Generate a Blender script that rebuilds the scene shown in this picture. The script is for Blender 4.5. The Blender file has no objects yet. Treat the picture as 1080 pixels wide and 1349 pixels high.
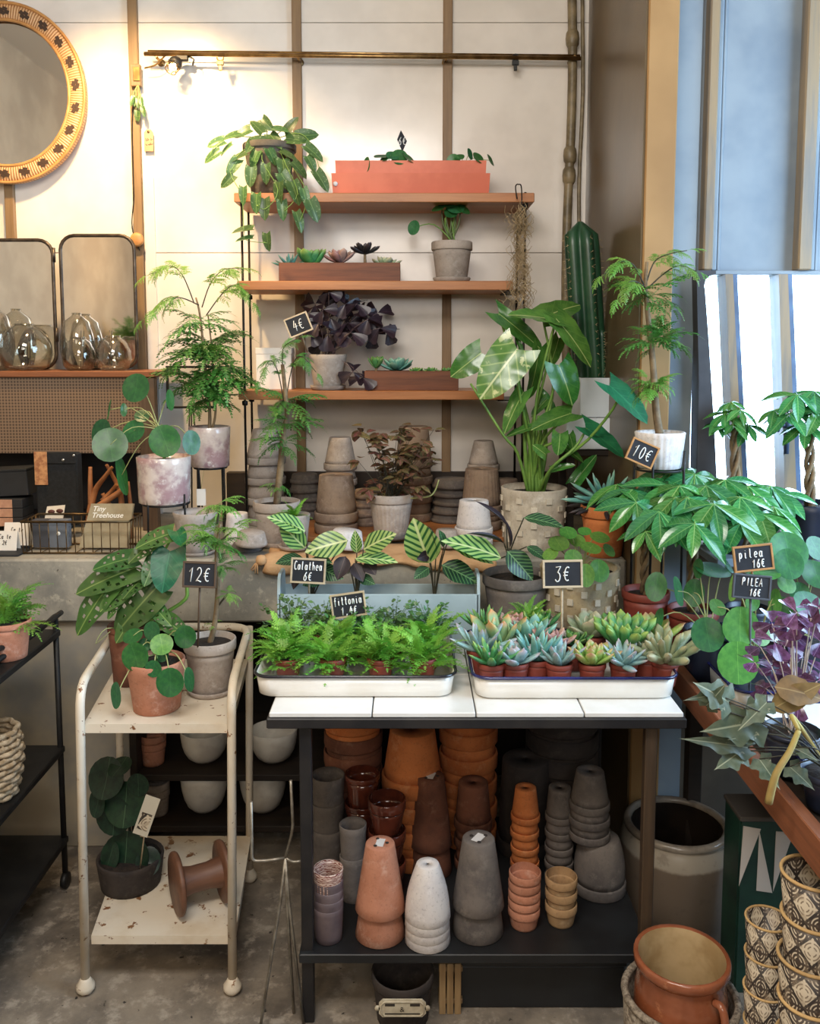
import bpy, bmesh, math, random
from mathutils import Vector as V, Matrix
R = random.Random(7)
scene = bpy.context.scene
COL = scene.collection
# ---------------------------------------------------------------- camera
W, H, F = 1080.0, 1349.0, 1165.0
PITCH = math.radians(5.5)
HORIZON = 460.0
CY = HORIZON + F * math.tan(PITCH)
CAMZ = 1.55
cam_d = bpy.data.cameras.new('camera')
cam = bpy.data.objects.new('camera', cam_d); COL.objects.link(cam)
cam.location = (0, 0, CAMZ); cam.rotation_euler = (math.pi/2 - PITCH, 0, 0)
cam_d.sensor_fit = 'VERTICAL'; cam_d.sensor_height = 36.0; cam_d.lens = F / H * 36.0
cam_d.shift_y = -(H/2 - CY) / H
cam_d.clip_start = 0.05
scene.camera = cam
# ---------------------------------------------------------------- world, lights, exposure
world = bpy.data.worlds.new('sky'); scene.world = world; world.use_nodes = True
bg = world.node_tree.nodes['Background']; bg.inputs[0].default_value = (0.72, 0.86, 1.0, 1); bg.inputs[1].default_value = 5.0
scene.view_settings.view_transform = 'Standard'; scene.view_settings.look = 'None'
scene.view_settings.gamma = 1.0; scene.view_settings.use_curve_mapping = False
scene.view_settings.exposure = 0.05
scene.cycles.max_bounces = 8; scene.cycles.caustics_reflective = False; scene.cycles.caustics_refractive = False
scene.cycles.sample_clamp_indirect = 4.0
def light(name, kind, loc, target, energy, color, size=None, size_y=None, spot=None, blend=.5):
    d = bpy.data.lights.new(name, kind); d.energy = energy; d.color = color
    if kind == 'AREA':
        d.shape = 'RECTANGLE'; d.size = size; d.size_y = size_y or size
    else:
        d.shadow_soft_size = size or .05
    if kind == 'SPOT': d.spot_size = spot; d.spot_blend = blend
    o = bpy.data.objects.new(name, d); COL.objects.link(o); o.location = loc
    o.rotation_euler = (V(target) - V(loc)).to_track_quat('-Z', 'Y').to_euler()
    return o
WARM = (1.0, .74, .44); SOFT = (1.0, .94, .87); DAY = (.40, .68, 1.0)
light('wall_spot_light', 'SPOT', (-.93, 2.66, 2.80), (-.98, 3.35, 1.95), 120, (1.0, .68, .34), .05, spot=math.radians(100), blend=.9)
light('ceiling_lamp_light', 'AREA', (-.3, .55, 2.75), (0, 2.7, 1.0), 38, SOFT, 1.0, .5)
light('shop_lamp_light', 'AREA', (.0, -1.6, 2.3), (0, 2.0, .7), 27, SOFT, 1.2, .8)
light('mirror_side_fill_light', 'POINT', (-1.5, -.2, 2.3), (0, 0, 0), 26, WARM, .12)  # added unseen point light, brightens the wall reflected in the mirrors
light('right_daylight', 'AREA', (2.5, 1.3, 1.9), (.3, 1.9, 1.0), 92, DAY, 1.7, 1.7)  # area light for daylight from the right, set in the added unseen opening
light('bay_window_light', 'AREA', (1.35, 2.86, 1.45), (1.0, 1.6, .95), 22, DAY, 1.0, .7)

# ---------------------------------------------------------------- pixel helpers (photo frame 1080 x 1349)
def ray(px, py):
    a, b = (px - W/2)/F, (py - CY)/F
    return V((a, math.cos(PITCH) - b*math.sin(PITCH), -math.sin(PITCH) - b*math.cos(PITCH)))
CP = V((0, 0, CAMZ))
def P(px, py, d):
    r = ray(px, py); return CP + r*(d/r.y)
def PZ(px, py, z):
    r = ray(px, py); return CP + r*((z - CAMZ)/r.z)
def PX(px, py, x):
    r = ray(px, py); return CP + r*(x/r.x)
def sz(n, pt):
    return n * (pt.y*math.cos(PITCH) + (CAMZ - pt.z)*math.sin(PITCH)) / F

# ---------------------------------------------------------------- object helpers
def link(o, parent=None, loc=None):
    COL.objects.link(o)
    if parent is not None: o.parent = parent
    if loc is not None: o.location = loc
    return o
def tag(o, label=None, cat=None, group=None, kind=None):
    if label: o['label'] = label
    if cat: o['category'] = cat
    if group: o['group'] = group
    if kind: o['kind'] = kind
    return o
def thing(name, loc, label, cat, group=None, rz=0):
    o = bpy.data.objects.new(name, None); o.empty_display_size = .05
    link(o, None, loc); o.rotation_euler.z = rz
    return tag(o, label, cat, group)
class MB:
    def __init__(s): s.v = []; s.f = []; s.sm = []
    def add(s, vs, fs, smooth=False):
        b = len(s.v); s.v += [tuple(x) for x in vs]
        for f in fs: s.f.append(tuple(i + b for i in f)); s.sm.append(smooth)
        return s
    def box(s, x0, x1, y0, y1, z0, z1, M=None, bev=0):
        if bev:
            vs = []
            for (z, k) in ((z0, 1), (z0+bev, 0), (z1-bev, 0), (z1, 1)):
                for (x, y) in ((x0, y0), (x1, y0), (x1, y1), (x0, y1)):
                    sx = 1 if x == x0 else -1; sy = 1 if y == y0 else -1
                    e = bev*.6 if not k else bev*1.3
                    vs += [V((x + sx*e, y + (sy*bev*.0 if not k else sy*bev), z)), V((x + (0 if not k else sx*bev), y + sy*e, z))]
            # ring order per level: build octagons
            ring = []
            vs = []
            for (z, k) in ((z0, bev), (z0+bev, 0), (z1-bev, 0), (z1, bev)):
                a, b_, c, d = x0+k, x1-k, y0+k, y1-k; e = bev
                vs += [V(q) for q in ((a+e, c, z), (b_-e, c, z), (b_, c+e, z), (b_, d-e, z), (b_-e, d, z), (a+e, d, z), (a, d-e, z), (a, c+e, z))]
            fs = [tuple(range(7, -1, -1)), tuple(range(24, 32))]
            for L in range(3):
                for i in range(8):
                    j = (i+1) % 8; fs.append((L*8+i, L*8+j, L*8+8+j, L*8+8+i))
        else:
            vs = [V((x, y, z)) for z in (z0, z1) for (x, y) in ((x0, y0), (x1, y0), (x1, y1), (x0, y1))]
            fs = [(3, 2, 1, 0), (4, 5, 6, 7), (0, 1, 5, 4), (1, 2, 6, 5), (2, 3, 7, 6), (3, 0, 4, 7)]
        if M is not None: vs = [M @ q for q in vs]
        return s.add(vs, fs)
    def tube(s, pts, rad, n=8, caps=True, closed=False):
        pts = [V(p) for p in pts]; m = len(pts)
        if not isinstance(rad, (list, tuple)): rad = [rad]*m
        vs = []; prev = None
        for i, p in enumerate(pts):
            a = pts[(i-1) % m] if (closed or i > 0) else p
            b = pts[(i+1) % m] if (closed or i < m-1) else p
            t = (b - a)
            t = t.normalized() if t.length > 1e-9 else V((0, 0, 1))
            if prev is None:
                u = t.orthogonal().normalized()
            else:
                u = prev - t*prev.dot(t)
                u = u.normalized() if u.length > 1e-6 else t.orthogonal().normalized()
            prev = u; w = t.cross(u)
            for k in range(n):
                an = 2*math.pi*k/n
                vs.append(p + (u*math.cos(an) + w*math.sin(an))*rad[i])
        fs = []
        for i in range(m if closed else m-1):
            i2 = (i+1) % m
            for k in range(n):
                k2 = (k+1) % n
                fs.append((i*n+k, i*n+k2, i2*n+k2, i2*n+k))
        s.add(vs, fs, True)
        if caps and not closed:
            b = len(s.v) - len(vs)
            s.f.append(tuple(b + k for k in range(n-1, -1, -1))); s.sm.append(False)
            s.f.append(tuple(b + (m-1)*n + k for k in range(n))); s.sm.append(False)
        return s
    def lathe(s, prof, n=28, c=(0, 0, 0), smooth=True, fr=None, M=None, sx=1, sy=1):
        """prof: (r, z) list; fr(angle, i) radius factor"""
        vs = []; fs = []; rows = []
        for i, (r, z) in enumerate(prof):
            if r < 1e-6:
                rows.append([len(vs)]); vs.append(V((c[0], c[1], c[2]+z)))
            else:
                row = []
                for k in range(n):
                    a = 2*math.pi*k/n; q = r*(fr(a, i) if fr else 1)
                    row.append(len(vs)); vs.append(V((c[0]+q*sx*math.cos(a), c[1]+q*sy*math.sin(a), c[2]+z)))
                rows.append(row)
        for i in range(len(rows)-1):
            A, B = rows[i], rows[i+1]
            for k in range(n):
                k2 = (k+1) % n
                if len(A) == 1 and len(B) == 1: break
                if len(A) == 1: fs.append((A[0], B[k2], B[k]))
                elif len(B) == 1: fs.append((A[k], A[k2], B[0]))
                else: fs.append((A[k], A[k2], B[k2], B[k]))
        if M is not None: vs = [M @ q for q in vs]
        return s.add(vs, fs, smooth)
    def disc(s, r, z, n=24, c=(0, 0)):
        return s.add([V((c[0]+r*math.cos(2*math.pi*k/n), c[1]+r*math.sin(2*math.pi*k/n), z)) for k in range(n)], [tuple(range(n))])
    def prism(s, poly, y0, y1, M=None):
        """poly in xz plane (ccw seen from -y), extruded y0..y1"""
        n = len(poly)
        vs = [V((x, y0, z)) for x, z in poly] + [V((x, y1, z)) for x, z in poly]
        fs = [tuple(range(n)), tuple(range(2*n-1, n-1, -1))]
        for i in range(n):
            j = (i+1) % n; fs.append((j, i, n+i, n+j))
        if M is not None: vs = [M @ q for q in vs]
        return s.add(vs, fs)
    def mesh(s, name, m=None):
        me = bpy.data.meshes.new(name); me.from_pydata(s.v, [], s.f)
        me.polygons.foreach_set('use_smooth', s.sm)
        if m is not None: me.materials.append(m)
        me.update(); return me
    def build(s, name, m, parent=None, loc=None):
        return link(bpy.data.objects.new(name, s.mesh(name, m)), parent, loc)
def inst(name, me, parent, M=None, loc=None):
    o = bpy.data.objects.new(name, me); link(o, parent, loc)
    if M is not None: o.matrix_basis = M
    return o
def bez(a, b, c, n=6):
    a, b, c = V(a), V(b), V(c)
    return [a*(1-t)**2 + b*2*t*(1-t) + c*t*t for t in [i/n for i in range(n+1)]]
def smoothpath(pts, n=5):
    pts = [V(p) for p in pts]; out = []
    for i in range(len(pts)-1):
        p0 = pts[max(i-1, 0)]; p1 = pts[i]; p2 = pts[i+1]; p3 = pts[min(i+2, len(pts)-1)]
        for k in range(n):
            t = k/n
            out.append(.5*((2*p1) + (p2-p0)*t + (2*p0-5*p1+4*p2-p3)*t*t + (3*p1-p0-3*p2+p3)*t**3))
    out.append(pts[-1]); return out

# ---------------------------------------------------------------- materials
def s2l(c):
    return tuple(((x/255)/12.92 if x/255 <= .04045 else ((x/255+.055)/1.055)**2.4) for x in c)
class NT:
    def __init__(s, name):
        s.m = bpy.data.materials.new(name); s.m.use_nodes = True
        s.t = s.m.node_tree; s.n = s.t.nodes; s.b = s.n['Principled BSDF']
        s.tc = s.n.new('ShaderNodeTexCoord')
    def set(s, k, v):
        if hasattr(v, 'node'): s.t.links.new(v, s.b.inputs[k])
        else: s.b.inputs[k].default_value = v
    def m_(s, op, a, b=None, c=None):
        x = s.n.new('ShaderNodeMath'); x.operation = op
        for i, q in enumerate((a, b, c)):
            if q is None: continue
            if hasattr(q, 'node'): s.t.links.new(q, x.inputs[i])
            else: x.inputs[i].default_value = q
        return x.outputs[0]
    def sstep(s, x, lo, hi):
        n = s.n.new('ShaderNodeMapRange'); n.interpolation_type = 'SMOOTHSTEP'
        s.t.links.new(x, n.inputs[0])
        n.inputs[1].default_value = lo; n.inputs[2].default_value = hi
        return n.outputs[0]
    def mix(s, f, a, b):
        x = s.n.new('ShaderNodeMix'); x.data_type = 'RGBA'
        for i, q in ((0, f), (6, a), (7, b)):
            if hasattr(q, 'node'): s.t.links.new(q, x.inputs[i])
            elif i == 0: x.inputs[0].default_value = q
            else: x.inputs[i].default_value = (*q, 1)
        return x.outputs[2]
    def coord(s, sc=(1, 1, 1), kind='Object'):
        x = s.n.new('ShaderNodeMapping'); x.inputs['Scale'].default_value = sc
        s.t.links.new(s.tc.outputs[kind], x.inputs[0]); return x.outputs[0]
    def xyz(s, kind='Object'):
        x = s.n.new('ShaderNodeSeparateXYZ'); s.t.links.new(s.tc.outputs[kind], x.inputs[0]); return x.outputs
    def noise(s, scale, det=4, rough=.6, v=None, w=0):
        x = s.n.new('ShaderNodeTexNoise'); x.inputs['Scale'].default_value = scale
        x.inputs['Detail'].default_value = det; x.inputs['Roughness'].default_value = rough
        s.t.links.new(v if v is not None else s.tc.outputs['Object'], x.inputs['Vector']); return x.outputs['Fac']
    def wave(s, scale, dist=2, v=None, kind='BANDS', d='X', ds=1.5):
        x = s.n.new('ShaderNodeTexWave'); x.wave_type = kind
        if kind == 'BANDS': x.bands_direction = d
        x.inputs['Scale'].default_value = scale; x.inputs['Distortion'].default_value = dist; x.inputs['Detail Scale'].default_value = ds
        x.inputs['Detail'].default_value = 3
        s.t.links.new(v if v is not None else s.tc.outputs['Object'], x.inputs['Vector']); return x.outputs['Fac']
    def bump(s, h, st=.3, dist=.002):
        x = s.n.new('ShaderNodeBump'); x.inputs['Strength'].default_value = st; x.inputs['Distance'].default_value = dist
        s.t.links.new(h, x.inputs['Height']); s.t.links.new(x.outputs[0], s.b.inputs['Normal'])
    def rand(s, c, v=.15, hue=.0):
        oi = s.n.new('ShaderNodeObjectInfo'); h = s.n.new('ShaderNodeHueSaturation')
        val = s.m_('MULTIPLY_ADD', oi.outputs['Random'], 2*v, 1-v); s.t.links.new(val, h.inputs['Value'])
        if hue:
            r2 = s.m_('FRACT', s.m_('MULTIPLY', oi.outputs['Random'], 7.31))
            s.t.links.new(s.m_('MULTIPLY_ADD', r2, 2*hue, .5-hue), h.inputs['Hue'])
        if hasattr(c, 'node'): s.t.links.new(c, h.inputs['Color'])
        else: h.inputs['Color'].default_value = (*c, 1)
        return h.outputs[0]
MC = {}
def mat(name, c1, c2=None, rough=.6, ns=8, lo=.35, hi=.65, metal=0, bump=0, bs=60, bd=.002, rnd=0, hue=0, stretch=None, coat=0, spec=None, det=4):
    if name in MC: return MC[name]
    t = NT(name); c = s2l(c1)
    v = t.coord(stretch) if stretch else None
    if c2: c = t.mix(t.sstep(t.noise(ns, det, .6, v), lo, hi), c, s2l(c2))
    if rnd: c = t.rand(c, rnd, hue)
    if hasattr(c, 'node'): t.set('Base Color', c)
    else: t.set('Base Color', (*c, 1))
    t.set('Roughness', rough); t.set('Metallic', metal)
    if coat: t.set('Coat Weight', coat); t.set('Coat Roughness', .12)
    if spec is not None: t.set('Specular IOR Level', spec)
    if bump: t.bump(t.noise(bs, 4, .6, v), bump, bd)
    MC[name] = t.m; return t.m
def wood(name, c1, c2, axis='X', sc=14, rough=.5):
    if name in MC: return MC[name]
    t = NT(name); st = {'X': (.6, 9, 9), 'Y': (9, .6, 9), 'Z': (9, 9, .6)}[axis]
    v = t.coord(st); n = t.noise(sc*.35, 6, .65, v); n2 = t.noise(sc*2, 3, .6, v)
    c = t.mix(t.sstep(n, .3, .7), s2l(c1), s2l(c2)); c = t.mix(t.m_('MULTIPLY', n2, .35), c, tuple(x*.5 for x in s2l(c1)))
    t.set('Base Color', t.rand(c, .07)); t.set('Roughness', rough); t.bump(n2, .25, .0015); MC[name] = t.m; return t.m
def glaze(name, c1, c2, c3=None, ns=14, rough=.25, coat=.3, rnd=.08):
    if name in MC: return MC[name]
    t = NT(name); c = t.mix(t.sstep(t.noise(ns, 4), .4, .62), s2l(c1), s2l(c2))
    if c3: c = t.mix(t.sstep(t.noise(ns*3.3, 5, .7), .56, .72), c, s2l(c3))
    t.set('Base Color', t.rand(c, rnd)); t.set('Roughness', rough); t.set('Coat Weight', coat); t.bump(t.noise(ns*6), .08, .001); MC[name] = t.m; return t.m
def clay(name, c1, c2, c3=None, ns=11, rough=.88, rnd=.12):
    """unglazed clay: mottled with limy bloom and fine grain"""
    if name in MC: return MC[name]
    t = NT(name)
    c = t.mix(t.sstep(t.noise(ns, 5, .65), .38, .66), s2l(c1), s2l(c2))
    if c3: c = t.mix(t.m_('MULTIPLY', t.sstep(t.noise(ns*2.3, 5, .7), .52, .75), .7), c, s2l(c3))
    c = t.mix(t.m_('MULTIPLY', t.sstep(t.noise(160, 2), .55, .75), .25), c, (.05, .04, .03))
    t.set('Base Color', t.rand(c, rnd)); t.set('Roughness', rough); t.bump(t.noise(220, 3), .25, .001); MC[name] = t.m; return t.m
# ================================================================ materials of the place
m_cream = mat('cream_paint', (232, 224, 214), (218, 210, 200), .22, 3, bump=.15, bs=7, bd=.004, coat=.2)
m_batten = wood('batten_wood', (150, 120, 84), (122, 94, 62), 'Z', 10)
m_wallpaint = mat('taupe_paint', (150, 138, 122), (138, 126, 110), .8, 3)
m_ceil = mat('ceiling_paint', (205, 196, 182), None, .9)
m_column = mat('ochre_column_paint', (164, 126, 80), (144, 108, 66), .42, 2.2, bump=.2, bs=9, bd=.004)
m_blue = mat('blue_grey_paint', (138, 148, 156), (116, 128, 140), .4, 3, bump=.25, bs=12, bd=.003)
m_stile = mat('stile_paint', (150, 128, 98), (118, 110, 100), .4, 4, stretch=(8, 8, .6))
m_bluefr = mat('window_frame_blue', (96, 118, 150), (70, 86, 112), .5, 6)
m_darkfr = mat('shaded_sash_paint', (62, 60, 64), (48, 46, 48), .6, 6)
m_pipe = mat('old_pipe_paint', (138, 122, 92), (96, 84, 62), .45, 14, bump=.4, bs=30, bd=.003)
m_black = mat('black_metal', (26, 25, 25), (40, 38, 36), .5, 12, metal=.3)
m_darkwood = wood('dark_wood', (52, 40, 30), (34, 27, 22), 'X', 8, .7)
m_brass = mat('brass', (176, 142, 92), (128, 100, 64), .3, 20, metal=.9)
def conc():
    t = NT('ledge_concrete'); n = t.noise(5, 6, .65); n2 = t.noise(23, 5, .7)
    c = t.mix(t.sstep(n, .35, .68), s2l((176, 166, 148)), s2l((128, 124, 114)))
    c = t.mix(t.m_('MULTIPLY', t.sstep(n2, .55, .72), .6), c, s2l((202, 190, 168)))
    c = t.mix(t.sstep(t.noise(60, 3), .66, .74), c, s2l((84, 76, 64)))
    t.set('Base Color', c); t.set('Roughness', .7); t.bump(n2, .35, .004); return t.m
m_conc = conc()
def floorm():
    t = NT('floor_concrete'); n = t.noise(2.6, 7, .68); n2 = t.noise(15, 6, .7)
    c = t.mix(t.sstep(n, .36, .64), s2l((150, 138, 122)), s2l((96, 88, 80)))
    c = t.mix(t.m_('MULTIPLY', t.sstep(n2, .5, .66), .65), c, s2l((186, 174, 158)))
    c = t.mix(t.sstep(t.noise(42, 3), .66, .73), c, s2l((44, 40, 36)))
    t.set('Base Color', c); t.set('Roughness', .62); t.bump(n2, .3, .004); return t.m
m_floor = floorm()
def struct(o): return tag(o, kind='structure')
BW = 3.35                       # front of the back wall
LZ = PZ(540, 737, 0).z          # placeholder
LEDGE_Y = 2.6
LEDGE_Z = P(200, 737, LEDGE_Y).z
LEDGE_B = P(200, 820, LEDGE_Y).z
TZ = .75                        # table top
CEIL = 3.3
XL, XR, YB = -2.3, 2.45, -3.2
# ---------------------------------------------------------------- floor, ceiling, far walls
struct(MB().box(XL, XR, YB, 3.6, -.1, 0).build('floor', m_floor))
struct(MB().box(XL, XR, YB, 3.6, CEIL, CEIL+.1).build('ceiling', m_ceil))
struct(MB().box(XL-.1, XL, YB, 3.6, 0, CEIL).build('wall_left', mat('warm_beige_paint', (206, 184, 154), (188, 166, 138), .8, 3)))
wr = struct(MB().box(XR, XR+.1, YB, .4, 0, CEIL).build('wall_right', m_wallpaint))
MB().box(XR, XR+.1, 2.2, 3.6, 0, CEIL).build('wall_section', m_wallpaint, wr)
MB().box(XR, XR+.1, .4, 2.2, 0, 1.0).build('wall_section', m_wallpaint, wr)
MB().box(XR, XR+.1, .4, 2.2, 2.8, CEIL).build('wall_section', m_wallpaint, wr)
w2 = struct(MB().box(XR-.03, XR+.1, .4, 2.2, 1.0, 1.04).build('added_window', m_wallpaint))  # unseen window opening, added to house the daylight from the right
for (y0, y1, z0_, z1_) in ((.4, .45, 1.04, 2.8), (2.15, 2.2, 1.04, 2.8), (.45, 2.15, 2.76, 2.8)): MB().box(XR, XR+.05, y0, y1, z0_, z1_).build('added_window_frame', m_wallpaint, w2)
struct(MB().box(XL, XR, YB-.1, YB, 0, CEIL).build('wall_front', m_wallpaint))
# ---------------------------------------------------------------- back wall of painted boards between wooden battens
wb = struct(MB().box(XL, .80, BW+.012, BW+.12, 0, CEIL).build('wall_back', m_cream))
bx = [P(p, 200, BW).x for p in (12, 181, 393, 589, 757)]
zs = [LEDGE_Z+.001, P(540, 333, BW).z, P(540, 30, BW).z, CEIL]
edges = [XL] + bx[:4] + [.66]
for i in range(len(edges)-1):
    for k in range(3):
        g = .0016
        MB().box(edges[i]+g, edges[i+1]-g, BW-.001*(k % 2), BW+.013, zs[k]+g, zs[k+1]-g).build('panel', m_cream, wb)
for x in bx[:4]:
    MB().box(x-.017, x+.017, BW-.02, BW+.002, LEDGE_Z, CEIL, bev=.002).build('batten', m_batten, wb)
# narrow cream edge board at the left of the shelf wall
x0 = P(192, 300, BW).x; x1 = P(205, 300, BW).x
MB().box(x0, x1, BW-.012, BW+.002, P(200, 700, BW).z, P(200, 235, BW).z).build('edge_board', m_cream, wb)
# dark base rail behind the pots
bz = P(540, 622, BW-.03).z
struct(MB().box(P(300, 600, BW).x, .655, BW-.035, BW, LEDGE_Z, bz, bev=.003).build('baseboard_back', m_darkwood))
# ---------------------------------------------------------------- ochre column between alcove and window bay
CF = 2.53
cx0, cx1 = P(845, 300, CF).x, P(888, 300, CF).x
wc = struct(MB().box(cx0+.006, cx1, CF, BW+.1, 0, CEIL, bev=.004).build('wall_column', m_column))
MB().box(cx0, cx0+.0055, CF+.006, BW+.01, 0, CEIL).build('shaded_side_face', mat('shaded_side_brown', (104, 86, 60), (86, 70, 48), .3, 2.2, bump=.15, bs=9, bd=.004), wc)  # shade on the column's left side put into a darker brown
# ---------------------------------------------------------------- window bay wall with panels above the window
WD = 2.62
def wx(px, py=360): return P(px, py, WD).x
def wz(py): return P(1000, py, WD).z
ztop = wz(362); zbot = wz(712); xw0 = wx(921); xw1 = 1.85
ww = struct(MB().box(cx1-.02, xw0-.012, WD, WD+.12, 0, CEIL).build('wall_window', m_blue))
MB().box(xw0-.012, XR, WD+.025, WD+.12, ztop, CEIL).build('panel', m_blue, ww)
MB().box(xw0-.012, XR, WD, WD+.12, 0, zbot).build('panel', mat('brown_dado_paint', (104, 90, 74), (84, 72, 60), .6, 3), ww)
MB().box(xw1, XR, WD, WD+.12, zbot, ztop).build('panel', m_blue, ww)
MB().box(xw0-.012, XR, WD-.004, WD+.03, ztop, ztop+.012, bev=.002).build('rail', m_blue, ww)
sx = [(wx(925, 300), wx(938, 300)), (wx(1050, 300), wx(1068, 300)), (wx(1190, 300), wx(1208, 300))]
for (a, b) in sx:
    st = MB().box(a, b, WD-.018, WD+.03, ztop+.012, CEIL, bev=.004).build('stile', m_stile, ww)
    MB().box(b+.001, b+.018, WD+.004, WD+.03, ztop+.012, CEIL, bev=.004).build('moulding', m_blue, st)
    MB().box(b+.022, b+.030, WD+.014, WD+.03, ztop+.012, CEIL, bev=.002).build('moulding', m_blue, st)
# window: slanted left shaded sash, rounded corner, two mullions, bolt
win = struct(MB().box(xw0+.0, xw1, WD-.06, WD+.14, zbot-.03, zbot, bev=.004).build('window_1', m_blue))
def wpt(px, py, y=WD): q = P(px, py, y); return (q.x, q.z)
corner = [wpt(921+11*(1-math.cos(t)), 363+16*(1-math.sin(t))) for t in [math.radians(a) for a in range(0, 91, 15)]]
# sash strip: shadow band beside the window put into its dark colour; inner edge is the slanted, rounded outline of the bright glass
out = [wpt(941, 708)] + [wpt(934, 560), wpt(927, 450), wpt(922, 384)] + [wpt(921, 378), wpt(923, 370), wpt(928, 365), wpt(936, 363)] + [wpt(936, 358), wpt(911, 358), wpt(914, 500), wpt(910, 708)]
shaded_sash = MB().prism(out, WD-.045, WD+.02).build('shaded_sash', m_darkfr, win)
gl = NT('window_glass'); gl.set('Base Color', (1, 1, 1, 1)); gl.set('Roughness', .02); gl.set('Transmission Weight', 1.0); gl.set('IOR', 1.02)
m_glass = gl.m
MB().box(xw0-.01, xw1, WD+.07, WD+.074, zbot, ztop).build('pane', m_glass, win)
for (ta, tb, ba, bb) in ((952, 968, 968, 986), (1022, 1040, 1032, 1055)):
    mu = MB().prism([wpt(ba, 712), wpt(bb-7, 712), wpt(tb-6, 362), wpt(ta, 362)], WD-.02, WD+.05).build('mullion', m_stile, win)
    MB().prism([wpt(bb-7, 712), wpt(bb+1, 712), wpt(tb+1, 362), wpt(tb-6, 362)], WD-.012, WD+.05).build('mullion_edge', m_bluefr, mu)
hb = P(1037, 560, WD-.03); k = sz(1, hb)
bolt = MB(); bolt.tube([hb+V((0, 0, -38*k)), hb+V((0, 0, 12*k))], 3.5*k, 8); bolt.lathe([(0, -6*k), (6*k, -4*k), (6*k, 4*k), (0, 6*k)], 10, hb)
bo = bolt.build('window_bolt', m_bluefr, win)
MB().tube([hb, hb+V((-12*k, -6*k, 1*k))], 2*k, 8).lathe([(0, -9*k), (2.2*k, -8*k), (4*k, 0), (2.2*k, 8*k), (0, 9*k)], 10, hb+V((-15*k, -7*k, 0))).build('handle', m_bluefr, bo)
# ---------------------------------------------------------------- concrete ledge and what carries it
lx1 = cx0 - .002
led = struct(MB().box(XL, lx1, LEDGE_Y, BW-.001, LEDGE_B, LEDGE_Z, bev=.006).build('trim_1', m_conc))
px1 = P(168, 1000, LEDGE_Y).x
struct(MB().box(XL, px1, LEDGE_Y+.03, BW, 0, LEDGE_B-.001, bev=.004).build('wall_pier', mat('pier_paint', (176, 162, 138), (146, 142, 134), .6, 4, bump=.2, bs=20)))
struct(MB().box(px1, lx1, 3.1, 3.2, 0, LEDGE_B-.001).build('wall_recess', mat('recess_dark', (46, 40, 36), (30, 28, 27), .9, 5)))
# ---------------------------------------------------------------- water pipe and rail on the wall
pp = thing('water_pipe', (P(748, 300, BW-.04).x, BW-.045, LEDGE_Z), 'old painted water pipe running down the wall corner', 'pipe')
x = 0
pts = [(0+.006*math.sin(z*5), 0, z) for z in [i*.1 for i in range(0, 25)]]
MB().tube(pts, .017, 10).build('pipe', m_pipe, pp)
for py in (52, 205, 232):
    z = P(750, py, BW-.04).z - LEDGE_Z
    MB().lathe([(.017, -.03), (.023, -.02), (.025, 0), (.023, .02), (.017, .03)], 12, (.006*math.sin(z*5), 0, z)).build('joint', m_pipe, pp)
pz2 = thing('thin_pipe', (P(763, 300, BW-.02).x, BW-.02, LEDGE_Z), 'thin cable pipe beside the old water pipe', 'pipe')
MB().tube([(.004*math.sin(z*9), 0, z) for z in [i*.12 for i in range(0, 20)]], .007, 8).build('pipe', m_pipe, pz2)
ra, rb = P(190, 71, BW-.075), P(765, 77, BW-.075)
rl = thing('hanging_rail', ra, 'long brass hanging rail fixed across the top of the wall', 'rail')
d = rb - ra
MB().tube([V((0, 0, 0)), d], .0075, 10).build('rod', m_brass, rl)
MB().tube([V((.01, .012, .014)), d + V((0, .012, .014))], .004, 8).build('rod', m_brass, rl)
for px in (205, 392, 588, 757):
    q = P(px, 74, BW-.075) - ra
    MB().tube([q, q+V((0, .073, 0))], .005, 8).lathe([(0, 0), (.014, .001), (.014, .006), (0, .007)], 12, (0, 0, 0), M=Matrix.Translation(q+V((0, .070, 0))) @ Matrix.Rotation(-math.pi/2, 4, 'X')).build('bracket', m_brass, rl)
for px, nm, lb in ((290, 'brass', 'small brass clip hanging on the rail near the lamp'), (679, 'dark', 'small dark hook clip hanging on the right end of the rail')):
    q = P(px, 76, BW-.075); h = thing('rail_clip', q, lb, 'clip')
    mm = m_brass if nm == 'brass' else m_black
    MB().tube([V((.0115*math.sin(a), 0, .0115*math.cos(a))) for a in [i*math.pi/6 for i in range(12)]], .003, 6, closed=True).build('ring', mm, h)
    MB().box(-.012, .012, -.006, .006, -.026, -.011, bev=.001).box(-.006, .006, -.004, .004, -.045, -.026, bev=.001).build('jaw', mm, h)
# ================================================================ furniture
m_shelf = wood('shelf_wood', (186, 124, 74), (158, 98, 54), 'X', 12, .45)
m_shelfw = wood('planter_wood', (128, 76, 48), (92, 52, 34), 'X', 14, .6)
m_rod = mat('rod_black', (32, 28, 26), None, .45, metal=.6)
m_white_tube = NT('chipped_white_paint')
def _chip(t):
    c = t.mix(t.sstep(t.noise(30, 5, .65), .62, .65), s2l((226, 214, 194)), s2l((128, 84, 50)))
    c = t.mix(t.m_('MULTIPLY', t.sstep(t.noise(7, 4), .45, .7), .4), c, s2l((192, 164, 122)))
    t.set('Base Color', c); t.set('Roughness', .42); t.bump(t.noise(34, 5, .65), .2, .001); return t.m
m_cart = _chip(m_white_tube)
m_tile = mat('white_tile', (232, 230, 226), (222, 218, 210), .16, 6, rnd=.04, coat=.3)
m_grout = mat('table_black_frame', (36, 35, 37), (50, 47, 46), .45, 9, metal=.3)
m_enamel = mat('white_enamel', (238, 234, 226), (228, 222, 210), .2, 5, coat=.4)
m_rimblue = mat('blue_enamel_rim', (34, 38, 104), (22, 24, 66), .2, 8, coat=.5)
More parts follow.
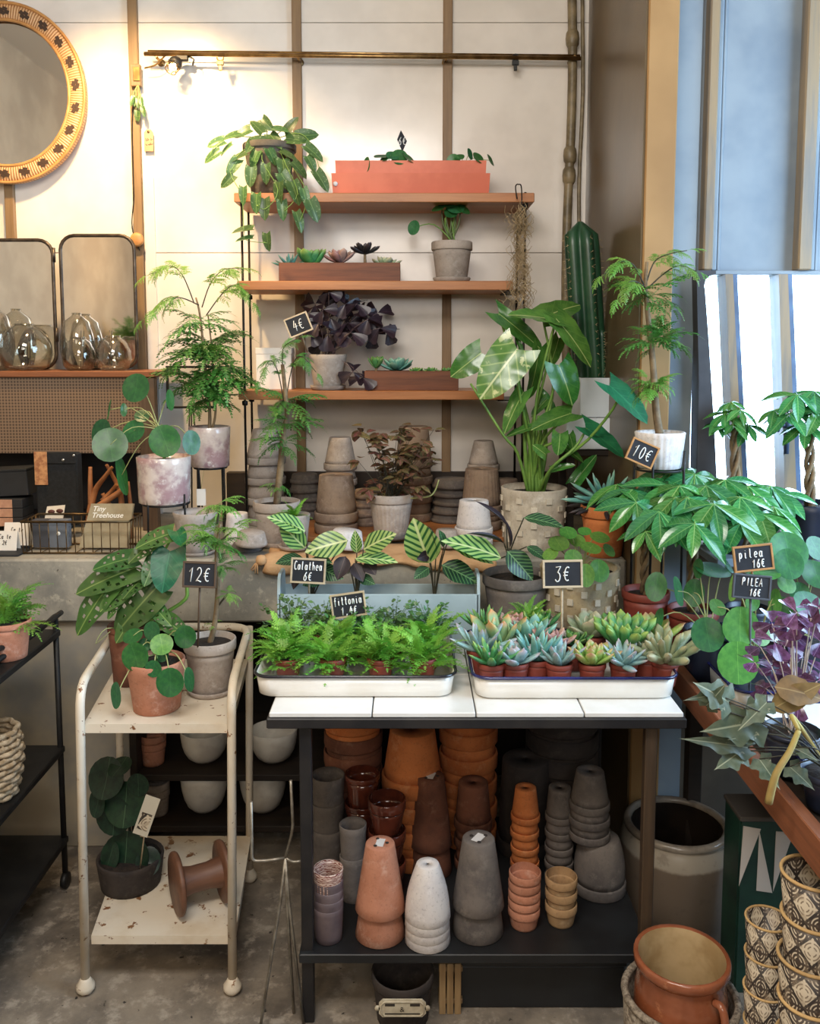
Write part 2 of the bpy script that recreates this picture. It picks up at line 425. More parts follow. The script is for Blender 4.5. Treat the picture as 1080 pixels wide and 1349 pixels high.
m_rimblack = mat('black_enamel_rim', (30, 32, 46), (22, 22, 28), .2, 8, coat=.5)
m_planter = mat('blue_grey_metal', (176, 194, 198), (158, 178, 184), .45, 5)
# ---------------------------------------------------------------- hanging shelf unit on the wall
SF, SB = 3.07, 3.32
su = thing('hanging_shelf', (0, SF, LEDGE_Z), 'three tier wooden wall shelf hung on thin black rods', 'shelf')
SHZ = []
for (pa, pb, py) in ((308, 704, 254), (312, 676, 370), (314, 664, 515)):
    z = P(500, py, SF).z; SHZ.append(z)
    MB().box(P(pa, py, SF).x, P(pb, py, SF).x, 0, SB-SF, z-.031-LEDGE_Z, z-LEDGE_Z, bev=.002).build('shelf_board', m_shelf, su)
zt = SHZ[0] + .004 - LEDGE_Z
for px, y in ((319, .012), (328, .225), (681, .225), (691, .012)):
    x = P(px, 330, SF+y).x
    xe = x
    if px > 600: xe = x
    MB().tube([(x, y, .0), (x, y, zt)], .0042, 8).build('rod', m_rod, su)
    for z in SHZ[1:] if px < 600 else SHZ[:1]:
        MB().lathe([(.0042, -.052), (.010, -.05), (.010, -.036), (.0042, -.034)], 10, (x, y, z - LEDGE_Z)).build('rod_nut', m_rod, su)
xr = P(687, 262, SF).x
for k in range(3):
    MB().box(P((704, 676, 664)[k]-8, (254, 370, 515)[k], SF).x, max(P(691, 330, SF+.012).x, P(681, 330, SF+.225).x)+.006, .008, .235, SHZ[k]-.036-LEDGE_Z, SHZ[k]-.0315-LEDGE_Z).build('bracket', m_rod, su)
# ---------------------------------------------------------------- cabinet shelf at the left
m_pegb = NT('perforated_board')
def _peg(t):
    v = t.coord((95, 95, 95)); x = t.n.new('ShaderNodeTexVoronoi'); x.inputs['Scale'].default_value = 1.0; x.inputs['Randomness'].default_value = 0
    t.t.links.new(v, x.inputs['Vector'])
    c = t.mix(t.sstep(x.outputs['Distance'], .25, .4), s2l((74, 58, 44)), s2l((124, 100, 78)))
    t.set('Base Color', c); t.set('Roughness', .8); return t.m
m_peg = _peg(m_pegb)
CFY = 3.02
lc = thing('wall_cabinet', (P(100, 600, CFY).x, CFY, LEDGE_Z), 'brown wooden cabinet shelf with perforated front panel at left', 'cabinet')
cz = P(100, 489, CFY).z - LEDGE_Z
ox = lc.location.x
MB().box(XL-ox, P(205, 490, CFY).x-ox, -.012, BW-CFY-.025, cz-.02, cz, bev=.002).build('top_board', wood('cabinet_top_wood', (150, 92, 56), (120, 72, 44), 'X'), lc)
MB().box(XL-ox, P(184, 550, CFY).x-ox, .0, .014, P(50, 597, CFY).z-LEDGE_Z, cz-.021).build('front_panel', m_peg, lc)
MB().box(P(184, 550, CFY).x-ox, P(205, 550, CFY).x-ox, -.002, .03, 0, cz-.021, bev=.002).build('post', wood('post_wood', (112, 90, 72), (84, 66, 52), 'Z'), lc)
MB().box(XL-ox, P(205, 550, BW-.04).x-ox, BW-CFY-.06, BW-CFY-.025, 0, cz-.021).build('back_panel', mat('dark_back', (50, 44, 40), (38, 34, 32), .9, 5), lc)
MB().box(XL-ox, P(90, 690, CFY).x-ox, -.01, .2, .012, .04, bev=.002).build('low_board', m_darkwood, lc)
CABZ = cz + LEDGE_Z
# ---------------------------------------------------------------- burlap cloth and board on the ledge
m_burlap = NT('burlap')
def _bur(t):
    a = t.wave(190, .3, None, 'BANDS', 'X'); b = t.wave(190, .3, None, 'BANDS', 'Y')
    w = t.m_('MULTIPLY', a, b)
    c = t.mix(t.sstep(t.noise(14, 4), .35, .7), s2l((218, 172, 124)), s2l((196, 148, 100)))
    c = t.mix(t.m_('MULTIPLY', w, .35), c, s2l((232, 188, 140)))
    t.set('Base Color', c); t.set('Roughness', .95); t.bump(w, .5, .002); return t.m
m_burlap = _bur(m_burlap)
bc = thing('burlap_cloth', P(490, 735, LEDGE_Y), 'tan burlap cloth draped over the front edge of the concrete ledge', 'cloth')
bo = bc.location
vs = []; fs = []; nx, ny = 60, 14
xa, xb = P(348, 735, LEDGE_Y).x, P(652, 735, LEDGE_Y).x
for j in range(ny+1):
    for i in range(nx+1):
        u = i/nx; x = xa + (xb-xa)*u
        drop = .034 + .012*math.sin(u*7+1) + .005*math.sin(u*19)
        t = j/ny
        if t < .62:
            y = LEDGE_Y + .20*(1-t/.62) + .0; z = LEDGE_Z + .004 + .004*math.sin(u*31+j)*(t > .1) + .002
        else:
            q = (t-.62)/.38; y = LEDGE_Y - .012 - .010*math.sin(q*3) - .006*math.sin(u*40)*q; z = LEDGE_Z + .005 - drop*q
        x += .004*math.sin(j*1.3+u*7)*(1 if i in (0, nx) else 0)
        vs.append(V((x, y, z)) - bo)
for j in range(ny):
    for i in range(nx):
        a = j*(nx+1)+i; fs.append((a, a+nx+1, a+nx+2, a+1))
o = MB().add(vs, fs, True).build('cloth', m_burlap, bc)
sm = o.modifiers.new('thickness', 'SOLIDIFY'); sm.thickness = .0018
q = P(344, 738, LEDGE_Y-.02) - bo
kn = MB()
kn.lathe([(0, -.016), (.012, -.012), (.017, 0), (.012, .013), (0, .017)], 12, q)
for i in range(7):
    a = i*.9; kn.tube([q, q+V((-.012-.006*math.cos(a), -.006*math.sin(a), -.012)), q+V((-.02-.012*math.cos(a*2), -.01*math.sin(a), -.03-.01*math.sin(i)))], [.004, .003, .0015], 5)
kn.build('knot', m_burlap, bc)
BDZ = LEDGE_Z + .016
wbd = thing('wooden_board', (P(525, 690, 2.82).x, 2.84, LEDGE_Z), 'flat orange brown plank lying under the stacked pots', 'plank')
MB().box(P(392, 690, 2.84).x-wbd.location.x, P(668, 690, 2.84).x-wbd.location.x, 0, .46, 0.0005, .016, bev=.002).build('plank', m_shelf, wbd)
# ---------------------------------------------------------------- white trolley
CT = .672; CL = .143
tr = thing('metal_trolley', (-.60, 2.2, 0), 'chipped white two shelf metal trolley with rounded tube rails', 'trolley')
FL, FRR, BL, BR = V((-.772, 2.0, 0)), V((-.417, 2.0, 0)), V((-.83, 2.45, 0)), V((-.457, 2.45, 0))
o3 = V((-.60, 2.2, 0)); rz_ = .765
def shelf(z, nm):
    c = [q - o3 for q in (FL, FRR, BR, BL)]
    ctr = sum(c, V((0, 0, 0)))/4
    ins = [ctr + (q-ctr)*.975 for q in c]
    vs = []
    for (zz) in (z-.022, z):
        vs += [q + V((0, 0, zz)) for q in ins]
    fs = [(3, 2, 1, 0), (4, 5, 6, 7)] + [(i, (i+1) % 4, 4+(i+1) % 4, 4+i) for i in range(4)]
    return MB().add(vs, fs).build(nm, m_cart, tr)
shelf(CT, 'shelf'); shelf(CL, 'shelf')
def cornerpath(p, q, r, s):   # front leg up, rail back, rear
    return None
def rnd(pts, r=.06, n=5):
    pts = [V(p) for p in pts]; out = [pts[0]]
    for i in range(1, len(pts)-1):
        a, b, c = pts[i-1], pts[i], pts[i+1]
        d1 = (a-b); d2 = (c-b); rr = min(r, d1.length*.45, d2.length*.45)
        s, e = b + d1.normalized()*rr, b + d2.normalized()*rr
        out += bez(s, b, e, n)
    out.append(pts[-1]); return out
z1 = V((0, 0, 1))
lean = V((-.012, 0, 0))
foot = lambda q: q - o3 + lean + z1*.028
fl, fr, bl, br = [q - o3 for q in (FL, FRR, BL, BR)]
MB().tube(rnd([foot(FL), fl + z1*rz_, bl + z1*(rz_+.0), br + z1*rz_, fr + z1*rz_, foot(FRR)], .065), .0108, 10).build('rail', m_cart, tr)
for q in (BL, BR):
    MB().tube([foot(q), q - o3 + z1*(rz_-.0)], .0105, 10).build('leg', m_cart, tr)
for q in (FL, FRR, BL, BR):
    MB().lathe([(0, 0), (.013, .001), (.022, .012), (.022, .022), (.014, .034), (.011, .04), (0, .04)], 14, q-o3+lean).build('foot', m_cart, tr)
# ---------------------------------------------------------------- tiled table
TF, TB = 1.885, 2.5
TX0, TX1 = P(351, 935, TF).x, P(904, 935, TF).x
tb = thing('tiled_table', (.14, 2.2, 0), 'black metal work table topped with white tiles', 'table')
o4 = V((.14, 2.2, 0))
MB().box(TX0-.14, TX1-.14, TF-2.2-.006, TB-2.2, TZ-.034, TZ-.011, bev=.002).build('top_frame', m_grout, tb)
nx = 4; xs = [TX0 + .004 + (TX1-TX0-.008)*k/nx for k in range(nx+1)]
seam = [xs[0], P(490, 935, TF).x, P(627, 935, TF).x, P(770, 935, TF).x, xs[-1]]
ys = [TF, TF+.235, TF+.47, TB]
for i in range(nx):
    for j in range(3):
        MB().box(seam[i]+.0014-.14, seam[i+1]-.0014-.14, ys[j]+.0014-2.2, ys[j+1]-.0014-2.2, TZ-.011, TZ, bev=.0015).build('tile', m_tile, tb)
LEGX = (P(404, 1100, TF+.03).x, P(853, 1100, TF+.03).x)
for x in LEGX:
    for y in (TF+.018, TB-.04):
        MB().box(x-.0135-.14, x+.0135-.14, y-2.2, y+.027-2.2, 0, TZ-.034, bev=.002).build('leg', wood('tan_lit_leg', (86, 68, 50), (60, 48, 38), 'Z') if (x > 0 and y < 2) else m_grout, tb)  # front right leg: its tan lighting put into the colour
US = .178
MB().box(LEGX[0]-.018-.14, LEGX[1]+.012-.14, TF+.005-2.2, TB-.01-2.2, US-.022, US, bev=.002).build('lower_shelf', mat('shelf_black', (34, 36, 38), (24, 24, 26), .5, 6), tb)
MB().tube([(LEGX[1]-.14, TB-.03-2.2, TZ-.23), (LEGX[1]+.10-.14, TB-.03-2.2, TZ-.036)], .006, 6).build('brace', m_black, tb)
# ---------------------------------------------------------------- right table: plank edge running to the viewer
RX = .672; RZ = .768
rt = thing('side_table', (1.05, 1.8, 0), 'wooden side table with reddish plank edge along the right', 'table')
o5 = V((1.05, 1.8, 0))
m_edge = wood('edge_wood', (150, 92, 62), (112, 70, 48), 'Y', 12, .55)
MB().box(RX-o5.x, RX+.026-o5.x, .95-1.8, 2.46-1.8, RZ-.085, RZ-.02, bev=.002).build('edge_board', m_edge, rt)
MB().box(RX+.027-o5.x, 1.5-o5.x, .95-1.8, 2.46-1.8, RZ-.075, RZ-.045, bev=.002).build('table_top', m_darkwood, rt)
for x, y in ((.80, 2.40), (1.42, 2.40), (1.42, 1.0)):
    MB().box(x-.02-o5.x, x+.02-o5.x, y-.02-1.8, y+.02-1.8, 0, RZ-.076, bev=.003).build('leg', m_darkwood, rt)
RTZ = RZ-.045
# ---------------------------------------------------------------- black trolley at the far left
bt = thing('black_trolley', (-1.2, 2.15, 0), 'black metal trolley with curved handle at the left edge', 'trolley')
o6 = V((-1.2, 2.15, 0))
bxr = -.985
MB().box(-1.62+1.2, bxr+1.2, -.28, .28, .745, .765, bev=.003).build('shelf', m_black, bt)
MB().box(-1.62+1.2, bxr+1.2, -.28, .28, .405, .425, bev=.003).build('shelf', m_black, bt)
MB().box(-1.62+1.2, bxr+1.2, -.28, .28, .135, .155, bev=.003).build('shelf', m_black, bt)
for x in (bxr-.01, -1.6):
    for y in (-.27, .27):
        MB().tube([(x+1.2, y, .05), (x+1.2, y, .80)], .0085, 8).build('post', m_black, bt)
        MB().lathe([(0, -.008), (.022, -.008), (.024, 0), (.022, .008), (0, .008)], 14, M=Matrix.Translation((x+1.2, y, .024)) @ Matrix.Rotation(math.pi/2, 4, 'Y')).build('caster', m_black, bt)
for dy, dz in ((0, 0), (-.0, .035)):
    hp = [(bxr+1.19+dz*.5, .27, .805+dz*.3), (bxr+1.19-.0, .12, .80+dz*.2), (bxr+1.14, -.08, .775+dz), (bxr+1.06, -.27, .80+dz)]
    MB().tube(smoothpath(hp, 6), .0075, 8).build('handle', m_black, bt)
# ---------------------------------------------------------------- dark shelving under the ledge
us = thing('low_shelving', (-.45, 2.85, 0), 'dark low wooden shelving under the concrete ledge', 'shelf')
UY = 2.72
zr = [P(270, 1007, UY-.06).z, P(270, 1073, UY-.06).z, P(270, 1143, UY-.06).z]
xa, xb = px1 + .01, P(395, 1050, UY).x + .2
for z in zr:
    MB().box(xa+.45, xb+.45, UY-.13-2.85, .22, z-.02, z, bev=.002).build('shelf_board', m_darkwood, us)
for x in (xa+.01, xb-.012):
    MB().box(x-.01+.45, x+.012+.45, UY-.13-2.85, .22, 0, LEDGE_B-.02, bev=.002).build('side_panel', m_darkwood, us)
BOWLZ = zr
# ---------------------------------------------------------------- wire plant stand on the floor
m_wire = mat('grey_wire', (168, 162, 150), (120, 112, 100), .4, 20, metal=.6)
ws = thing('wire_pot_stand', PZ(376, 1345, 0), 'bent grey wire pot stand leaning beside the trolley', 'stand')
wo = ws.location; wy = 1.93
def wp(px, py, d=wy): return P(px, py, d) - wo
MB().tube(rnd([wp(383, 1028), wp(386, 1092), wp(376, 1130)], .02), .0036, 7).build('prong', m_wire, ws)
MB().tube(rnd([wp(331, 1056), wp(332, 1134), wp(350, 1134), wp(376, 1130)], .012), .0036, 7).build('prong', m_wire, ws)
MB().tube(rnd([wp(376, 1130), wp(386, 1136), wp(398, 1134)], .01), .0036, 7).build('prong', m_wire, ws)
for px, py, d in ((340, 1372, 1.86), (400, 1352, 1.90), (387, 1334, 2.02)):
    e = PZ(px, py, .003) - wo
    MB().tube([wp(376, 1130), wp(376+(px-376)*.2, 1190), e], .0036, 7).build('leg', m_wire, ws)
# ---------------------------------------------------------------- enamel trays
def tray(loc, w, dp, h, rimm, label, rz=0, group='enamel trays on the tables'):
    t = thing('enamel_tray', loc, label, 'tray', group, rz)
    def rr(ww, dd, r, z, n=5):
        out = []
        for (cx, cy, a0) in ((ww/2-r, dd/2-r, 0), (-ww/2+r, dd/2-r, 90), (-ww/2+r, -dd/2+r, 180), (ww/2-r, -dd/2+r, 270)):
            for k in range(n+1):
                a = math.radians(a0 + 90*k/n); out.append(V((cx + r*math.cos(a), cy + r*math.sin(a), z)))
        return out
    levels = [rr(w-.03, dp-.03, .03, .0), rr(w-.012, dp-.012, .034, .006), rr(w, dp, .036, h), rr(w-.006, dp-.006, .034, h), rr(w-.018, dp-.018, .032, .008), rr(w-.05, dp-.05, .02, .005)]
    m = len(levels[0]); vs = [p for L in levels for p in L]; fs = [tuple(range(m-1, -1, -1))]
    for L in range(5):
        for i in range(m):
            j = (i+1) % m; fs.append((L*m+i, L*m+j, L*m+m+j, L*m+m+i))
    fs.append(tuple(range(5*m, 6*m)))
    MB().add(vs, fs, True).build('tray_body', m_enamel, t)
    MB().tube(rr(w+.004, dp+.004, .038, h), .0038, 8, closed=True).build('rim', rimm, t)
    return t
TRAY1 = tray((( P(331, 890, 1.965).x + P(603, 890, 1.965).x)/2, 2.135, TZ), .462, .345, .054, m_rimblack, 'white enamel tray with black rim full of small ferns')
TRAY2 = tray(((P(621, 890, 1.955).x + P(898, 890, 1.955).x)/2, 2.125, TZ), .468, .345, .054, m_rimblue, 'white enamel tray with blue rim full of potted succulents')
TRAY3 = tray((.955, 2.17, RTZ), .44, .50, .06, m_rimblue, 'white enamel tray with blue rim holding the pilea pots')
TRAY4 = tray((.955, 1.55, RTZ), .44, .62, .06, m_rimblue, 'white enamel tray nearest the viewer under ivy and purple oxalis')
# ---------------------------------------------------------------- blue grey trough planter on the table
gp = thing('trough_planter', (P(499, 790, 2.36).x, 2.40, TZ), 'blue grey metal trough planter with raised ends behind the ferns', 'planter')
GX = .271; ghf = P(499, 781, 2.36).z - TZ; ghe = P(499, 752, 2.40).z - TZ
MB().box(-GX, GX, -.055, -.051, 0, ghf, bev=.001).build('front_panel', m_planter, gp)
MB().box(-GX, GX, .051, .055, 0, ghf, bev=.001).build('back_panel', m_planter, gp)
MB().box(-GX, GX, -.051, .051, .001, .006).build('floor_panel', m_planter, gp)
for s in (-1, 1):
    poly = [(-.055, 0), (.055, 0), (.055, ghf), (.045, ghe-.01), (.03, ghe), (-.03, ghe), (-.045, ghe-.01), (-.055, ghf)]
    M = Matrix.Translation((s*GX, 0, 0)) @ Matrix.Rotation(math.pi/2, 4, 'Z')
    MB().prism(poly, -.004, .004, M).build('end_panel', m_planter, gp)
MB().box(-GX+.005, GX-.005, -.05, .05, ghf-.05, ghf-.035).build('soil', mat('soil', (44, 34, 27), (26, 20, 17), .95, 60, bump=.8, bs=110, bd=.006), gp)
m_soil = MC['soil']
# ================================================================ pots
c_grey = clay('grey_clay', (172, 160, 150), (146, 134, 124), (196, 188, 182))
c_greyd = clay('dark_grey_clay', (110, 102, 96), (86, 80, 78), (132, 124, 116))
c_taupe = clay('taupe_clay', (150, 128, 108), (122, 102, 88), (176, 158, 142))
c_white = clay('white_clay', (222, 216, 212), (204, 198, 198), (236, 232, 230), rnd=.04)
c_terra = clay('terracotta', (186, 128, 102), (164, 106, 80), (208, 170, 150))
c_orange = clay('orange_clay', (206, 122, 66), (184, 102, 52), (214, 150, 100), rnd=.06)
c_brown = clay('brown_clay', (120, 74, 54), (92, 56, 42), (150, 110, 88))
c_dark = clay('dark_clay', (58, 50, 46), (42, 36, 34), (76, 68, 62))
c_tan = clay('tan_clay', (176, 142, 102), (148, 116, 82), (198, 172, 136))
g_brown = glaze('brown_glaze', (98, 48, 34), (70, 34, 26), None, 10, .15, .6)
g_pink = glaze('pink_glaze', (222, 206, 196), (172, 138, 140), (236, 228, 220), 13, .22, .5)
g_nav = mat('navy_pot', (34, 40, 58), (24, 28, 40), .35, 8)
g_redplast = mat('red_plastic_pot', (132, 58, 44), (112, 48, 38), .5, 9, rnd=.1)
def swirl():
    t = NT('swirl_glaze'); w = t.wave(9, 9, t.coord((3, 3, 10)), 'BANDS', 'Z', 2.2)
    c = t.mix(t.sstep(w, .42, .62), s2l((122, 62, 52)), s2l((220, 196, 182)))
    t.set('Base Color', c); t.set('Roughness', .25); t.set('Coat Weight', .4); return t.m
g_swirl = swirl()
ORD = ['topmost', 'second-from-top', 'third-from-top', 'fourth-from-top', 'fifth-from-top', 'sixth-from-top', 'seventh-from-top']
def inv_M(Hh): return Matrix.Translation((0, 0, Hh)) @ Matrix.Rotation(math.pi, 4, 'X')
def pot_parts(parent, Rr, r, Hh, m, rim=.2, lip=.07, t=None, inv=False, n=26, fr=None, rimm=None, belly=0, z0=0, off=(0, 0), name='pot_body', tilt=None, hole=True, sub=False):
    """flower pot: outer wall, inner wall, floor with drain hole, separate rim band"""
    t = t or max(.0035, Rr*.07); rh = Hh*rim; Rb = Rr*(1-lip) if rim else Rr
    M = Matrix.Translation((off[0], off[1], z0)) @ (tilt if tilt is not None else Matrix.Identity(4)) @ (inv_M(Hh) if inv else Matrix.Identity(4))
    h = r*.16 if hole else .0005
    ht = Hh - rh
    outer = [(h, t), (h, 0), (r*.96, 0), (r, Hh*.012)]
    K = 6
    for k in range(1, K+1):
        q = k/K; outer.append((r + (Rb-r)*q + belly*math.sin(q*math.pi)*Rr, Hh*.012 + (ht-Hh*.012)*q))
    inner = [(max(a-t, h), max(b, t)) for a, b in outer[::-1][:-3]]
    if rim:
        body = outer + inner + [(h, t)]
        b = MB().lathe(body, n, fr=fr, M=M).build(name, m, parent)
        MB().lathe([(Rb-t*.9, ht), (Rr*.985, ht), (Rr, ht+rh*.12), (Rr, Hh-.0025), (Rr-.0025, Hh), (Rr-t, Hh-.001), (Rb-t*.9, ht)], n, M=M).build('rim', rimm or m, b if sub else parent)
    else:
        body = outer[:-1] + [(Rr, Hh-.002), (Rr-.002, Hh), (Rr-t, Hh-.001)] + inner + [(h, t)]
        b = MB().lathe(body, n, fr=fr, M=M).build(name, m, parent)
    return b
def saucer_parts(parent, r, m, z0=0, h=None, name='saucer'):
    h = h or r*.28
    return MB().lathe([(0, 0), (r*.86, 0), (r*.9, .002), (r, h-.002), (r-.002, h), (r*.93, h), (r*.84, h*.35), (0, h*.3)], 26, (0, 0, z0)).build(name, m, parent)
def base_at(px, py, z, rpx):
    """centre of a round thing whose front foot shows at pixel (px, py) on height z"""
    q = PZ(px, py, z); rad = sz(rpx, q); q.y += rad*.95
    q.x = P(px, py-2, q.y).x
    q.z = z; return q
def upx(n, q): return sz(n, q)*1.01
def istack(px, py, z, rimw, topw, hpx, steps, m, what, where, d=None, cat='pot', name='flower_pot', group=None, rim=.2, ribs=0, lip=.07, mats=None, belly=0, sticker=False, jit=.01):
    """stack of upturned pots; steps = pixel rise of each pot over the one below, bottom to top"""
    q = base_at(px, py, z, rimw/2) if d is None else V((P(px, py, d).x, d, z))
    Rr, r, Hh = sz(rimw/2, q), sz(topw/2, q), upx(hpx, q)
    n = len(steps)+1; zz = z; out = []
    for i in range(n):
        if i: zz += upx(steps[i-1], q)
        pos = ORD[n-1-i] if n > 1 else ''
        if n == 1: lb = f'{what} {where}'
        else: lb = f'{what}, {pos} in stack {where}'
        jx, jy = R.uniform(-jit, jit)*Rr, R.uniform(-jit, jit)*Rr
        t = thing(name, (q.x+jx, q.y+jy, zz+.0003), lb, cat, group or f'{what} stack {where}', R.uniform(0, 6.28))
        fr = (lambda a, i: 1 + .022*math.cos(a*26)) if ribs else None
        pot_parts(t, Rr*R.uniform(.985, 1.01), r, Hh, (mats[i] if mats else m), rim, lip, inv=True, fr=fr, n=78 if ribs else 26, belly=belly, t=max(.0022, min(Rr*.05, (upx(steps[0], q)*(Rr-r)/Hh*.8) if steps else Rr*.06)))
        out.append(t)
    if sticker:
        t = out[-1]; k = r*.62
        MB().box(-k*.75, k*.75, -k*.45, k*.45, Hh, Hh+.0012).build('paper_sticker', mat('sticker_paper', (226, 224, 222), (206, 204, 206), .7), t)
        for a in (.6, 2.6, 4.8): MB().lathe([(0, .0012), (k*.2, .0012), (k*.2, .0), (0, 0)], 10, (k*.95*math.cos(a)*.9, k*.95*math.sin(a)*.8, Hh+.0002)).build('drain_hole', c_dark, t)
    return out
def ustack(px, py, z, topw, botw, hpx, steps, m, what, where, d=None, rim=.2, name='flower_pot', cat='pot', group=None, mats=None, lip=.06, belly=0, n=26, jit=.02, t_=None):
    q = base_at(px, py, z, botw/2) if d is None else V((P(px, py, d).x, d, z))
    Rr, r, Hh = sz(topw/2, q), sz(botw/2, q), upx(hpx, q)
    k = len(steps)+1; zz = z; out = []
    for i in range(k):
        if i: zz += upx(steps[i-1], q)
        lb = f'{what} {where}' if k == 1 else f'{what}, {ORD[k-1-i]} in stack {where}'
        t = thing(name, (q.x+R.uniform(-jit, jit)*Rr, q.y+R.uniform(-jit, jit)*Rr, zz+.0003), lb, cat, group or (f'{what} stack {where}' if k > 1 else None), R.uniform(0, 6.28))
        pot_parts(t, Rr, r, Hh, (mats[i] if mats else m), rim, lip, belly=belly, n=n, t=t_ or max(.0022, min(Rr*.05, (upx(steps[0], q)*max(Rr-r, .004)/Hh*.8) if steps else Rr*.06)))
        out.append(t)
    return out
# ---------------------------------------------------------------- stacks on the ledge
B = BDZ + .0004; L_ = LEDGE_Z + .0004
istack(351, 690, L_, 54, 32, 45, [26, 26, 26], c_grey, 'upturned grey clay pot', 'behind the tall aralia', d=3.16)
istack(449, 690, B, 44, 28, 42, [24, 22, 20], c_grey, 'upturned small grey clay pot', 'at back left of the red leaved plant', d=3.14)
istack(443, 699, B, 58, 44, 60, [15], c_taupe, 'upturned large taupe clay pot', 'in front left of the red leaved plant', d=2.93)
istack(545, 690, B, 50, 38, 52, [24, 24, 22], c_taupe, 'upturned tall taupe clay pot', 'directly behind the red leaved plant', d=3.14)
istack(636, 690, B, 42, 25, 38, [22, 22, 20], c_grey, 'upturned narrow grey clay pot', 'behind the ribbed pot', d=3.16, jit=.0)
istack(634, 694, B, 54, 42, 58, [20], c_taupe, 'upturned ribbed taupe clay pot', 'left of the mosaic pot', d=2.99, ribs=1)
istack(624, 714, L_+.011, 50, 38, 44, [15], c_white, 'upturned whitish clay pot', 'on the burlap by the mosaic pot', d=2.75)
def saucers(px, ytop, w, n, stp, z, d, m, where):
    q = V((P(px, 660, d).x, d, z)); r = sz(w/2, q); h = upx(stp, q)
    for i in range(n):
        t = thing('clay_saucer', (q.x+R.uniform(-.004, .004), q.y+R.uniform(-.004, .004), z+i*(h+.0004)), f'upturned clay saucer, {ORD[n-1-i]} in stack {where}', 'saucer', f'clay saucers {where}')
        MB().lathe([(0, h), (r*.84, h), (r*.88, h-.002), (r, .004), (r, 0), (r*.93, 0), (r*.8, h*.8), (0, h*.8)], 24).build('dish', m, t)
        MB().lathe([(r*.97, 0), (r*1.03, .001), (r*1.03, h*.38), (r*.97, h*.42)], 24).build('rim', m, t)
saucers(402, 632, 38, 5, 11.5, B, 3.17, c_greyd, 'beside the tall aralia')
saucers(481, 640, 30, 4, 11.5, B, 3.05, c_taupe, 'left of the red leaved plant')
saucers(594, 634, 50, 5, 11.0, B, 3.12, c_greyd, 'between the pot stacks')
saucers(669, 636, 30, 5, 11.0, L_, 3.2, c_taupe, 'behind the mosaic pot')
# single pots and saucers at the front of the ledge
def tiltpot(px, py, z, w, h, m, lb, rx=0, ry=0, d=None, name='clay_saucer', cat='saucer'):
    q = base_at(px, py, z, w/2) if d is None else V((P(px, py, d).x, d, z))
    r = sz(w/2, q); hh = upx(h, q); t = thing(name, q, lb, cat)
    M = Matrix.Rotation(rx, 4, 'X') @ Matrix.Rotation(ry, 4, 'Y')
    up = abs(math.sin(rx))*r + abs(math.sin(ry))*r
    MB().lathe([(0, hh), (r*.76, hh), (r*.82, hh-.003), (r*.97, .01), (r, .008), (r, 0), (r*.92, 0), (r*.74, hh*.85), (0, hh*.85)], 26, M=Matrix.Translation((0, 0, up*.92)) @ M).build('dish', m, t)
    return t
tiltpot(325, 729, L_, 42, 11, c_greyd, 'flat grey clay saucer under a tilted one by the burlap knot')
tiltpot(331, 722, L_+upx(11, V((0, 2.7, 1)))+.0005, 42, 17, c_grey, 'pale grey clay saucer tilted on top of another by the burlap knot', 0.05, .06, d=2.665)
tiltpot(456, 738, L_+.011, 46, 22, c_white, 'pale upturned saucer on the burlap behind the calathea', 0.0, .10, d=2.70)
tiltpot(452, 742, L_+.011, 44, 11, c_grey, 'grey saucer lying flat at the burlap left of the fern pot', d=2.80)
tiltpot(588, 730, L_+.011, 34, 22, c_grey, 'small grey upturned dish on the burlap left of white pots', d=2.73)
t = istack(313, 700, L_, 38, 27, 42, [], c_white, 'single upturned whitish clay pot', 'behind the pale tilted saucer', d=2.80)
t = ustack(259, 728, L_+.0085, 58, 40, 52, [], c_grey, 'empty grey clay pot on a saucer', 'at the left end of the ledge', d=2.68, rim=.0)
saucer_parts(t[0], sz(27, V((0, 2.66, 1))), c_grey, -.0085, .012)
# ---------------------------------------------------------------- pots under the table
U = US + .0004
ustack(433, 1246, U, 40, 36, 46, [12, 12, 12, 14], g_swirl, 'marbled brown and white cup', 'behind the left table leg', rim=0, mats=[mat('lilac_pot', (112, 98, 100), (90, 78, 82), .5, 12)]*4 + [g_swirl], jit=.015, name='cup', cat='cup')
for o in [o for o in bpy.data.objects if o.name.startswith('cup') and 'marbled' in o.get('label', '') and 'topmost' not in o['label']]:
    o['label'] = o['label'].replace('marbled brown and white cup', 'dull lilac cup'); o['group'] = 'cups behind the left table leg'
ustack(466, 1232, U, 36, 30, 60, [42], c_greyd, 'dark grey cup', 'right of the marbled cups', rim=0, d=2.10, name='cup', cat='cup')
ustack(433, 1200, U, 44, 38, 60, [35, 35], c_greyd, 'large dark grey pot', 'behind the marbled cups', rim=0, d=2.22)
istack(501, 1250, U, 66, 38, 88, [36], c_terra, 'upturned weathered terracotta pot', 'left of the white pots', sticker=True, rim=0)
istack(563, 1257, U, 60, 30, 72, [11, 11, 11], c_white, 'upturned smooth white pot', 'at the shelf front', rim=0, belly=.12)
istack(567, 1240, U, 56, 36, 92, [36], c_brown, 'upturned reddish brown pot', 'behind the white pots', d=2.22, sticker=True, rim=0)
istack(629, 1246, U, 68, 42, 90, [36], c_greyd, 'upturned dark grey pot', 'at the middle of the shelf front', sticker=True, rim=0)
istack(622, 1240, U, 50, 38, 60, [30, 24], c_brown, 'upturned brown pot', 'behind the dark grey pots', d=2.24)
istack(690, 1200, U, 38, 27, 44, [21, 21, 21, 21], c_orange, 'upturned small orange pot', 'behind the squat pots', d=2.17, jit=.02)
ustack(690, 1228, U, 42, 34, 26, [12, 12, 12, 12], c_terra, 'squat small terracotta pot', 'at the shelf front', rim=.4, jit=.03)
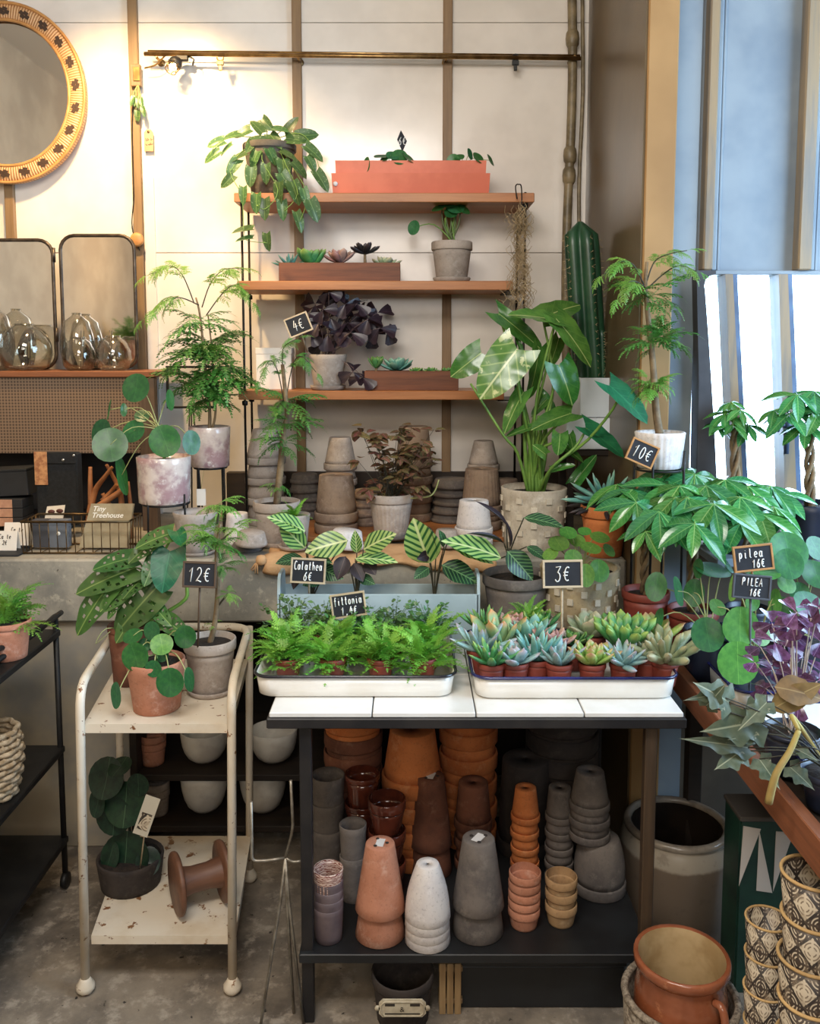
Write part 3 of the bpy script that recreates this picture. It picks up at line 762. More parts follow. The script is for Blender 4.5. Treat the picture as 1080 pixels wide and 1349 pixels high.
istack(735, 1200, U, 38, 29, 44, [21, 21, 21, 21], c_greyd, 'upturned small grey pot', 'behind the tan pots', d=2.17, jit=.02)
ustack(738, 1224, U, 42, 33, 28, [18, 18], c_tan, 'squat small tan pot', 'at the shelf front right', rim=.4, jit=.03)
istack(788, 1203, U, 70, 50, 70, [], c_greyd, 'big round shouldered dark grey pot', 'under the grey pot stack', rim=.2, belly=.1, d=2.14)
zb = U + upx(70, V((0, 2.14, U))) + .001
istack(775, 1130, zb, 54, 36, 50, [20, 20], c_greyd, 'upturned grey pot', 'on the big shouldered pot', d=2.14)
istack(690, 1180, U, 74, 60, 120, [], c_dark, 'large dark upturned pot', 'behind the small orange pots', d=2.33, rim=.15)
ustack(736, 1150, U, 94, 72, 90, [26, 26, 26, 26], c_dark, 'large dark bowl pot', 'at the back under the table', d=2.40, rim=.25, group='large dark bowl pots')
istack(616, 1150, U, 76, 58, 66, [33, 33, 33, 33], c_orange, 'upturned large orange pot', 'behind the dark grey pots', d=2.38, rim=.28)
istack(543, 1150, U, 80, 58, 78, [32, 32, 32], c_orange, 'upturned wide orange pot', 'behind the brown glazed bowls', d=2.28, rim=.25)
ustack(466, 1150, U, 76, 60, 72, [30, 24, 24, 24], c_brown, 'wide brown clay pot', 'at back left under the table', d=2.36, rim=.25, mats=[c_dark, c_brown, c_brown, c_brown, c_orange])
ustack(510, 1170, U, 50, 36, 46, [42, 42], g_brown, 'glossy brown glazed bowl', 'beside the orange pots', d=2.12, rim=.3, name='bowl', cat='bowl')
ustack(478, 1170, U, 46, 34, 50, [44, 38], g_brown, 'glossy brown glazed cup', 'left of the glazed bowls', d=2.22, rim=.15, name='bowl', cat='bowl')
# ---------------------------------------------------------------- white hanging bowls under the ledge
g_bowl = glaze('pale_bowl', (226, 220, 208), (204, 196, 184), None, 9, .4, .2)
k = 0
lbs = ['pale round bowl on the upper low shelf behind the trolley', 'pale round bowl on the upper low shelf beside the table', 'pale round bowl on the lower shelf behind the trolley', 'pale round bowl on the lower shelf beside the table']
for (px, row) in ((270, 0), (361, 0), (270, 1), (347, 1)):
    d = UY - .03; z = BOWLZ[row]; q = V((P(px, 1000 + 65*row, d).x, d, z)); r = sz(31, q); h = upx(41 if row == 0 else 54, q)
    t = thing('round_bowl', q, lbs[k], 'bowl', 'pale round bowls under the ledge'); k += 1
    pr = [(0, 0)] + [(r*math.sin(a)**.6, h*(1-math.cos(a))) for a in [math.radians(x) for x in (20, 35, 50, 65, 80, 90)]]
    pr += [(r*.97, h+.003), (r*.92, h)] + [(r*.92*math.sin(a)**.6, h*(1-.95*math.cos(a))) for a in [math.radians(x) for x in (75, 50, 25)]] + [(0, h*.06)]
    MB().lathe(pr, 28).build('bowl_body', g_bowl, t)
    MB().tube([(r*.965*math.cos(a), r*.965*math.sin(a), h+.001) for a in [i*math.pi/14 for i in range(28)]], .003, 6, closed=True).build('rim', g_bowl, t)
for i, (px, m_, row) in enumerate(((202, c_terra, 0), (205, c_grey, 1))):
    ustack(px, 1000, BOWLZ[row]+.0004, 34, 28, (30, 34)[row], [10], m_, ('small pinkish clay pot', 'small grey clay pot')[row], ('on the upper low shelf', 'on the lower low shelf')[row], d=UY-.05, rim=.3)
istack(300, 1143, BOWLZ[2]+.0004, 60, 44, 34, [], c_dark, 'dark upturned planter', 'on the lowest shelf behind the spool', d=UY-.02)
# ---------------------------------------------------------------- crock, jug, basket and patterned cups at lower right
g_crock = NT('stoneware_glaze')
def _cr(t):
    z = t.xyz()[2]; n = t.noise(9, 5)
    f = t.sstep(t.m_('ADD', z, t.m_('MULTIPLY', n, .03)), .235, .245)
    c = t.mix(f, s2l((112, 98, 84)), s2l((168, 158, 142)))
    c = t.mix(t.m_('MULTIPLY', t.sstep(t.noise(30, 5), .55, .7), .35), c, s2l((84, 74, 64)))
    t.set('Base Color', c); t.set('Roughness', .3); t.set('Coat Weight', .25); return t.m
m_crock = _cr(g_crock)
q = base_at(886, 1252, 0, 66); r = sz(72, q); 
hk = P(886, 1085, q.y).z
ck = thing('stoneware_crock', q, 'large two tone stoneware crock standing on the floor', 'crock')
MB().lathe([(0, 0), (r*.86, 0), (r*.92, .01), (r*.98, hk*.3), (r, hk*.62), (r*1.0, hk*.8), (r*.94, hk*.93), (r*.90, hk*.96), (r*.90, hk), (r*.80, hk)], 36).build('crock_body', m_crock, ck)
MB().lathe([(r*.80, hk), (r*.80, hk*.93), (r*.88, hk*.6), (r*.85, .02), (0, .02)], 36).build('inner_wall', glaze('crock_inside', (44, 36, 30), (32, 27, 24)), ck)
MB().tube([(r*.865*math.cos(a), r*.865*math.sin(a), hk) for a in [i*math.pi/18 for i in range(36)]], r*.075, 8, closed=True).build('rim', glaze('crock_rim', (150, 140, 126), (120, 110, 98)), ck)
# jug
g_jug = glaze('jug_glaze', (164, 98, 68), (138, 78, 50), (184, 120, 84), 8, .22, .5)
jd = 1.72; jz = P(898, 1256, jd).z; q = V((P(898, 1256, jd).x, jd, 0)); r = sz(62, V((q.x, jd, jz)))
jb = thing('speckled_basket', (q.x, jd, 0), 'speckled grey woven basket holding the terracotta jug', 'basket')
br_ = sz(74, V((q.x, jd, jz-.08))); bh = P(898, 1310, jd).z
mt = mat('speckled_weave', (170, 158, 140), (104, 92, 80), .8, 120, bump=.6, bs=120, bd=.004)
MB().lathe([(0, 0), (br_*.8, 0), (br_*.84, .006), (br_*.97, bh*.6), (br_, bh), (br_*.94, bh), (br_*.9, bh*.6), (br_*.78, .01), (0, .01)], 32).build('basket_wall', mt, jb)
MB().tube([(br_*.97*math.cos(a), br_*.97*math.sin(a), bh) for a in [i*math.pi/18 for i in range(36)]], .008, 8, closed=True).build('rim', mt, jb)
jg = thing('clay_jug', (q.x, jd, .0115), 'glazed terracotta jug with a small handle in the basket', 'jug')
hj = jz - .0115
m_jin = glaze('jug_inside', (190, 166, 126), (164, 138, 98), None, 9, .3, .2)
b = MB().lathe([(0, 0), (r*.6, 0), (r*.66, .008), (r*.9, hj*.35), (r*.98, hj*.58), (r*.95, hj*.75), (r*.88, hj*.86), (r*.9, hj*.9)], 36).build('jug_body', g_jug, jg)
MB().lathe([(r*.9, hj*.9), (r*1.0, hj*.94), (r*1.0, hj*.985), (r*.97, hj), (r*.9, hj*.99)], 36).build('rim', g_jug, jg)
MB().lathe([(r*.9, hj*.99), (r*.83, hj*.9), (r*.86, hj*.7), (r*.7, hj*.2), (0, hj*.12)], 36).build('inner_wall', m_jin, jg)
ha = math.radians(-62); ca, sa = math.cos(ha), math.sin(ha)
hp = [(ca*r*.93, sa*r*.93, hj*.84), (ca*r*1.12, sa*r*1.12, hj*.84), (ca*r*1.22, sa*r*1.22, hj*.72), (ca*r*1.12, sa*r*1.12, hj*.58), (ca*r*.95, sa*r*.95, hj*.52)]
MB().tube(smoothpath(hp, 5), r*.085, 9).build('handle', g_jug, jg)
# patterned cups
def patt():
    t = NT('patterned_tile_glaze'); o = t.xyz()
    ang = t.n.new('ShaderNodeMath'); ang.operation = 'ARCTAN2'
    t.t.links.new(o[1], ang.inputs[0]); t.t.links.new(o[0], ang.inputs[1])
    u = t.m_('MULTIPLY', ang.outputs[0], 7/6.2832); w = t.m_('MULTIPLY', o[2], 16)
    a = t.m_('ADD', u, w); b = t.m_('SUBTRACT', u, w)
    fa = t.m_('ABSOLUTE', t.m_('SUBTRACT', t.m_('FRACT', a), .5)); fb = t.m_('ABSOLUTE', t.m_('SUBTRACT', t.m_('FRACT', b), .5))
    ln = t.sstep(t.m_('MAXIMUM', fa, fb), .43, .45)
    par = t.m_('PINGPONG', t.m_('ADD', t.m_('FLOOR', a), t.m_('FLOOR', b)), 1)
    rad = t.m_('SQRT', t.m_('ADD', t.m_('MULTIPLY', fa, fa), t.m_('MULTIPLY', fb, fb)))
    fl = t.sstep(t.m_('SINE', t.m_('MULTIPLY', rad, 38)), .2, .5)
    pet = t.sstep(t.m_('ABSOLUTE', t.m_('SUBTRACT', fa, fb)), .06, .1)
    orn = t.m_('MULTIPLY', fl, pet)
    c1 = t.mix(orn, s2l((70, 58, 50)), s2l((206, 192, 168))); c2 = t.mix(orn, s2l((204, 190, 166)), s2l((128, 112, 94)))
    c = t.mix(par, c1, c2); c = t.mix(ln, c, s2l((52, 44, 40)))
    c = t.mix(t.m_('MULTIPLY', t.sstep(t.noise(60, 4), .5, .66), .55), c, s2l((150, 132, 110)))
    t.set('Base Color', c); t.set('Roughness', .45); return t.m
m_patt = patt(); m_prim = clay('pattern_rim', (214, 178, 122), (196, 158, 106))
def pcup(px, ytop, w, d, n, stp, hpx, lb):
    q = P(px, ytop, d); r = sz(w/2, q); h = upx(hpx, q); st = upx(stp, q); zt = q.z
    for i in range(n):
        z = zt - h - st*i
        if z < .001: break
        t = thing('patterned_cup', (q.x + R.uniform(-.003, .003), d, z), f'patterned tile motif cup, {ORD[i]} of the {lb}', 'cup', f'patterned cups in the {lb}', R.uniform(0, 6))
        MB().lathe([(0, 0), (r*.72, 0), (r*.75, .003), (r*.97, h), (r*.9, h), (r*.70, .006), (0, .006)], 32).build('cup_wall', m_patt, t)
        MB().tube([(r*.94*math.cos(a), r*.94*math.sin(a), h) for a in [j*math.pi/16 for j in range(32)]], r*.055, 7, closed=True).build('rim', m_prim, t)
    return z
za = pcup(1075, 1150, 88, 1.48, 5, 58, 96, 'tall stack nearest the right edge')
zb2 = pcup(1012, 1210, 58, 1.62, 4, 48, 76, 'smaller stack beside the jug')
m_crate = wood('crate_dark', (64, 58, 50), (46, 42, 38), 'X', 9)
for (px, yy, d, z, w, lb) in ((1075, 1150, 1.48, za, .17, 'dark wooden block under the tall patterned cups'), (1012, 1210, 1.62, zb2, .13, 'dark wooden block under the smaller patterned cups')):
    q = P(px, yy, d)
    if z > .03:
        t = thing('wooden_block', (q.x, d, 0), lb, 'block')
        MB().box(-w/2, w/2, -w/2, w/2, 0, z-.016, bev=.003).build('block_body', m_crate, t)
        MB().box(-w/2-.004, w/2+.004, -w/2-.004, w/2+.004, z-.0155, z-.0005, bev=.002).build('top_plate', m_crate, t)
# green planter with white triangles
gd = 2.0; q0 = P(973, 1190, gd); q1 = P(1060, 1082, gd)
m_green = mat('bottle_green_paint', (28, 66, 52), (20, 46, 40), .5, 7)
gt = thing('triangle_planter', ((q0.x+q1.x)/2, gd, 0), 'dark green box planter painted with white triangles', 'planter')
hw = (q1.x-q0.x)/2; hz = q1.z
MB().box(-hw, hw, 0, .006, 0, hz, bev=.001).build('front_panel', m_green, gt)
MB().box(-hw, hw, .10, .106, 0, hz).build('back_panel', m_green, gt)
for s in (-1, 1): MB().box(s*hw-.003, s*hw+.003, .006, .10, 0, hz).build('side_panel', m_green, gt)
MB().box(-hw-.005, hw+.005, -.004, .11, hz, hz+.012, bev=.002).build('top_edge', mat('planter_edge', (84, 78, 72), None, .6), gt)
mtri = mat('white_paint_flat', (216, 206, 196), None, .7)
def gp_(px, py): v = P(px, py, gd); return (v.x-gt.location.x, v.z)
for tri in ([(979, 1088), (1002, 1092), (973, 1167)], [(1000, 1094), (1017, 1176), (996, 1173)], [(1022, 1095), (1045, 1097), (1018, 1174)]):
    MB().prism([gp_(*p) for p in tri][::-1], -.0012, .0, None).build('painted_triangle', mtri, gt)
# ---------------------------------------------------------------- cast sign plate, low floor things under the table
sg = thing('name_plate', (P(530, 1328, 1.85).x, 1.85, P(530, 1328, 1.85).z), 'cream cast plate with an ampersand on a dark pot below shelf', 'plate')
k = sz(1, V(sg.location))
m_pl = mat('cream_plate', (206, 196, 172), (180, 168, 144), .5, 30); m_let = mat('plate_letter', (52, 46, 40), None, .7)
def octa(w, h, c): return [(-w+c, -h), (w-c, -h), (w, -h+c), (w, h-c), (w-c, h), (-w+c, h), (-w, h-c), (-w, -h+c)]
MB().prism(octa(31*k, 12*k, 5*k), -.002, .003).build('plate_body', m_pl, sg)
MB().tube([V((x*.9, -.003, z*.82)) for x, z in octa(31*k, 12*k, 5*k)], 1.0*k, 6, closed=True).build('border', m_pl, sg)
pot_q = V((sg.location.x, 1.85+.078, 0))
pt = thing('flower_pot', pot_q, 'dark brown pot on the floor behind the cream plate', 'pot')
pot_parts(pt, .073, .06, sg.location.z+.035, c_dark, .2, .05)
cj = thing('small_crate', (P(592, 1330, 1.95).x, 1.95, 0), 'tan slatted crate on the floor below the table shelf', 'crate')
mcr = wood('tan_crate', (176, 146, 104), (140, 112, 78), 'Z')
for i in range(3): MB().box(-.025+i*.018, -.010+i*.018, -.02, -.012, 0, .125, bev=.001).build('slat', mcr, cj)
for z in (.02, .1): MB().box(-.026, .03, -.0115, .03, z, z+.012, bev=.001).build('rail', mcr, cj)

bb_ = thing('storage_box', ((P(605, 1340, 1.95).x+P(822, 1340, 1.95).x)/2, 1.95, 0), 'low black storage box on the floor under the table shelf', 'box')
hw_ = (P(822, 1340, 1.95).x-P(605, 1340, 1.95).x)/2
MB().box(-hw_, hw_, 0, .3, 0, .105, bev=.003).build('box_body', MC['shelf_black'], bb_)
MB().box(-hw_-.004, hw_+.004, -.004, .304, .1055, .125, bev=.003).build('lid', MC['shelf_black'], bb_)
# ================================================================ leaves
def leafmat(name, c1, c2, rib=None, ribw=.012, veins=None, rough=.32, var=.2, hue=.02, ns=3.0, spots=None, tr=.22):
    t = NT(name); o = t.xyz(); ax = t.m_('ABSOLUTE', o[0])
    c = t.mix(t.sstep(t.noise(ns, 3), .35, .65), s2l(c1), s2l(c2))
    if veins:
        fq, sl, vc, lo, hi = veins[:5]
        ph = t.m_('MULTIPLY', t.m_('SUBTRACT', o[1], t.m_('MULTIPLY', ax, sl)), fq)
        wv = t.m_('SINE', ph); f = t.sstep(wv, lo, hi)
        if len(veins) > 5:   # stripes fade at the rim: veins[5]=(from,to) of |x|
            f = t.m_('MULTIPLY', f, t.m_('SUBTRACT', 1.0, t.sstep(ax, *veins[5])))
        c = t.mix(f, c, s2l(vc))
    if spots: c = t.mix(t.sstep(t.noise(spots[0], 3, .6), spots[1], spots[2]), c, s2l(spots[3]))
    if rib: c = t.mix(t.m_('SUBTRACT', 1.0, t.sstep(ax, ribw*.5, ribw*1.3)), c, s2l(rib))
    c = t.rand(c, var, hue)
    t.set('Base Color', c); t.set('Roughness', rough); t.set('Specular IOR Level', .55)
    tl = t.n.new('ShaderNodeBsdfTranslucent'); mx = t.n.new('ShaderNodeMixShader'); mx.inputs[0].default_value = tr
    t.t.links.new(c, tl.inputs[0]); t.t.links.new(t.b.outputs[0], mx.inputs[1]); t.t.links.new(tl.outputs[0], mx.inputs[2])
    t.t.links.new(mx.outputs[0], t.n['Material Output'].inputs[0])
    return t.m
G = dict(
 pilea=leafmat('pilea_leaf', (42, 98, 58), (54, 116, 62), (70, 130, 76), .012, var=.25, hue=.02, rough=.36),
 pileal=leafmat('pilea_light_leaf', (80, 132, 58), (98, 150, 66), (126, 176, 84), .012, var=.22, rough=.4),
 philo=leafmat('philodendron_leaf', (58, 110, 48), (82, 134, 58), (168, 194, 120), .014, veins=(34, 1.0, (84, 132, 62), .9, 1.0), var=.22, rough=.2),
 variegated=leafmat('variegated_leaf', (96, 140, 60), (76, 122, 52), (214, 220, 160), .018, veins=(30, 1.0, (150, 176, 96), .75, 1.0), spots=(5, .58, .64, (196, 204, 140)), var=.1, rough=.22),
 adans=leafmat('swiss_cheese_leaf', (60, 100, 50), (78, 118, 56), (130, 160, 90), .014, var=.25, hue=.02),
 heart=leafmat('glossy_heart_leaf', (34, 104, 70), (44, 122, 80), (60, 136, 90), .012, veins=(28, .9, (50, 126, 82), .85, 1.0), var=.1, rough=.3),
 cala=leafmat('calathea_leaf', (176, 204, 120), (150, 190, 104), (214, 226, 160), .02, veins=(40, 1.5, (44, 98, 54), -.2, .7), rough=.34, var=.15),
 calad=leafmat('calathea_dark_leaf', (38, 74, 50), (28, 56, 42), (110, 150, 100), .014, veins=(52, 1.3, (104, 150, 92), .7, .95), rough=.3, var=.15),
 calab=leafmat('calathea_underside', (52, 36, 44), (40, 30, 36), (80, 60, 60), .014, rough=.5, var=.1),
 scin=leafmat('silver_vine_leaf', (82, 116, 66), (64, 98, 54), (120, 150, 90), .016, spots=(7, .58, .66, (138, 160, 112)), var=.28, rough=.35),
 pach=leafmat('pachira_leaf', (44, 116, 58), (70, 140, 64), (120, 170, 96), .012, veins=(60, .9, (84, 150, 84), .8, 1.0), var=.32, hue=.03, rough=.16),
 aral=leafmat('aralia_frond', (70, 124, 54), (90, 146, 62), None, var=.28, hue=.02, rough=.4),
 aralg=leafmat('aralia_light_frond', (118, 166, 70), (100, 150, 60), None, var=.2, hue=.02, rough=.4),
 fern=leafmat('fern_frond', (140, 198, 80), (118, 182, 66), None, var=.22, hue=.02, rough=.45, tr=.3),
 oxal=leafmat('purple_leaf', (44, 34, 44), (58, 44, 54), (80, 64, 74), .012, var=.25, rough=.35),
 oxalp=leafmat('bright_purple_leaf', (74, 40, 62), (104, 66, 100), (150, 110, 136), .014, var=.4, hue=.04, rough=.2),
 ivy=leafmat('ivy_leaf', (98, 108, 84), (74, 88, 66), (150, 156, 128), .016, spots=(4, .60, .68, (176, 172, 140)), var=.3, rough=.45),
 brown=leafmat('dry_leaf', (128, 104, 58), (104, 84, 48), (150, 130, 84), .014, var=.15, rough=.6),
 darkl=leafmat('dark_round_leaf', (34, 62, 42), (24, 46, 34), (70, 100, 72), .016, var=.2, rough=.3),
 fitt=leafmat('red_green_leaf', (92, 96, 58), (128, 78, 62), (150, 110, 90), .03, var=.35, hue=.05, rough=.5),
 small=leafmat('tiny_leaf', (84, 124, 70), (112, 152, 88), None, var=.3, hue=.02),
)
m_stem = mat('green_stem', (122, 158, 72), (96, 136, 60), .45, 12)
m_stemd = mat('dark_stem', (62, 60, 42), (48, 44, 34), .6, 12)
m_stemb = mat('brown_trunk', (138, 116, 86), (104, 86, 64), .8, 30, bump=.6, bs=60, bd=.004)
m_stemp = mat('pale_petiole', (176, 178, 120), (150, 160, 100), .45, 12)
LMESH = {}
def leafgrid(key, wf, rows=9, half=3, fold=.10, arch=.12, lobe=0, ripple=0, skip=None, m=None, tipdrop=0):
    vs = []; fs = []; C = 2*half+1
    for i in range(rows+1):
        t = i/rows; w = max(wf(t), .0008)
        for j in range(-half, half+1):
            c = j/half; x = c*w
            y = t - lobe*abs(c)**1.3*(1-t)**2.2
            z = fold*abs(x)*2*(1 if fold > 0 else 1) - arch*(t**2) - arch*.8*abs(x)**1.7 + ripple*math.sin(t*19+abs(c)*2)*abs(c)*w
            vs.append((x, y, z))
    for i in range(rows):
        for j in range(C-1):
            if skip and skip(i, j-half): continue
            a = i*C+j; fs.append((a, a+1, a+C+1, a+C))
    me = MB().add(vs, fs, True).mesh(key, m); LMESH[key] = me; return me
s_ov = lambda W_: (lambda t: W_*math.sin(math.pi*min(1, t**.85))**.8*(1 - .15*t))
s_lan = lambda W_: (lambda t: W_*(math.sin(math.pi*t**1.15)**.85 if 0 < t < 1 else 0))
s_heart = lambda W_: (lambda t: W_*1.25*((1-t)**.62)*((t+.22)**.42))
leafgrid('philo', s_heart(.50), 10, 3, .10, .16, .20, .05, m=G['philo'])
leafgrid('variegated', s_heart(.50), 10, 3, .10, .16, .20, .05, m=G['variegated'])
leafgrid('heartg', s_heart(.52), 10, 3, .12, .16, .22, .04, m=G['heart'])
leafgrid('scin', s_heart(.42), 7, 2, .16, .2, .12, m=G['scin'])
leafgrid('ovate', s_ov(.30), 8, 2, .1, .15, m=G['philo'])
def holes(i, j):
    return j in (-3, 1) and i in (4, 8, 12) or j in (-2, 2) and i in (4, 8) or j in (-4, 3) and i in (6, 10)
leafgrid('adans', s_heart(.44), 18, 5, .08, .2, .14, .04, skip=holes, m=G['adans'])
leafgrid('cala', s_ov(.27), 10, 3, .12, .18, 0, .06, m=G['cala'])
leafgrid('calad', s_ov(.27), 10, 3, .12, .18, 0, .06, m=G['calad'])
leafgrid('calab', s_ov(.30), 8, 2, .2, .2, m=G['calab'])
leafgrid('pach', s_lan(.19), 9, 2, .16, .22, m=G['pach'])
def pw(pts):
    def f(t):
        for (a, b), (c, d_) in zip(pts, pts[1:]):
            if t <= c: u = (t-a)/(c-a); u = u*u*(3-2*u); return b + (d_-b)*u
        return 0
    return f
leafgrid('ivy', pw([(0, .16), (.14, .44), (.30, .24), (.46, .36), (.64, .15), (1, 0)]), 16, 3, .08, .2, .12, .08, m=G['ivy'])
leafgrid('brown', s_ov(.34), 8, 3, .1, .2, 0, .1, m=G['brown'])
leafgrid('tiny', s_ov(.34), 4, 1, .1, .1, m=G['small'])
leafgrid('fitt', s_ov(.34), 4, 1, .1, .2, m=G['fitt'])
def tri_leaf(key, m):
    wf = lambda t: .02 + .52*t**.8 if t < .86 else .52*(.86**.8)*(1 - (t-.86)*2.2)
    return leafgrid(key, wf, 6, 2, .22, .12, -.10, m=m)
tri_leaf('oxal', G['oxal']); tri_leaf('oxalp', G['oxalp'])
def disc_leaf(key, m, cup=.22):
    vs = [(0, 0, -cup*.2)]; fs = []; N = 18
    for k, rr in enumerate((.35, .7, 1.0)):
        for i in range(N):
            a = 2*math.pi*i/N; vs.append((rr*math.cos(a), rr*math.sin(a)*(1.04), -cup*.2 + cup*rr**2*.6*(1+.25*math.sin(3*a)) - cup*.9*max(0, rr-.7)))
    for i in range(N):
        j = (i+1) % N; fs.append((0, 1+i, 1+j))
        for k in range(2): fs.append((1+k*N+i, 1+(k+1)*N+i, 1+(k+1)*N+j, 1+k*N+j))
    LMESH[key] = MB().add(vs, fs, True).mesh(key, m); return LMESH[key]
for k_ in ('pilea', 'pileal', 'darkl'): disc_leaf(k_, G[k_])
def pinnate(key, m, pairs=7, pl=.34, pw=.07, teeth=4, arch=.35, droop=.4, seed=1, taper=.75, start=.22):
    """feathery frond along +Y: arching rachis, paired pinnae with toothed margin"""
    r = random.Random(seed); b = MB()
    cv = lambda t: V((0, t, .10*math.sin(t*2.2) - arch*t*t))
    b.tube([cv(i/6) for i in range(7)], [.010*(1-.7*i/6) for i in range(7)], 4, caps=False)
    def pinna(p, d, L, w):
        side = d.cross(V((0, 0, 1))); side = side.normalized() if side.length > 1e-5 else V((1, 0, 0))
        n = teeth; cen = []
        vs = []; fs = []
        for i in range(n+1):
            t = i/n; c = p + d*(L*t) + V((0, 0, -droop*L*t*t)); vs.append(c)
        for s_ in (-1, 1):
            for i in range(n):
                t = (i+.75)/n; c = p + d*(L*min(t+.10, 1)) + V((0, 0, -droop*L*t*t - .02*L)); ww = w*(1-t*.75)*r.uniform(.8, 1.25)
                k = len(vs); vs.append(c + side*(s_*ww*1.0)); fs.append((i, i+1, k) if s_ > 0 else (i+1, i, k))
        b.add(vs, fs, False)
    for i in range(pairs):
        t = start + (.96-start)*i/pairs; p = cv(t); L = pl*(1 - taper*(t-start)/(1-start)*.75)*r.uniform(.85, 1.1)
        for s_ in (-1, 1):
            a = math.radians(58 - 22*t + r.uniform(-8, 8)); pinna(p, V((s_*math.sin(a), math.cos(a), r.uniform(-.1, .15))), L, pw)
    pinna(cv(.96), (cv(1)-cv(.9)).normalized(), pl*.5, pw*.9)
    LMESH[key] = b.mesh(key, m); return LMESH[key]
for i in range(3):
    pinnate(f'aral{i}', G['aral'], 6, .44, .115, 5, .35, .5, 10+i); pinnate(f'aralg{i}', G['aralg'], 6, .44, .105, 5, .30, .5, 20+i)
    pinnate(f'fern{i}', G['fern'], 11, .25, .085, 3, .35, .15, 30+i, start=.1)
def succ(key, m, L=1, w=.17, th=.12, tip=.7, base=.5, cup=.15, rows=7, n=8):
    """fleshy leaf: flattened tapering body along +Y"""
    vs = []; fs = []
    for i in range(rows+1):
        t = i/rows
        r = (base + (1-base)*math.sin(min(1, t/tip)*math.pi/2)) * (1 if t < tip else math.sqrt(max(0, 1-((t-tip)/(1-tip))**2)))
        if i == rows: r = .02
        for k in range(n):
            a = 2*math.pi*k/n; x = w*r*math.cos(a)
            vs.append((x, t, th*r*math.sin(a) + cup*t*t + .5*x*x))
    for i in range(rows):
        for k in range(n):
            k2 = (k+1) % n; fs.append((i*n+k, i*n+k2, (i+1)*n+k2, (i+1)*n+k))
    fs.append(tuple(range(n-1, -1, -1)))
    LMESH[key] = MB().add(vs, fs, True).mesh(key, m); return LMESH[key]
def smat(name, c1, c2, tip): 
    t = NT(name); o = t.xyz(); c = t.mix(t.sstep(t.noise(4, 3), .35, .65), s2l(c1), s2l(c2))
    c = t.mix(t.sstep(o[1], .72, 1.0), c, s2l(tip)); t.set('Base Color', t.rand(c, .14, .02)); t.set('Roughness', .45); t.set('Subsurface Weight', .0); return t.m
SM = dict(blue=smat('blue_succulent', (150, 182, 178), (128, 164, 164), (186, 170, 178)), green=smat('green_succulent', (92, 146, 84), (74, 126, 74), (120, 160, 80)),
 pink=smat('pink_succulent', (178, 136, 128), (150, 116, 110), (206, 164, 150)), pale=smat('pale_succulent', (168, 182, 150), (144, 164, 132), (200, 190, 160)),
 dark=smat('dark_succulent', (48, 46, 48), (36, 36, 40), (70, 56, 60)), lime=smat('lime_succulent', (160, 190, 100), (136, 172, 86), (190, 150, 110)),
 jade=smat('finger_succulent', (78, 146, 84), (64, 128, 74), (150, 180, 90)), grey=smat('grey_finger_succulent', (150, 160, 124), (132, 144, 110), (176, 170, 130)),
 teal=smat('teal_succulent', (90, 150, 140), (110, 166, 150), (150, 190, 170)), orange=smat('orange_tip_succulent', (128, 164, 120), (146, 166, 110), (206, 146, 96)))
for k_, m_ in SM.items():
    succ('ros_'+k_, m_, w=.24, th=.085, tip=.62, base=.45, cup=.22); succ('spk_'+k_, m_, w=.10, th=.07, tip=.25, base=.9, cup=.1); succ('fin_'+k_, m_, w=.085, th=.085, tip=.85, base=.8, cup=.0)
CAMV = V((0, -1, .12)).normalized()
def LMx(base, d, n, L, ws=1.0):
    y = d.normalized(); x = y.cross(n)
    x = x.normalized() if x.length > 1e-4 else y.orthogonal().normalized()
    z = x.cross(y)
    return Matrix(((x.x*L*ws, y.x*L, z.x*L, base.x), (x.y*L*ws, y.y*L, z.y*L, base.y), (x.z*L*ws, y.z*L, z.z*L, base.z), (0, 0, 0, 1)))
def jit(v, a): return V((v.x+R.uniform(-a, a), v.y+R.uniform(-a, a), v.z+R.uniform(-a, a)))
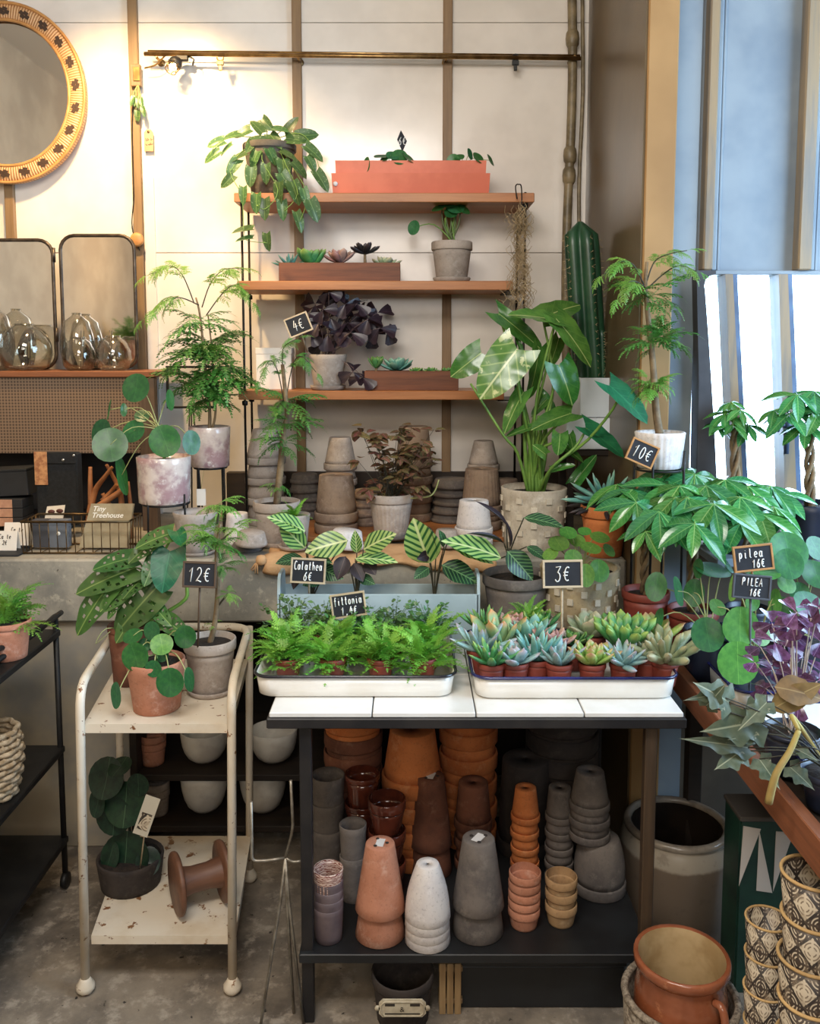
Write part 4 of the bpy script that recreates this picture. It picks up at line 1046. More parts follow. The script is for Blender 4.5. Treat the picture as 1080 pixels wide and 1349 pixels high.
class Plant:
    def __init__(s, name, loc, label, cat='plant', group=None):
        s.o = V(loc); s.root = thing(name, loc, label, cat, group)
    def put(s, me, base, d, n, L, ws=1., name='leaf'):
        return inst(name, LMESH[me], s.root, LMx(V(base)-s.o, V(d), V(n), L, ws))
    def lp(s, me, b, t, n=None, ws=1., name='leaf', j=.12):
        """leaf from base pixel+depth to tip pixel+depth"""
        b = P(*b); t = P(*t); d = t-b
        n = V(n) if n else (CAMV*.8 + V((0, 0, .55)))
        return s.put(me, b, d, jit(n, j), d.length, ws, name)
    def disc(s, me, px, py, d, r, n=None, ws=1., rot=0, j=.15):
        """round leaf centred at a pixel, r in px"""
        c = P(px, py, d); n = jit(V(n) if n else V((0, -1, .35)), j).normalized()
        up = V((math.sin(rot), 0, math.cos(rot))); y = up - n*up.dot(n)
        if y.length < .1: y = V((1, 0, 0)) - n*n.x
        return inst('leaf', LMESH[me], s.root, LMx(c-s.o, y, n, sz(r, c), ws)), c
    def stem(s, pts, r0, r1=None, m=None, name='stem', n=6, sm=4):
        pts = [V(p)-s.o for p in pts]
        if len(pts) > 2: pts = smoothpath(pts, sm)
        k = len(pts); r1 = r0 if r1 is None else r1
        return MB().tube(pts, [r0 + (r1-r0)*i/(k-1) for i in range(k)], n).build(name, m or m_stem, s.root)
    def pot(s, topw, botw, hpx, m, rim=.2, saucer=None, lip=.07, ref=None, **kw):
        q = ref or s.o; Rr, r, h = sz(topw/2, q), sz(botw/2, q), upx(hpx, q)
        z0 = 0
        if saucer:
            sr = sz(saucer/2, q); saucer_parts(s.root, sr, m, 0, sr*.24); z0 = sr*.24*.32
        pb_ = pot_parts(s.root, Rr, r, h, m, rim, lip, z0=z0, sub=True, **kw)
        rs = (Rr*(1-lip) if rim else Rr) * .93
        zs_ = z0 + h*.90
        MB().lathe([(0, zs_+.004), (rs*.5, zs_+.003), (rs*.97, zs_-.001), (rs*.97, zs_-.006), (0, zs_-.006)], 20, fr=lambda a, i: 1).build('soil', m_soil, pb_)
        s.top = s.o + V((0, 0, zs_)); s.h = z0+h; s.R = Rr; return s
def at_d(px, py, d): return P(px, py, d)
def arc_frond(pl, me, base, az, el, L, ws=1., name='frond'):
    d = V((math.cos(az)*math.cos(el), math.sin(az)*math.cos(el), math.sin(el)))
    return pl.put(me, base, d, V((-math.cos(az)*math.sin(el), -math.sin(az)*math.sin(el), math.cos(el))), L, ws, name)
def clump(pl, c, n, L, keys, el=(-.3, .8), spread=.0, az0=None):
    for i in range(n):
        az = (i*2.399 if az0 is None else R.uniform(*az0)) + R.uniform(-.3, .3)
        b = c + V((R.uniform(-1, 1), R.uniform(-1, 1), R.uniform(-1, 1)))*spread
        arc_frond(pl, R.choice(keys), b, az, R.uniform(*el), L*R.uniform(.7, 1.15), R.uniform(.8, 1.15))
AR = ['aral0', 'aral1', 'aral2']; ARG = ['aralg0', 'aralg1', 'aralg2']; FE = ['fern0', 'fern1', 'fern2']
def wire_stand(px, d, zt, z0, r, label, legs=3, prong=.04, ring=True):
    t = thing('wire_plant_stand', (P(px, 600, d).x, d, z0), label, 'stand')
    h = zt - z0
    MB().tube([(r*math.cos(a), r*math.sin(a), h-.004) for a in [i*math.pi/12 for i in range(24)]], .0032, 6, closed=True).build('ring', m_black, t)
    for i in range(legs):
        a = 2*math.pi*i/legs - .5; c, s_ = math.cos(a), math.sin(a)
        MB().tube([(r*1.12*c, r*1.12*s_, .001), (r*1.08*c, r*1.08*s_, h-.012), (r*1.08*c, r*1.08*s_, h+prong)], .0034, 6).build('leg', m_black, t)
        MB().tube([(r*1.08*c, r*1.08*s_, h-.004), (r*c*.0, r*s_*.0, h-.004)], .0028, 6).build('spoke', m_black, t)
    return t
# ================================================================ shelf 1: silver vine pot, coral trough
d = 3.19
pl = Plant('trailing_vine_pot', V((P(356, 252, d).x, d, SHZ[0]+.0004)), 'trailing silver leaved vine in a dark streaked pot on the top shelf', 'plant')
m_drip = clay('streaked_pot', (96, 90, 80), (58, 56, 52), (140, 130, 112), ns=9)
pl.pot(70, 48, 68, m_drip, rim=.12)
pts = [(285,188,20),(280,205,22),(307,178,22),(313,207,24),(307,219,22),(330,191,20),(320,174,20),(339,167,20),(351,163,18),(367,170,22),(383,165,22),(389,183,26),(404,178,24),(413,200,26),(380,204,22),(350,228,22),(374,222,24),(394,222,24),(367,254,26),(389,252,28),(402,259,22),(424,237,26),(337,267,22),(320,257,20),(348,274,24),(372,276,22),(394,291,24),(413,276,26),(320,302,24),(322,314,20),(352,318,20),(298,196,18),(342,186,22),(362,184,24),(376,238,22),(330,232,22),(300,238,20),(410,215,20),(358,205,20),(335,209,20)]
cc = pl.top
for i, (x, y, L) in enumerate(pts):
    out = V((x-352, 0, -(y-180))); dd = d - .045 - .07*min(1, max(0, (y-170)/90)) - R.uniform(0, .02)
    if y > 250: dd = SF - .015 - R.uniform(0, .015)
    c = P(x, y, dd); dr = V((out.x + R.uniform(-25, 25), -R.uniform(0, 20), out.z-10+R.uniform(-22, 22))).normalized()
    if x < 325 and y > 295: dr = V((-1, -.1, -.05))
    Lm = sz(L, c)*1.05; b = c - dr*Lm*.5
    pl.put('scin', b, dr, jit(V((0, -1, .55)), .6), Lm*1.12, R.uniform(.8, 1.15))
def vine(pts, r=.0016): pl.stem([P(*q) for q in pts], r, r*.7, m_stem, 'vine', 5)
for v in ([(345, 182, d-.03), (310, 180, d-.06), (285, 190, d-.08), (276, 206, d-.09)], [(350, 182, d-.05), (318, 200, d-.08), (303, 225, d-.1), (318, 258, SF-.02), (321, 300, SF-.02), (324, 316, SF-.02), (352, 320, SF-.02)],
          [(352, 184, d-.05), (345, 210, d-.1), (366, 250, SF-.02), (350, 275, SF-.02), (338, 270, SF-.02)], [(362, 184, d-.05), (378, 220, d-.1), (392, 255, SF-.02), (374, 278, SF-.02)], [(366, 182, d-.04), (395, 176, d-.06), (413, 196, d-.08), (424, 238, d-.1)],
          [(362, 184, d-.05), (398, 240, d-.1), (405, 262, SF-.02), (395, 292, SF-.02)], [(352, 180, d-.02), (351, 160, d-.03)], [(360, 180, d-.02), (384, 163, d-.04)]): vine(v)
m_coral = mat('coral_trough', (222, 120, 88), (206, 104, 74), .5, 6)
def trough(loc, w, dp, h, label, m, name='trough_planter', cat='planter', flare=.03):
    t = thing(name, loc, label, cat)
    def bx(w0, d0, z0, w1, d1, z1, th):
        vs = [V((sx*w0/2, sy*d0/2, z0)) for sx, sy in ((-1, -1), (1, -1), (1, 1), (-1, 1))] + [V((sx*w1/2, sy*d1/2, z1)) for sx, sy in ((-1, -1), (1, -1), (1, 1), (-1, 1))]
        vs += [V((sx*(w1/2-th), sy*(d1/2-th), z1)) for sx, sy in ((-1, -1), (1, -1), (1, 1), (-1, 1))] + [V((sx*(w0/2-th), sy*(d0/2-th), z0+th)) for sx, sy in ((-1, -1), (1, -1), (1, 1), (-1, 1))]
        fs = [(3, 2, 1, 0)] + [(i, (i+1) % 4, 4+(i+1) % 4, 4+i) for i in range(4)] + [(4+i, 4+(i+1) % 4, 8+(i+1) % 4, 8+i) for i in range(4)] + [(8+i, 8+(i+1) % 4, 12+(i+1) % 4, 12+i) for i in range(4)] + [(12, 13, 14, 15)]
        return MB().add(vs, fs)
    return t, bx
q = P(541, 252, 3.13); w = sz(207, q)
zt1 = P(541, 229, 3.11).z - SHZ[0]; zt2 = P(541, 213, 3.13).z - SHZ[0]
t, bx_ = trough((q.x, 3.17, SHZ[0]+.0004), w, .14, .1, 'long coral red trough planter with stepped rim on the top shelf', m_coral)
bx_(w*.985, .12, 0, w, .14, zt1, .006).build('outer_trough', m_coral, t)
b = bx_(w*.94, .10, .008, w*.955, .118, zt2, .005).build('inner_trough', m_coral, t)
MB().box(-w*.46, w*.46, -.05, .05, zt2-.03, zt2-.012).build('soil', m_soil, t)
MB().lathe([(0, 0), (.008, 0), (.008, .001), (0, .001)], 14, M=Matrix.Translation((-w*.475, -.0685, zt1*.5)) @ Matrix.Rotation(math.pi/2, 4, 'X')).build('round_sticker', mat('sticker_paper', (226, 224, 222)), t)
def small_pilea(px, d, z, leaves, label, r=.0014, key='pilea', group=None):
    p = Plant('pilea_plant', V((P(px, 215, d).x, d, z)), label, 'plant', group)
    for (x, y, rr, n, ws) in leaves:
        _, c = p.disc(key, x, y, d-.03 if rr else d, rr, n, ws)
        p.stem([p.o, (p.o+c)/2 + V((0, 0, .012)), c+V((0, .004, 0))], r, r*.8, m_stemp, 'petiole', 5)
    return p
zz = SHZ[0] + zt2 - .014
small_pilea(510, 3.15, zz, [(483, 217, 10, (-.7, -1, .2), .62), (502, 206, 10, (0, -.6, 1), 1), (517, 205, 9, (.2, -.7, .8), 1), (526, 207, 11, (.1, -1, .4), 1), (538, 208, 10, (.6, -.5, .8), 1), (508, 208, 8, (-.4, -.7, .7), 1)], 'low pilea with dark leaves in the left half of coral trough')
small_pilea(612, 3.15, zz, [(597, 213, 10, (-.2, -1, .2), .95), (619, 203, 8, (.5, -.6, .2), .6), (630, 208, 9, (.5, -.7, .7), 1), (646, 211, 9, (.7, -.6, .6), .6), (605, 207, 7, (-.2, -.6, .8), 1)], 'pilea with few leaves in the right half of coral trough')
# ================================================================ shelf 2
def wood_planter(pa, pb, ytop, z, d, label):
    q0, q1 = P(pa, ytop, d), P(pb, ytop, d); h = q0.z - z; w = q1.x-q0.x
    t = thing('wooden_planter', ((q0.x+q1.x)/2, d+.05, z+.0004), label, 'planter', 'wooden succulent planters')
    MB().box(-w/2, w/2, -.05, -.041, 0, h, bev=.0012).build('front_board', m_shelfw, t); MB().box(-w/2, w/2, .041, .05, 0, h, bev=.0012).build('back_board', m_shelfw, t)
    for s_ in (-1, 1): MB().box(s_*w/2-(.009 if s_ > 0 else 0), s_*w/2+(.009 if s_ < 0 else 0), -.0405, .0405, 0, h, bev=.0012).build('end_board', m_shelfw, t)
    MB().box(-w/2+.0095, w/2-.0095, -.0405, .0405, .004, h*.85).build('soil', m_soil, t)
    return z + h*.85
def rosette(name, px, d, z, Lpx, key, n, label, el=(1.25, .15), ws=1., group=None, pot=None, stemh=0, jitt=.12, q=None, layers=None):
    """succulent: spiral of fleshy leaves from steep centre to flat outside"""
    c = V((P(px, 600, d).x, d, z)) if q is None else V(q)
    p = Plant(name, c, label, 'plant', group)
    if pot:
        p.pot(*pot[:4], rim=pot[4] if len(pot) > 4 else .22); b = p.top
    else: b = p.o
    L = sz(Lpx, c)
    if stemh: p.stem([b, b+V((0, 0, stemh))], L*.1, L*.08, m_stemb); b = b+V((0, 0, stemh))
    for i in range(n):
        f = i/max(1, n-1); az = i*2.399 + R.uniform(-.2, .2); e = el[0] + (el[1]-el[0])*f**.7 + R.uniform(-jitt, jitt)
        l = L*(.62 + .38*f)*R.uniform(.9, 1.08)
        dv = V((math.cos(az)*math.cos(e), math.sin(az)*math.cos(e), math.sin(e)))
        nv = V((-math.cos(az)*math.sin(e), -math.sin(az)*math.sin(e), math.cos(e)))
        p.put(key, b + V((math.cos(az), math.sin(az), 0))*L*.06, dv, nv, l, ws)
    return p
z = wood_planter(367, 527, 346, SHZ[1], 3.12, 'long brown wooden planter of mixed succulents on the middle shelf')
gsh = 'succulents in the middle shelf planter'
rosette('succulent', 385, 3.17, z, 27, 'spk_teal', 14, 'spiky teal succulent at the left end of middle planter', group=gsh)
rosette('succulent', 413, 3.17, z, 31, 'ros_jade', 16, 'bright green leafy succulent in the middle shelf planter', (1.4, .5), group=gsh)
rosette('succulent', 450, 3.17, z+.002, 26, 'ros_pink', 18, 'pink tinged rosette succulent in the middle shelf planter', (1.4, .3), group=gsh, stemh=.012)
rosette('succulent', 482, 3.17, z, 22, 'ros_dark', 14, 'black stemmed rosette succulent in the middle shelf planter', (1.3, .2), group=gsh, stemh=.045)
rosette('succulent', 507, 3.17, z, 22, 'ros_pale', 14, 'pale beige rosette at right end of middle planter', group=gsh)
d = 3.15
pl = Plant('pilea_plant', V((P(595, 365, d).x, d, SHZ[1]+.0004)), 'pilea with bunched stems in a grey clay pot on middle shelf', 'plant')
pl.pot(54, 40, 50, c_grey, rim=.22, saucer=50)
for (x, y, r, n, ws) in ((545, 300, 10, (-.6, -1, .2), .85), (578, 274, 10, (-.3, -.5, .9), 1), (588, 270, 11, (0, -.6, 1), 1), (600, 273, 12, (.1, -.7, .8), 1), (610, 276, 10, (.4, -.6, .8), 1), (594, 280, 9, (0, -.9, .5), 1), (605, 268, 9, (.3, -.5, 1), 1)):
    _, c = pl.disc('pilea', x, y, d-.02, r, n, ws); 
    mid = P(592+R.uniform(-8, 10), 288, d) if x > 560 else P(572, 296, d)
    pl.stem([pl.top+V((R.uniform(-.015, .015), R.uniform(-.01, .01), 0)), mid, c+V((0, .004, 0))], .003, .0016, m_stem, 'petiole', 5)
for i in range(5): pl.stem([pl.top+V((R.uniform(-.02, .02), R.uniform(-.01, .01), 0)), P(584+i*5, 296, d), P(582+i*6, 276, d)], .0045, .002, mat('pilea_trunk', (84, 98, 58), (66, 78, 46), .5), 'stem')
# ================================================================ shelf 3
d = 3.16
pl = Plant('purple_oxalis', V((P(432, 512, d).x, d, SHZ[2]+.0004)), 'dark purple oxalis in a grey clay pot on the lowest shelf', 'plant')
pl.pot(50, 36, 44, c_grey, rim=0, saucer=48)
ox = [(433,385),(442,392),(415,400),(405,412),(425,408),(440,405),(455,400),(450,412),(435,418),(420,425),(410,438),(445,428),(458,425),(468,418),(478,410),(485,420),(475,432),(490,440),(500,432),(462,438),(448,442),(432,440),(510,436),(497,412),(425,452),(470,400),(398,420),(465,490),(478,497)]
for (x, y) in ox:
    dd = d - R.uniform(-.03, .07) if y < 470 else d-.06
    c = P(x, y, dd); base = pl.top + V((R.uniform(-.02, .02), R.uniform(-.015, .015), 0))
    pl.stem([base, (base+c)/2 + V((0, 0, .02)), c], .0012, .0009, mat('oxalis_stem', (120, 96, 92), None, .5), 'petiole', 4)
    a0 = R.uniform(0, 6); L = sz(R.uniform(18, 24), c); nn = jit(V((0, -.9, .6)), .35).normalized(); u = nn.orthogonal().normalized(); w = nn.cross(u)
    for k in range(3):
        a = a0 + k*2.094; dv = u*math.cos(a) + w*math.sin(a) - nn*R.uniform(.15, .6); pl.put('oxal', c, dv, nn, L)
z = wood_planter(480, 604, 489, SHZ[2], 3.10, 'reddish wooden planter of succulents on the lowest shelf')
gsh = 'succulents in the lowest shelf planter'
rosette('succulent', 496, 3.15, z, 19, 'ros_green', 20, 'dark green stacked succulent at left of lowest planter', (1.5, .7), group=gsh, stemh=.02)
rosette('succulent', 523, 3.15, z, 25, 'ros_teal', 18, 'large teal rosette succulent in the lowest shelf planter', (1.4, .2), 1.15, group=gsh, stemh=.012)
rosette('succulent', 549, 3.14, z, 13, 'ros_jade', 14, 'small green rosette in the middle of lowest planter', group=gsh)
rosette('succulent', 567, 3.15, z, 13, 'ros_green', 14, 'low green rosette right of centre in lowest planter', group=gsh)
rosette('succulent', 587, 3.15, z, 13, 'ros_green', 12, 'low green rosette at right end of lowest planter', group=gsh)
# ================================================================ hanging moss
q = P(686, 300, 3.02)
ms = thing('hanging_moss', q, 'dry beige hanging moss bundle on a hook at the shelf end', 'plant')
mo = MB()
for i in range(260):
    x = R.gauss(0, .018); y = R.gauss(0, .014); z0 = R.uniform(-.29, .02); zt_ = z0 + R.uniform(.03, .09); f = 1 + .35*math.sin(z0*14)
    k = R.uniform(0, 6)
    mo.tube([V((x*f+.012*math.sin(k+j*1.5), y*f+.012*math.cos(k*1.7+j*1.3), z0+(zt_-z0)*j/4)) for j in range(5)], .0009, 3, caps=False)
tag(mo.build('moss_strands', mat('dry_moss', (190, 168, 132), (150, 130, 98), .9, 20), ms), kind='stuff')
hk = [P(681, 262, 3.05)-q, P(679, 246, 3.05)-q, P(683, 243, 3.04)-q, P(687, 250, 3.03)-q, P(687, 305, 3.02)-q]
MB().tube(smoothpath(hk, 5), .0022, 6).build('hook', m_rod, ms)
# ================================================================ left: feathery aralia in pink pot on wire stand
d = 2.93
zt = P(277, 614, d).z
wire_stand(277, d, zt, L_, sz(21, V((0, d, zt))), 'tall black wire stand carrying the pink glazed aralia pot', 4, .05)
pl = Plant('potted_aralia', V((P(277, 614, d).x, d, zt+.0004)), 'tall feathery aralia in a pink glazed pot on the left', 'plant')
pl.pot(54, 50, 52, g_pink, rim=0)
s0 = pl.top; s1 = P(272, 500, d); s2 = P(264, 420, d); s3 = P(258, 392, d)
pl.stem([s0, P(276, 540, d), s1, s2, s3], .007, .003, m_stemb, 'trunk')
pl.stem([s0+V((.008, 0, 0)), P(284, 540, d), P(281, 480, d), P(274, 415, d)], .005, .0025, m_stemb, 'trunk')
def pinn_path(pl, pts, d, keys, Lpx, n=5, side=1.0):
    """long arching leaf stalk with feathery leaflets drooping along it"""
    pp = smoothpath([P(x, y, dd) for x, y, dd in pts], 6)
    pl.stem(pp, .0022, .0011, m_stemd, 'stalk', 5, 1)
    for i in range(n):
        for s_ in (-1, 1):
            k = int((.30 + .66*i/n)*(len(pp)-1)); b = pp[k]; tg = (pp[min(k+1, len(pp)-1)]-pp[max(0, k-1)]).normalized()
            dv = tg*.6 + V((0, s_*.55, 0)) + V((R.uniform(-.2, .2), 0, -.25 + R.uniform(-.2, .2) + .12*s_))
            pl.put(R.choice(keys), b, dv, V((0, -.45, .9)), sz(Lpx, b)*R.uniform(.8, 1.15)*(1-.35*i/n), .9, 'frond')
    e = pp[-1]; pl.put(keys[0], e, pp[-1]-pp[-2], V((0, -.3, 1)), sz(Lpx*.7, e), .9, 'frond')
for pts_ in ([(256, 400, d), (240, 362, d-.02), (222, 350, d-.03), (196, 362, d-.05)], [(266, 405, d), (278, 372, d), (296, 355, d-.01), (318, 354, d-.02)],
             [(272, 415, d), (292, 388, d-.02), (310, 376, d-.04), (330, 396, d-.05)], [(262, 402, d), (236, 392, d-.05), (212, 400, d-.09), (190, 420, d-.11)]):
    pinn_path(pl, pts_, d, ARG, 34, 5)
for (x, y, n, L) in ((264, 425, 10, 56), (272, 455, 14, 60), (256, 470, 11, 56), (282, 485, 13, 58), (260, 505, 14, 54), (290, 512, 10, 48), (268, 530, 12, 46)):
    clump(pl, P(x, y, d), n, sz(L, P(x, y, d)), AR, (-.35, .75), .01)
# ---------------------------------------------------------------- pilea in pink pot on low stand
d = 2.74
zt = P(217, 661, d).z
wire_stand(217, d, zt, L_, sz(30, V((0, d, zt))), 'low black wire stand carrying the pink pilea pot', 4, .03)
pl = Plant('potted_pilea', V((P(217, 661, d).x, d, zt+.0004)), 'pilea with large round leaves in a pink glazed pot', 'plant')
pl.pot(70, 66, 60, g_pink, rim=0)
def pileaplant(pl, leaves, d, top, rr=.0018, key='pilea', m=None):
    for (x, y, r, n, ws, dd) in leaves:
        _, c = pl.disc(key, x, y, d+dd, r, n, ws, R.uniform(-.4, .4)); s_ = top + V((R.uniform(-.01, .01), R.uniform(-.01, .01), 0))
        pl.stem([s_, s_*.45 + c*.55 + V((0, .01, .03)), c + V((0, .003, 0))], rr, rr*.75, m or m_stemp, 'petiole', 5)
st = pl.top + V((-.01, 0, .10))
pl.stem([pl.top, pl.top+V((.01, 0, .05)), st], .006, .004, m_stem)
pileaplant(pl, [(179, 511, 19, (.0, -1, .3), 1, -.02), (134, 572, 20, (-.5, -1, .1), .8, .02), (145, 586, 23, (.1, -1, .35), 1, -.06), (187, 548, 10, (.2, -.8, .6), 1, .02), (176, 568, 16, (-.2, -1, .5), 1, .0), (217, 581, 21, (.1, -1, .1), 1, -.08), (252, 583, 16, (.7, -1, .1), .8, -.04), (144, 540, 14, (-1, -.5, .2), .45, .0), (160, 626, 27, (.9, -.6, 0), .35, -.03), (224, 527, 15, (.6, -.7, .4), .4, 0), (163, 540, 9, (.6, -.8, .3), .5, 0)], d, st)
# ---------------------------------------------------------------- tall aralia in grey pot on the ledge
d = 2.80
pl = Plant('potted_aralia', V((P(365, 708, d).x, d, L_)), 'slender aralia in a grey clay pot below the wall shelf', 'plant')
pl.pot(62, 46, 56, c_grey, rim=.22, saucer=60)
pl.stem([pl.top, P(370, 610, d), P(374, 565, d), P(378, 545, d), P(372, 480, d)], .013, .006, m_stemb, 'trunk')
for (x, y, n, L) in ((372, 560, 9, 44), (374, 585, 9, 40), (376, 530, 8, 46), (366, 640, 5, 22)): clump(pl, P(x, y, d), n, sz(L, P(x, y, d)), AR, (-.4, .7), .008)
for pts_ in ([(374, 530, d), (366, 490, d), (355, 475, d-.02), (342, 500, d-.04)], [(376, 530, d), (386, 480, d), (398, 470, d-.02), (416, 490, d-.04)], [(374, 520, d), (372, 470, d), (376, 455, d-.03), (392, 446, d-.04)]):
    pinn_path(pl, pts_, d, AR, 26, 4)
# small fern pot, red leaved pot
d = 2.70
pl = Plant('potted_fern', V((P(388, 721, d).x, d, L_+.011)), 'small fern in a pale clay pot below the slender aralia', 'plant')
pl.pot(42, 32, 44, c_grey, rim=0, saucer=44)
clump(pl, pl.top, 18, sz(26, pl.top), FE, (.1, 1.2), .006)
d = 2.84
pl = Plant('potted_coleus', V((P(515, 712, d).x, d, BDZ+.0004)), 'bushy red and green leaved plant in a white ribbed pot', 'plant')
q = pl.o; pot_parts(pl.root, sz(29, q), sz(21, q), upx(56, q), c_grey, .2, .06, fr=lambda a, i: 1+.02*math.cos(a*28), n=84, z0=.006)
saucer_parts(pl.root, sz(28, q), c_greyd, 0, .012); 
MB().lathe([(0, upx(52, q)), (sz(25, q), upx(51, q)), (sz(25, q), upx(48, q))], 20).build('soil', m_soil, pl.root); top = q+V((0, 0, upx(50, q)))
fo = MB(); 
for i in range(58):
    x, y = R.gauss(522, 27), R.uniform(562, 652); x = 515 + (x-515)*(.55 + .6*(655-y)/90)
    c = P(x, y, d+R.uniform(-.09, .07)); b = top + V((R.uniform(-.025, .025), R.uniform(-.025, .025), 0))
    pl.stem([b, (b+c)/2+V((0, 0, .01)), c], .0014, .0008, m_stemd, 'stem', 4, 3)
    for k in range(5):
        a = R.uniform(0, 6.28); pl.put('fitt', c + jit(V((0, 0, 0)), .012), V((math.cos(a), math.sin(a), R.uniform(-.5, .3))), V((0, -.3, 1)), sz(R.uniform(12, 20), c))
pl.stem([top, P(560, 655, d-.05), P(572, 648, d-.05), P(578, 632, d-.05)], .003, .002, m_stemp)
# ================================================================ big philodendron in mosaic pot
d = 2.78
def mosaic_pot(pl, topw, botw, hpx, m, rows=6, n=14):
    q = pl.o; Rr, r, h = sz(topw/2, q), sz(botw/2, q), upx(hpx, q)
    b = pot_parts(pl.root, Rr, r, h, m, 0, 0, n=36); me = {}
    tl = MB().box(-.5, .5, -.5, .5, 0, 1).mesh('mosaic_tile', clay('mosaic_stone', (222, 214, 196), (186, 172, 150), (236, 232, 220), rnd=.15))
    for j in range(rows):
        for i in range(n):
            if (i+j) % 2: continue
            z = h*(.10 + .80*(j+.5)/rows); rad = r + (Rr-r)*z/h; a = 2*math.pi*i/n + .1
            M = Matrix.Translation((rad*math.cos(a), rad*math.sin(a), z)) @ Matrix.Rotation(a, 4, 'Z') @ Matrix.Rotation(math.pi/2, 4, 'Y') @ Matrix.Diagonal((h*.085, 2*math.pi*rad/n*.42, .0045, 1))
            inst('mosaic_tile', tl, pl.root, M)
    MB().lathe([(0, h*.9), (Rr*.9, h*.89), (Rr*.9, h*.85)], 24).build('soil', m_soil, pl.root); pl.top = q + V((0, 0, h*.89))
m_mos = clay('mosaic_clay', (206, 196, 178), (176, 164, 146), (226, 220, 206))
pl = Plant('potted_philodendron', V((P(702, 728, d).x, d, L_)), 'large philodendron with broad glossy leaves in a white mosaic pot', 'plant')
mosaic_pot(pl, 86, 76, 78, m_mos)
def c7(x, y): return (560+x/2.842, 280+y/2.842)
def L7(me, b, t, ws, db=0, dt=0, n=None): return pl.lp(me, (*c7(*b), d+db), (*c7(*t), d+dt), n, ws, j=.08)
L7('philo', (488, 405), (318, 358), .85, -.05, -.08, (0, -.5, .9)); L7('philo', (440, 395), (580, 325), 1.0, 0, .04, (-.3, -.7, .7)); L7('philo', (490, 398), (640, 560), .75, -.06, -.1, (.4, -.8, .5))
L7('variegated', (345, 512), (205, 690), .95, -.10, -.14, (-.05, -1, .2)); L7('philo', (210, 525), (95, 612), .95, -.04, -.05, (-.1, -1, .25)); L7('philo', (275, 378), (448, 510), .45, .02, .0, (-.4, -.6, .6))
L7('philo', (500, 570), (562, 718), 1.0, -.08, -.1, (.25, -1, .2)); L7('philo', (425, 510), (405, 705), .55, .0, .0, (.6, -.8, .2)); L7('philo', (368, 672), (286, 822), .55, -.06, -.08, (-.5, -.8, .3))
L7('philo', (548, 752), (398, 795), .75, -.08, -.12, (0, -.6, .8)); L7('heartg', (690, 648), (842, 770), .65, -.22, -.30, (.4, -.8, .5)); L7('heartg', (600, 805), (758, 902), .6, -.12, -.14, (.2, -.7, .7))
L7('philo', (505, 828), (500, 910), 1.05, -.12, -.13, (.1, -1, .2)); L7('philo', (395, 805), (300, 830), .5, -.05, -.06, (0, -.6, .8)); L7('philo', (540, 830), (560, 890), .9, -.10, -.1, (.4, -1, .2)); L7('philo', (450, 905), (405, 870), .9, -.1, -.11, (-.2, -1, .3))
L7('philo', (480, 960), (560, 940), .5, -.08, -.1); L7('philo', (520, 880), (600, 930), .5, -.05, -.05); L7('philo', (560, 1010), (640, 900), .5, -.0, .02); L7('philo', (470, 740), (430, 650), .6, .02, .03); L7('philo', (360, 520), (330, 420), .25, .03, .03)
L7('philo', (500, 470), (470, 590), .6, .04, .04, (.4, -1, 0)); L7('philo', (455, 700), (395, 760), .6, .02, .0)
def S7(pts, r0=.0055, r1=.0035): pl.stem([pl.top + V((R.uniform(-.03, .03), R.uniform(-.02, .02), 0))] + [P(*c7(x, y), d+dd) for x, y, dd in pts], r0, r1, m_stem, 'petiole', 8)
for s_ in ([(405, 850, -.02), (425, 650, -.03), (488, 405, -.05)], [(395, 830, 0), (450, 600, 0), (485, 410, -.02)], [(345, 900, -.04), (290, 830, -.05), (170, 640, -.04)], [(390, 860, -.04), (350, 660, -.08), (345, 515, -.1)], [(420, 860, -.04), (470, 700, -.06), (502, 572, -.08)],
           [(480, 950, -.08), (610, 850, -.14), (720, 705, -.22), (700, 655, -.22)], [(470, 960, -.1), (560, 880, -.12), (605, 808, -.12)], [(440, 850, -.02), (480, 640, 0), (440, 395, 0)], [(385, 850, -.02), (375, 760, -.04), (368, 675, -.06)], [(400, 850, -.0), (330, 560, .03), (275, 380, .02)], [(435, 870, -.05), (500, 790, -.08), (545, 752, -.08)], [(430, 900, -.06), (480, 860, -.1), (505, 830, -.12)]): S7(s_)
for x in (375, 395, 410, 430, 450): S7([(x, 900, -.01), (x+R.uniform(-15, 25), 760, -.01)], .009, .004)
# ================================================================ cactus on a stool
d = 2.98
stz = P(785, 588, d).z
stl = thing('wooden_stool', (P(785, 600, d).x, d, L_), 'small dark wooden stool carrying the cactus pots', 'stool')
hh = stz - L_; MB().box(-.13, .125, -.10, .10, hh-.022, hh, bev=.003).build('seat', m_darkwood, stl)
for sx_ in (-1, 1):
    for sy_ in (-1, 1): MB().box(sx_*.10-.012, sx_*.10+.012, sy_*.075-.012, sy_*.075+.012, 0, hh-.0225, bev=.002).build('leg', m_darkwood, stl)
MB().box(-.10, .10, -.008, .008, .10, .125, bev=.002).build('stretcher', m_darkwood, stl)
m_wpot = mat('white_square_pot', (232, 238, 242), (218, 226, 232), .5, 4)
def sqpot(name, loc, w, h, label, th=.006):
    t = thing(name, loc, label, 'pot', 'white square pots under the cactus')
    for a in range(4): MB().box(-w/2+.0006, w/2-.0006, -w/2+.0003, -w/2+th, .0015, h, M=Matrix.Rotation(a*math.pi/2, 4, 'Z'), bev=.0015).build('side_wall', m_wpot, t)
    MB().box(-w/2+th, w/2-th, -w/2+th, w/2-th, 0.0005, .006).build('base', m_wpot, t); return t
q = P(780, 586, d); w1 = sz(84, q); h1 = upx(40, q)
sqpot('square_pot', (q.x, d, stz+.0006), w1, h1, 'lower white square pot upside under the cactus pot')
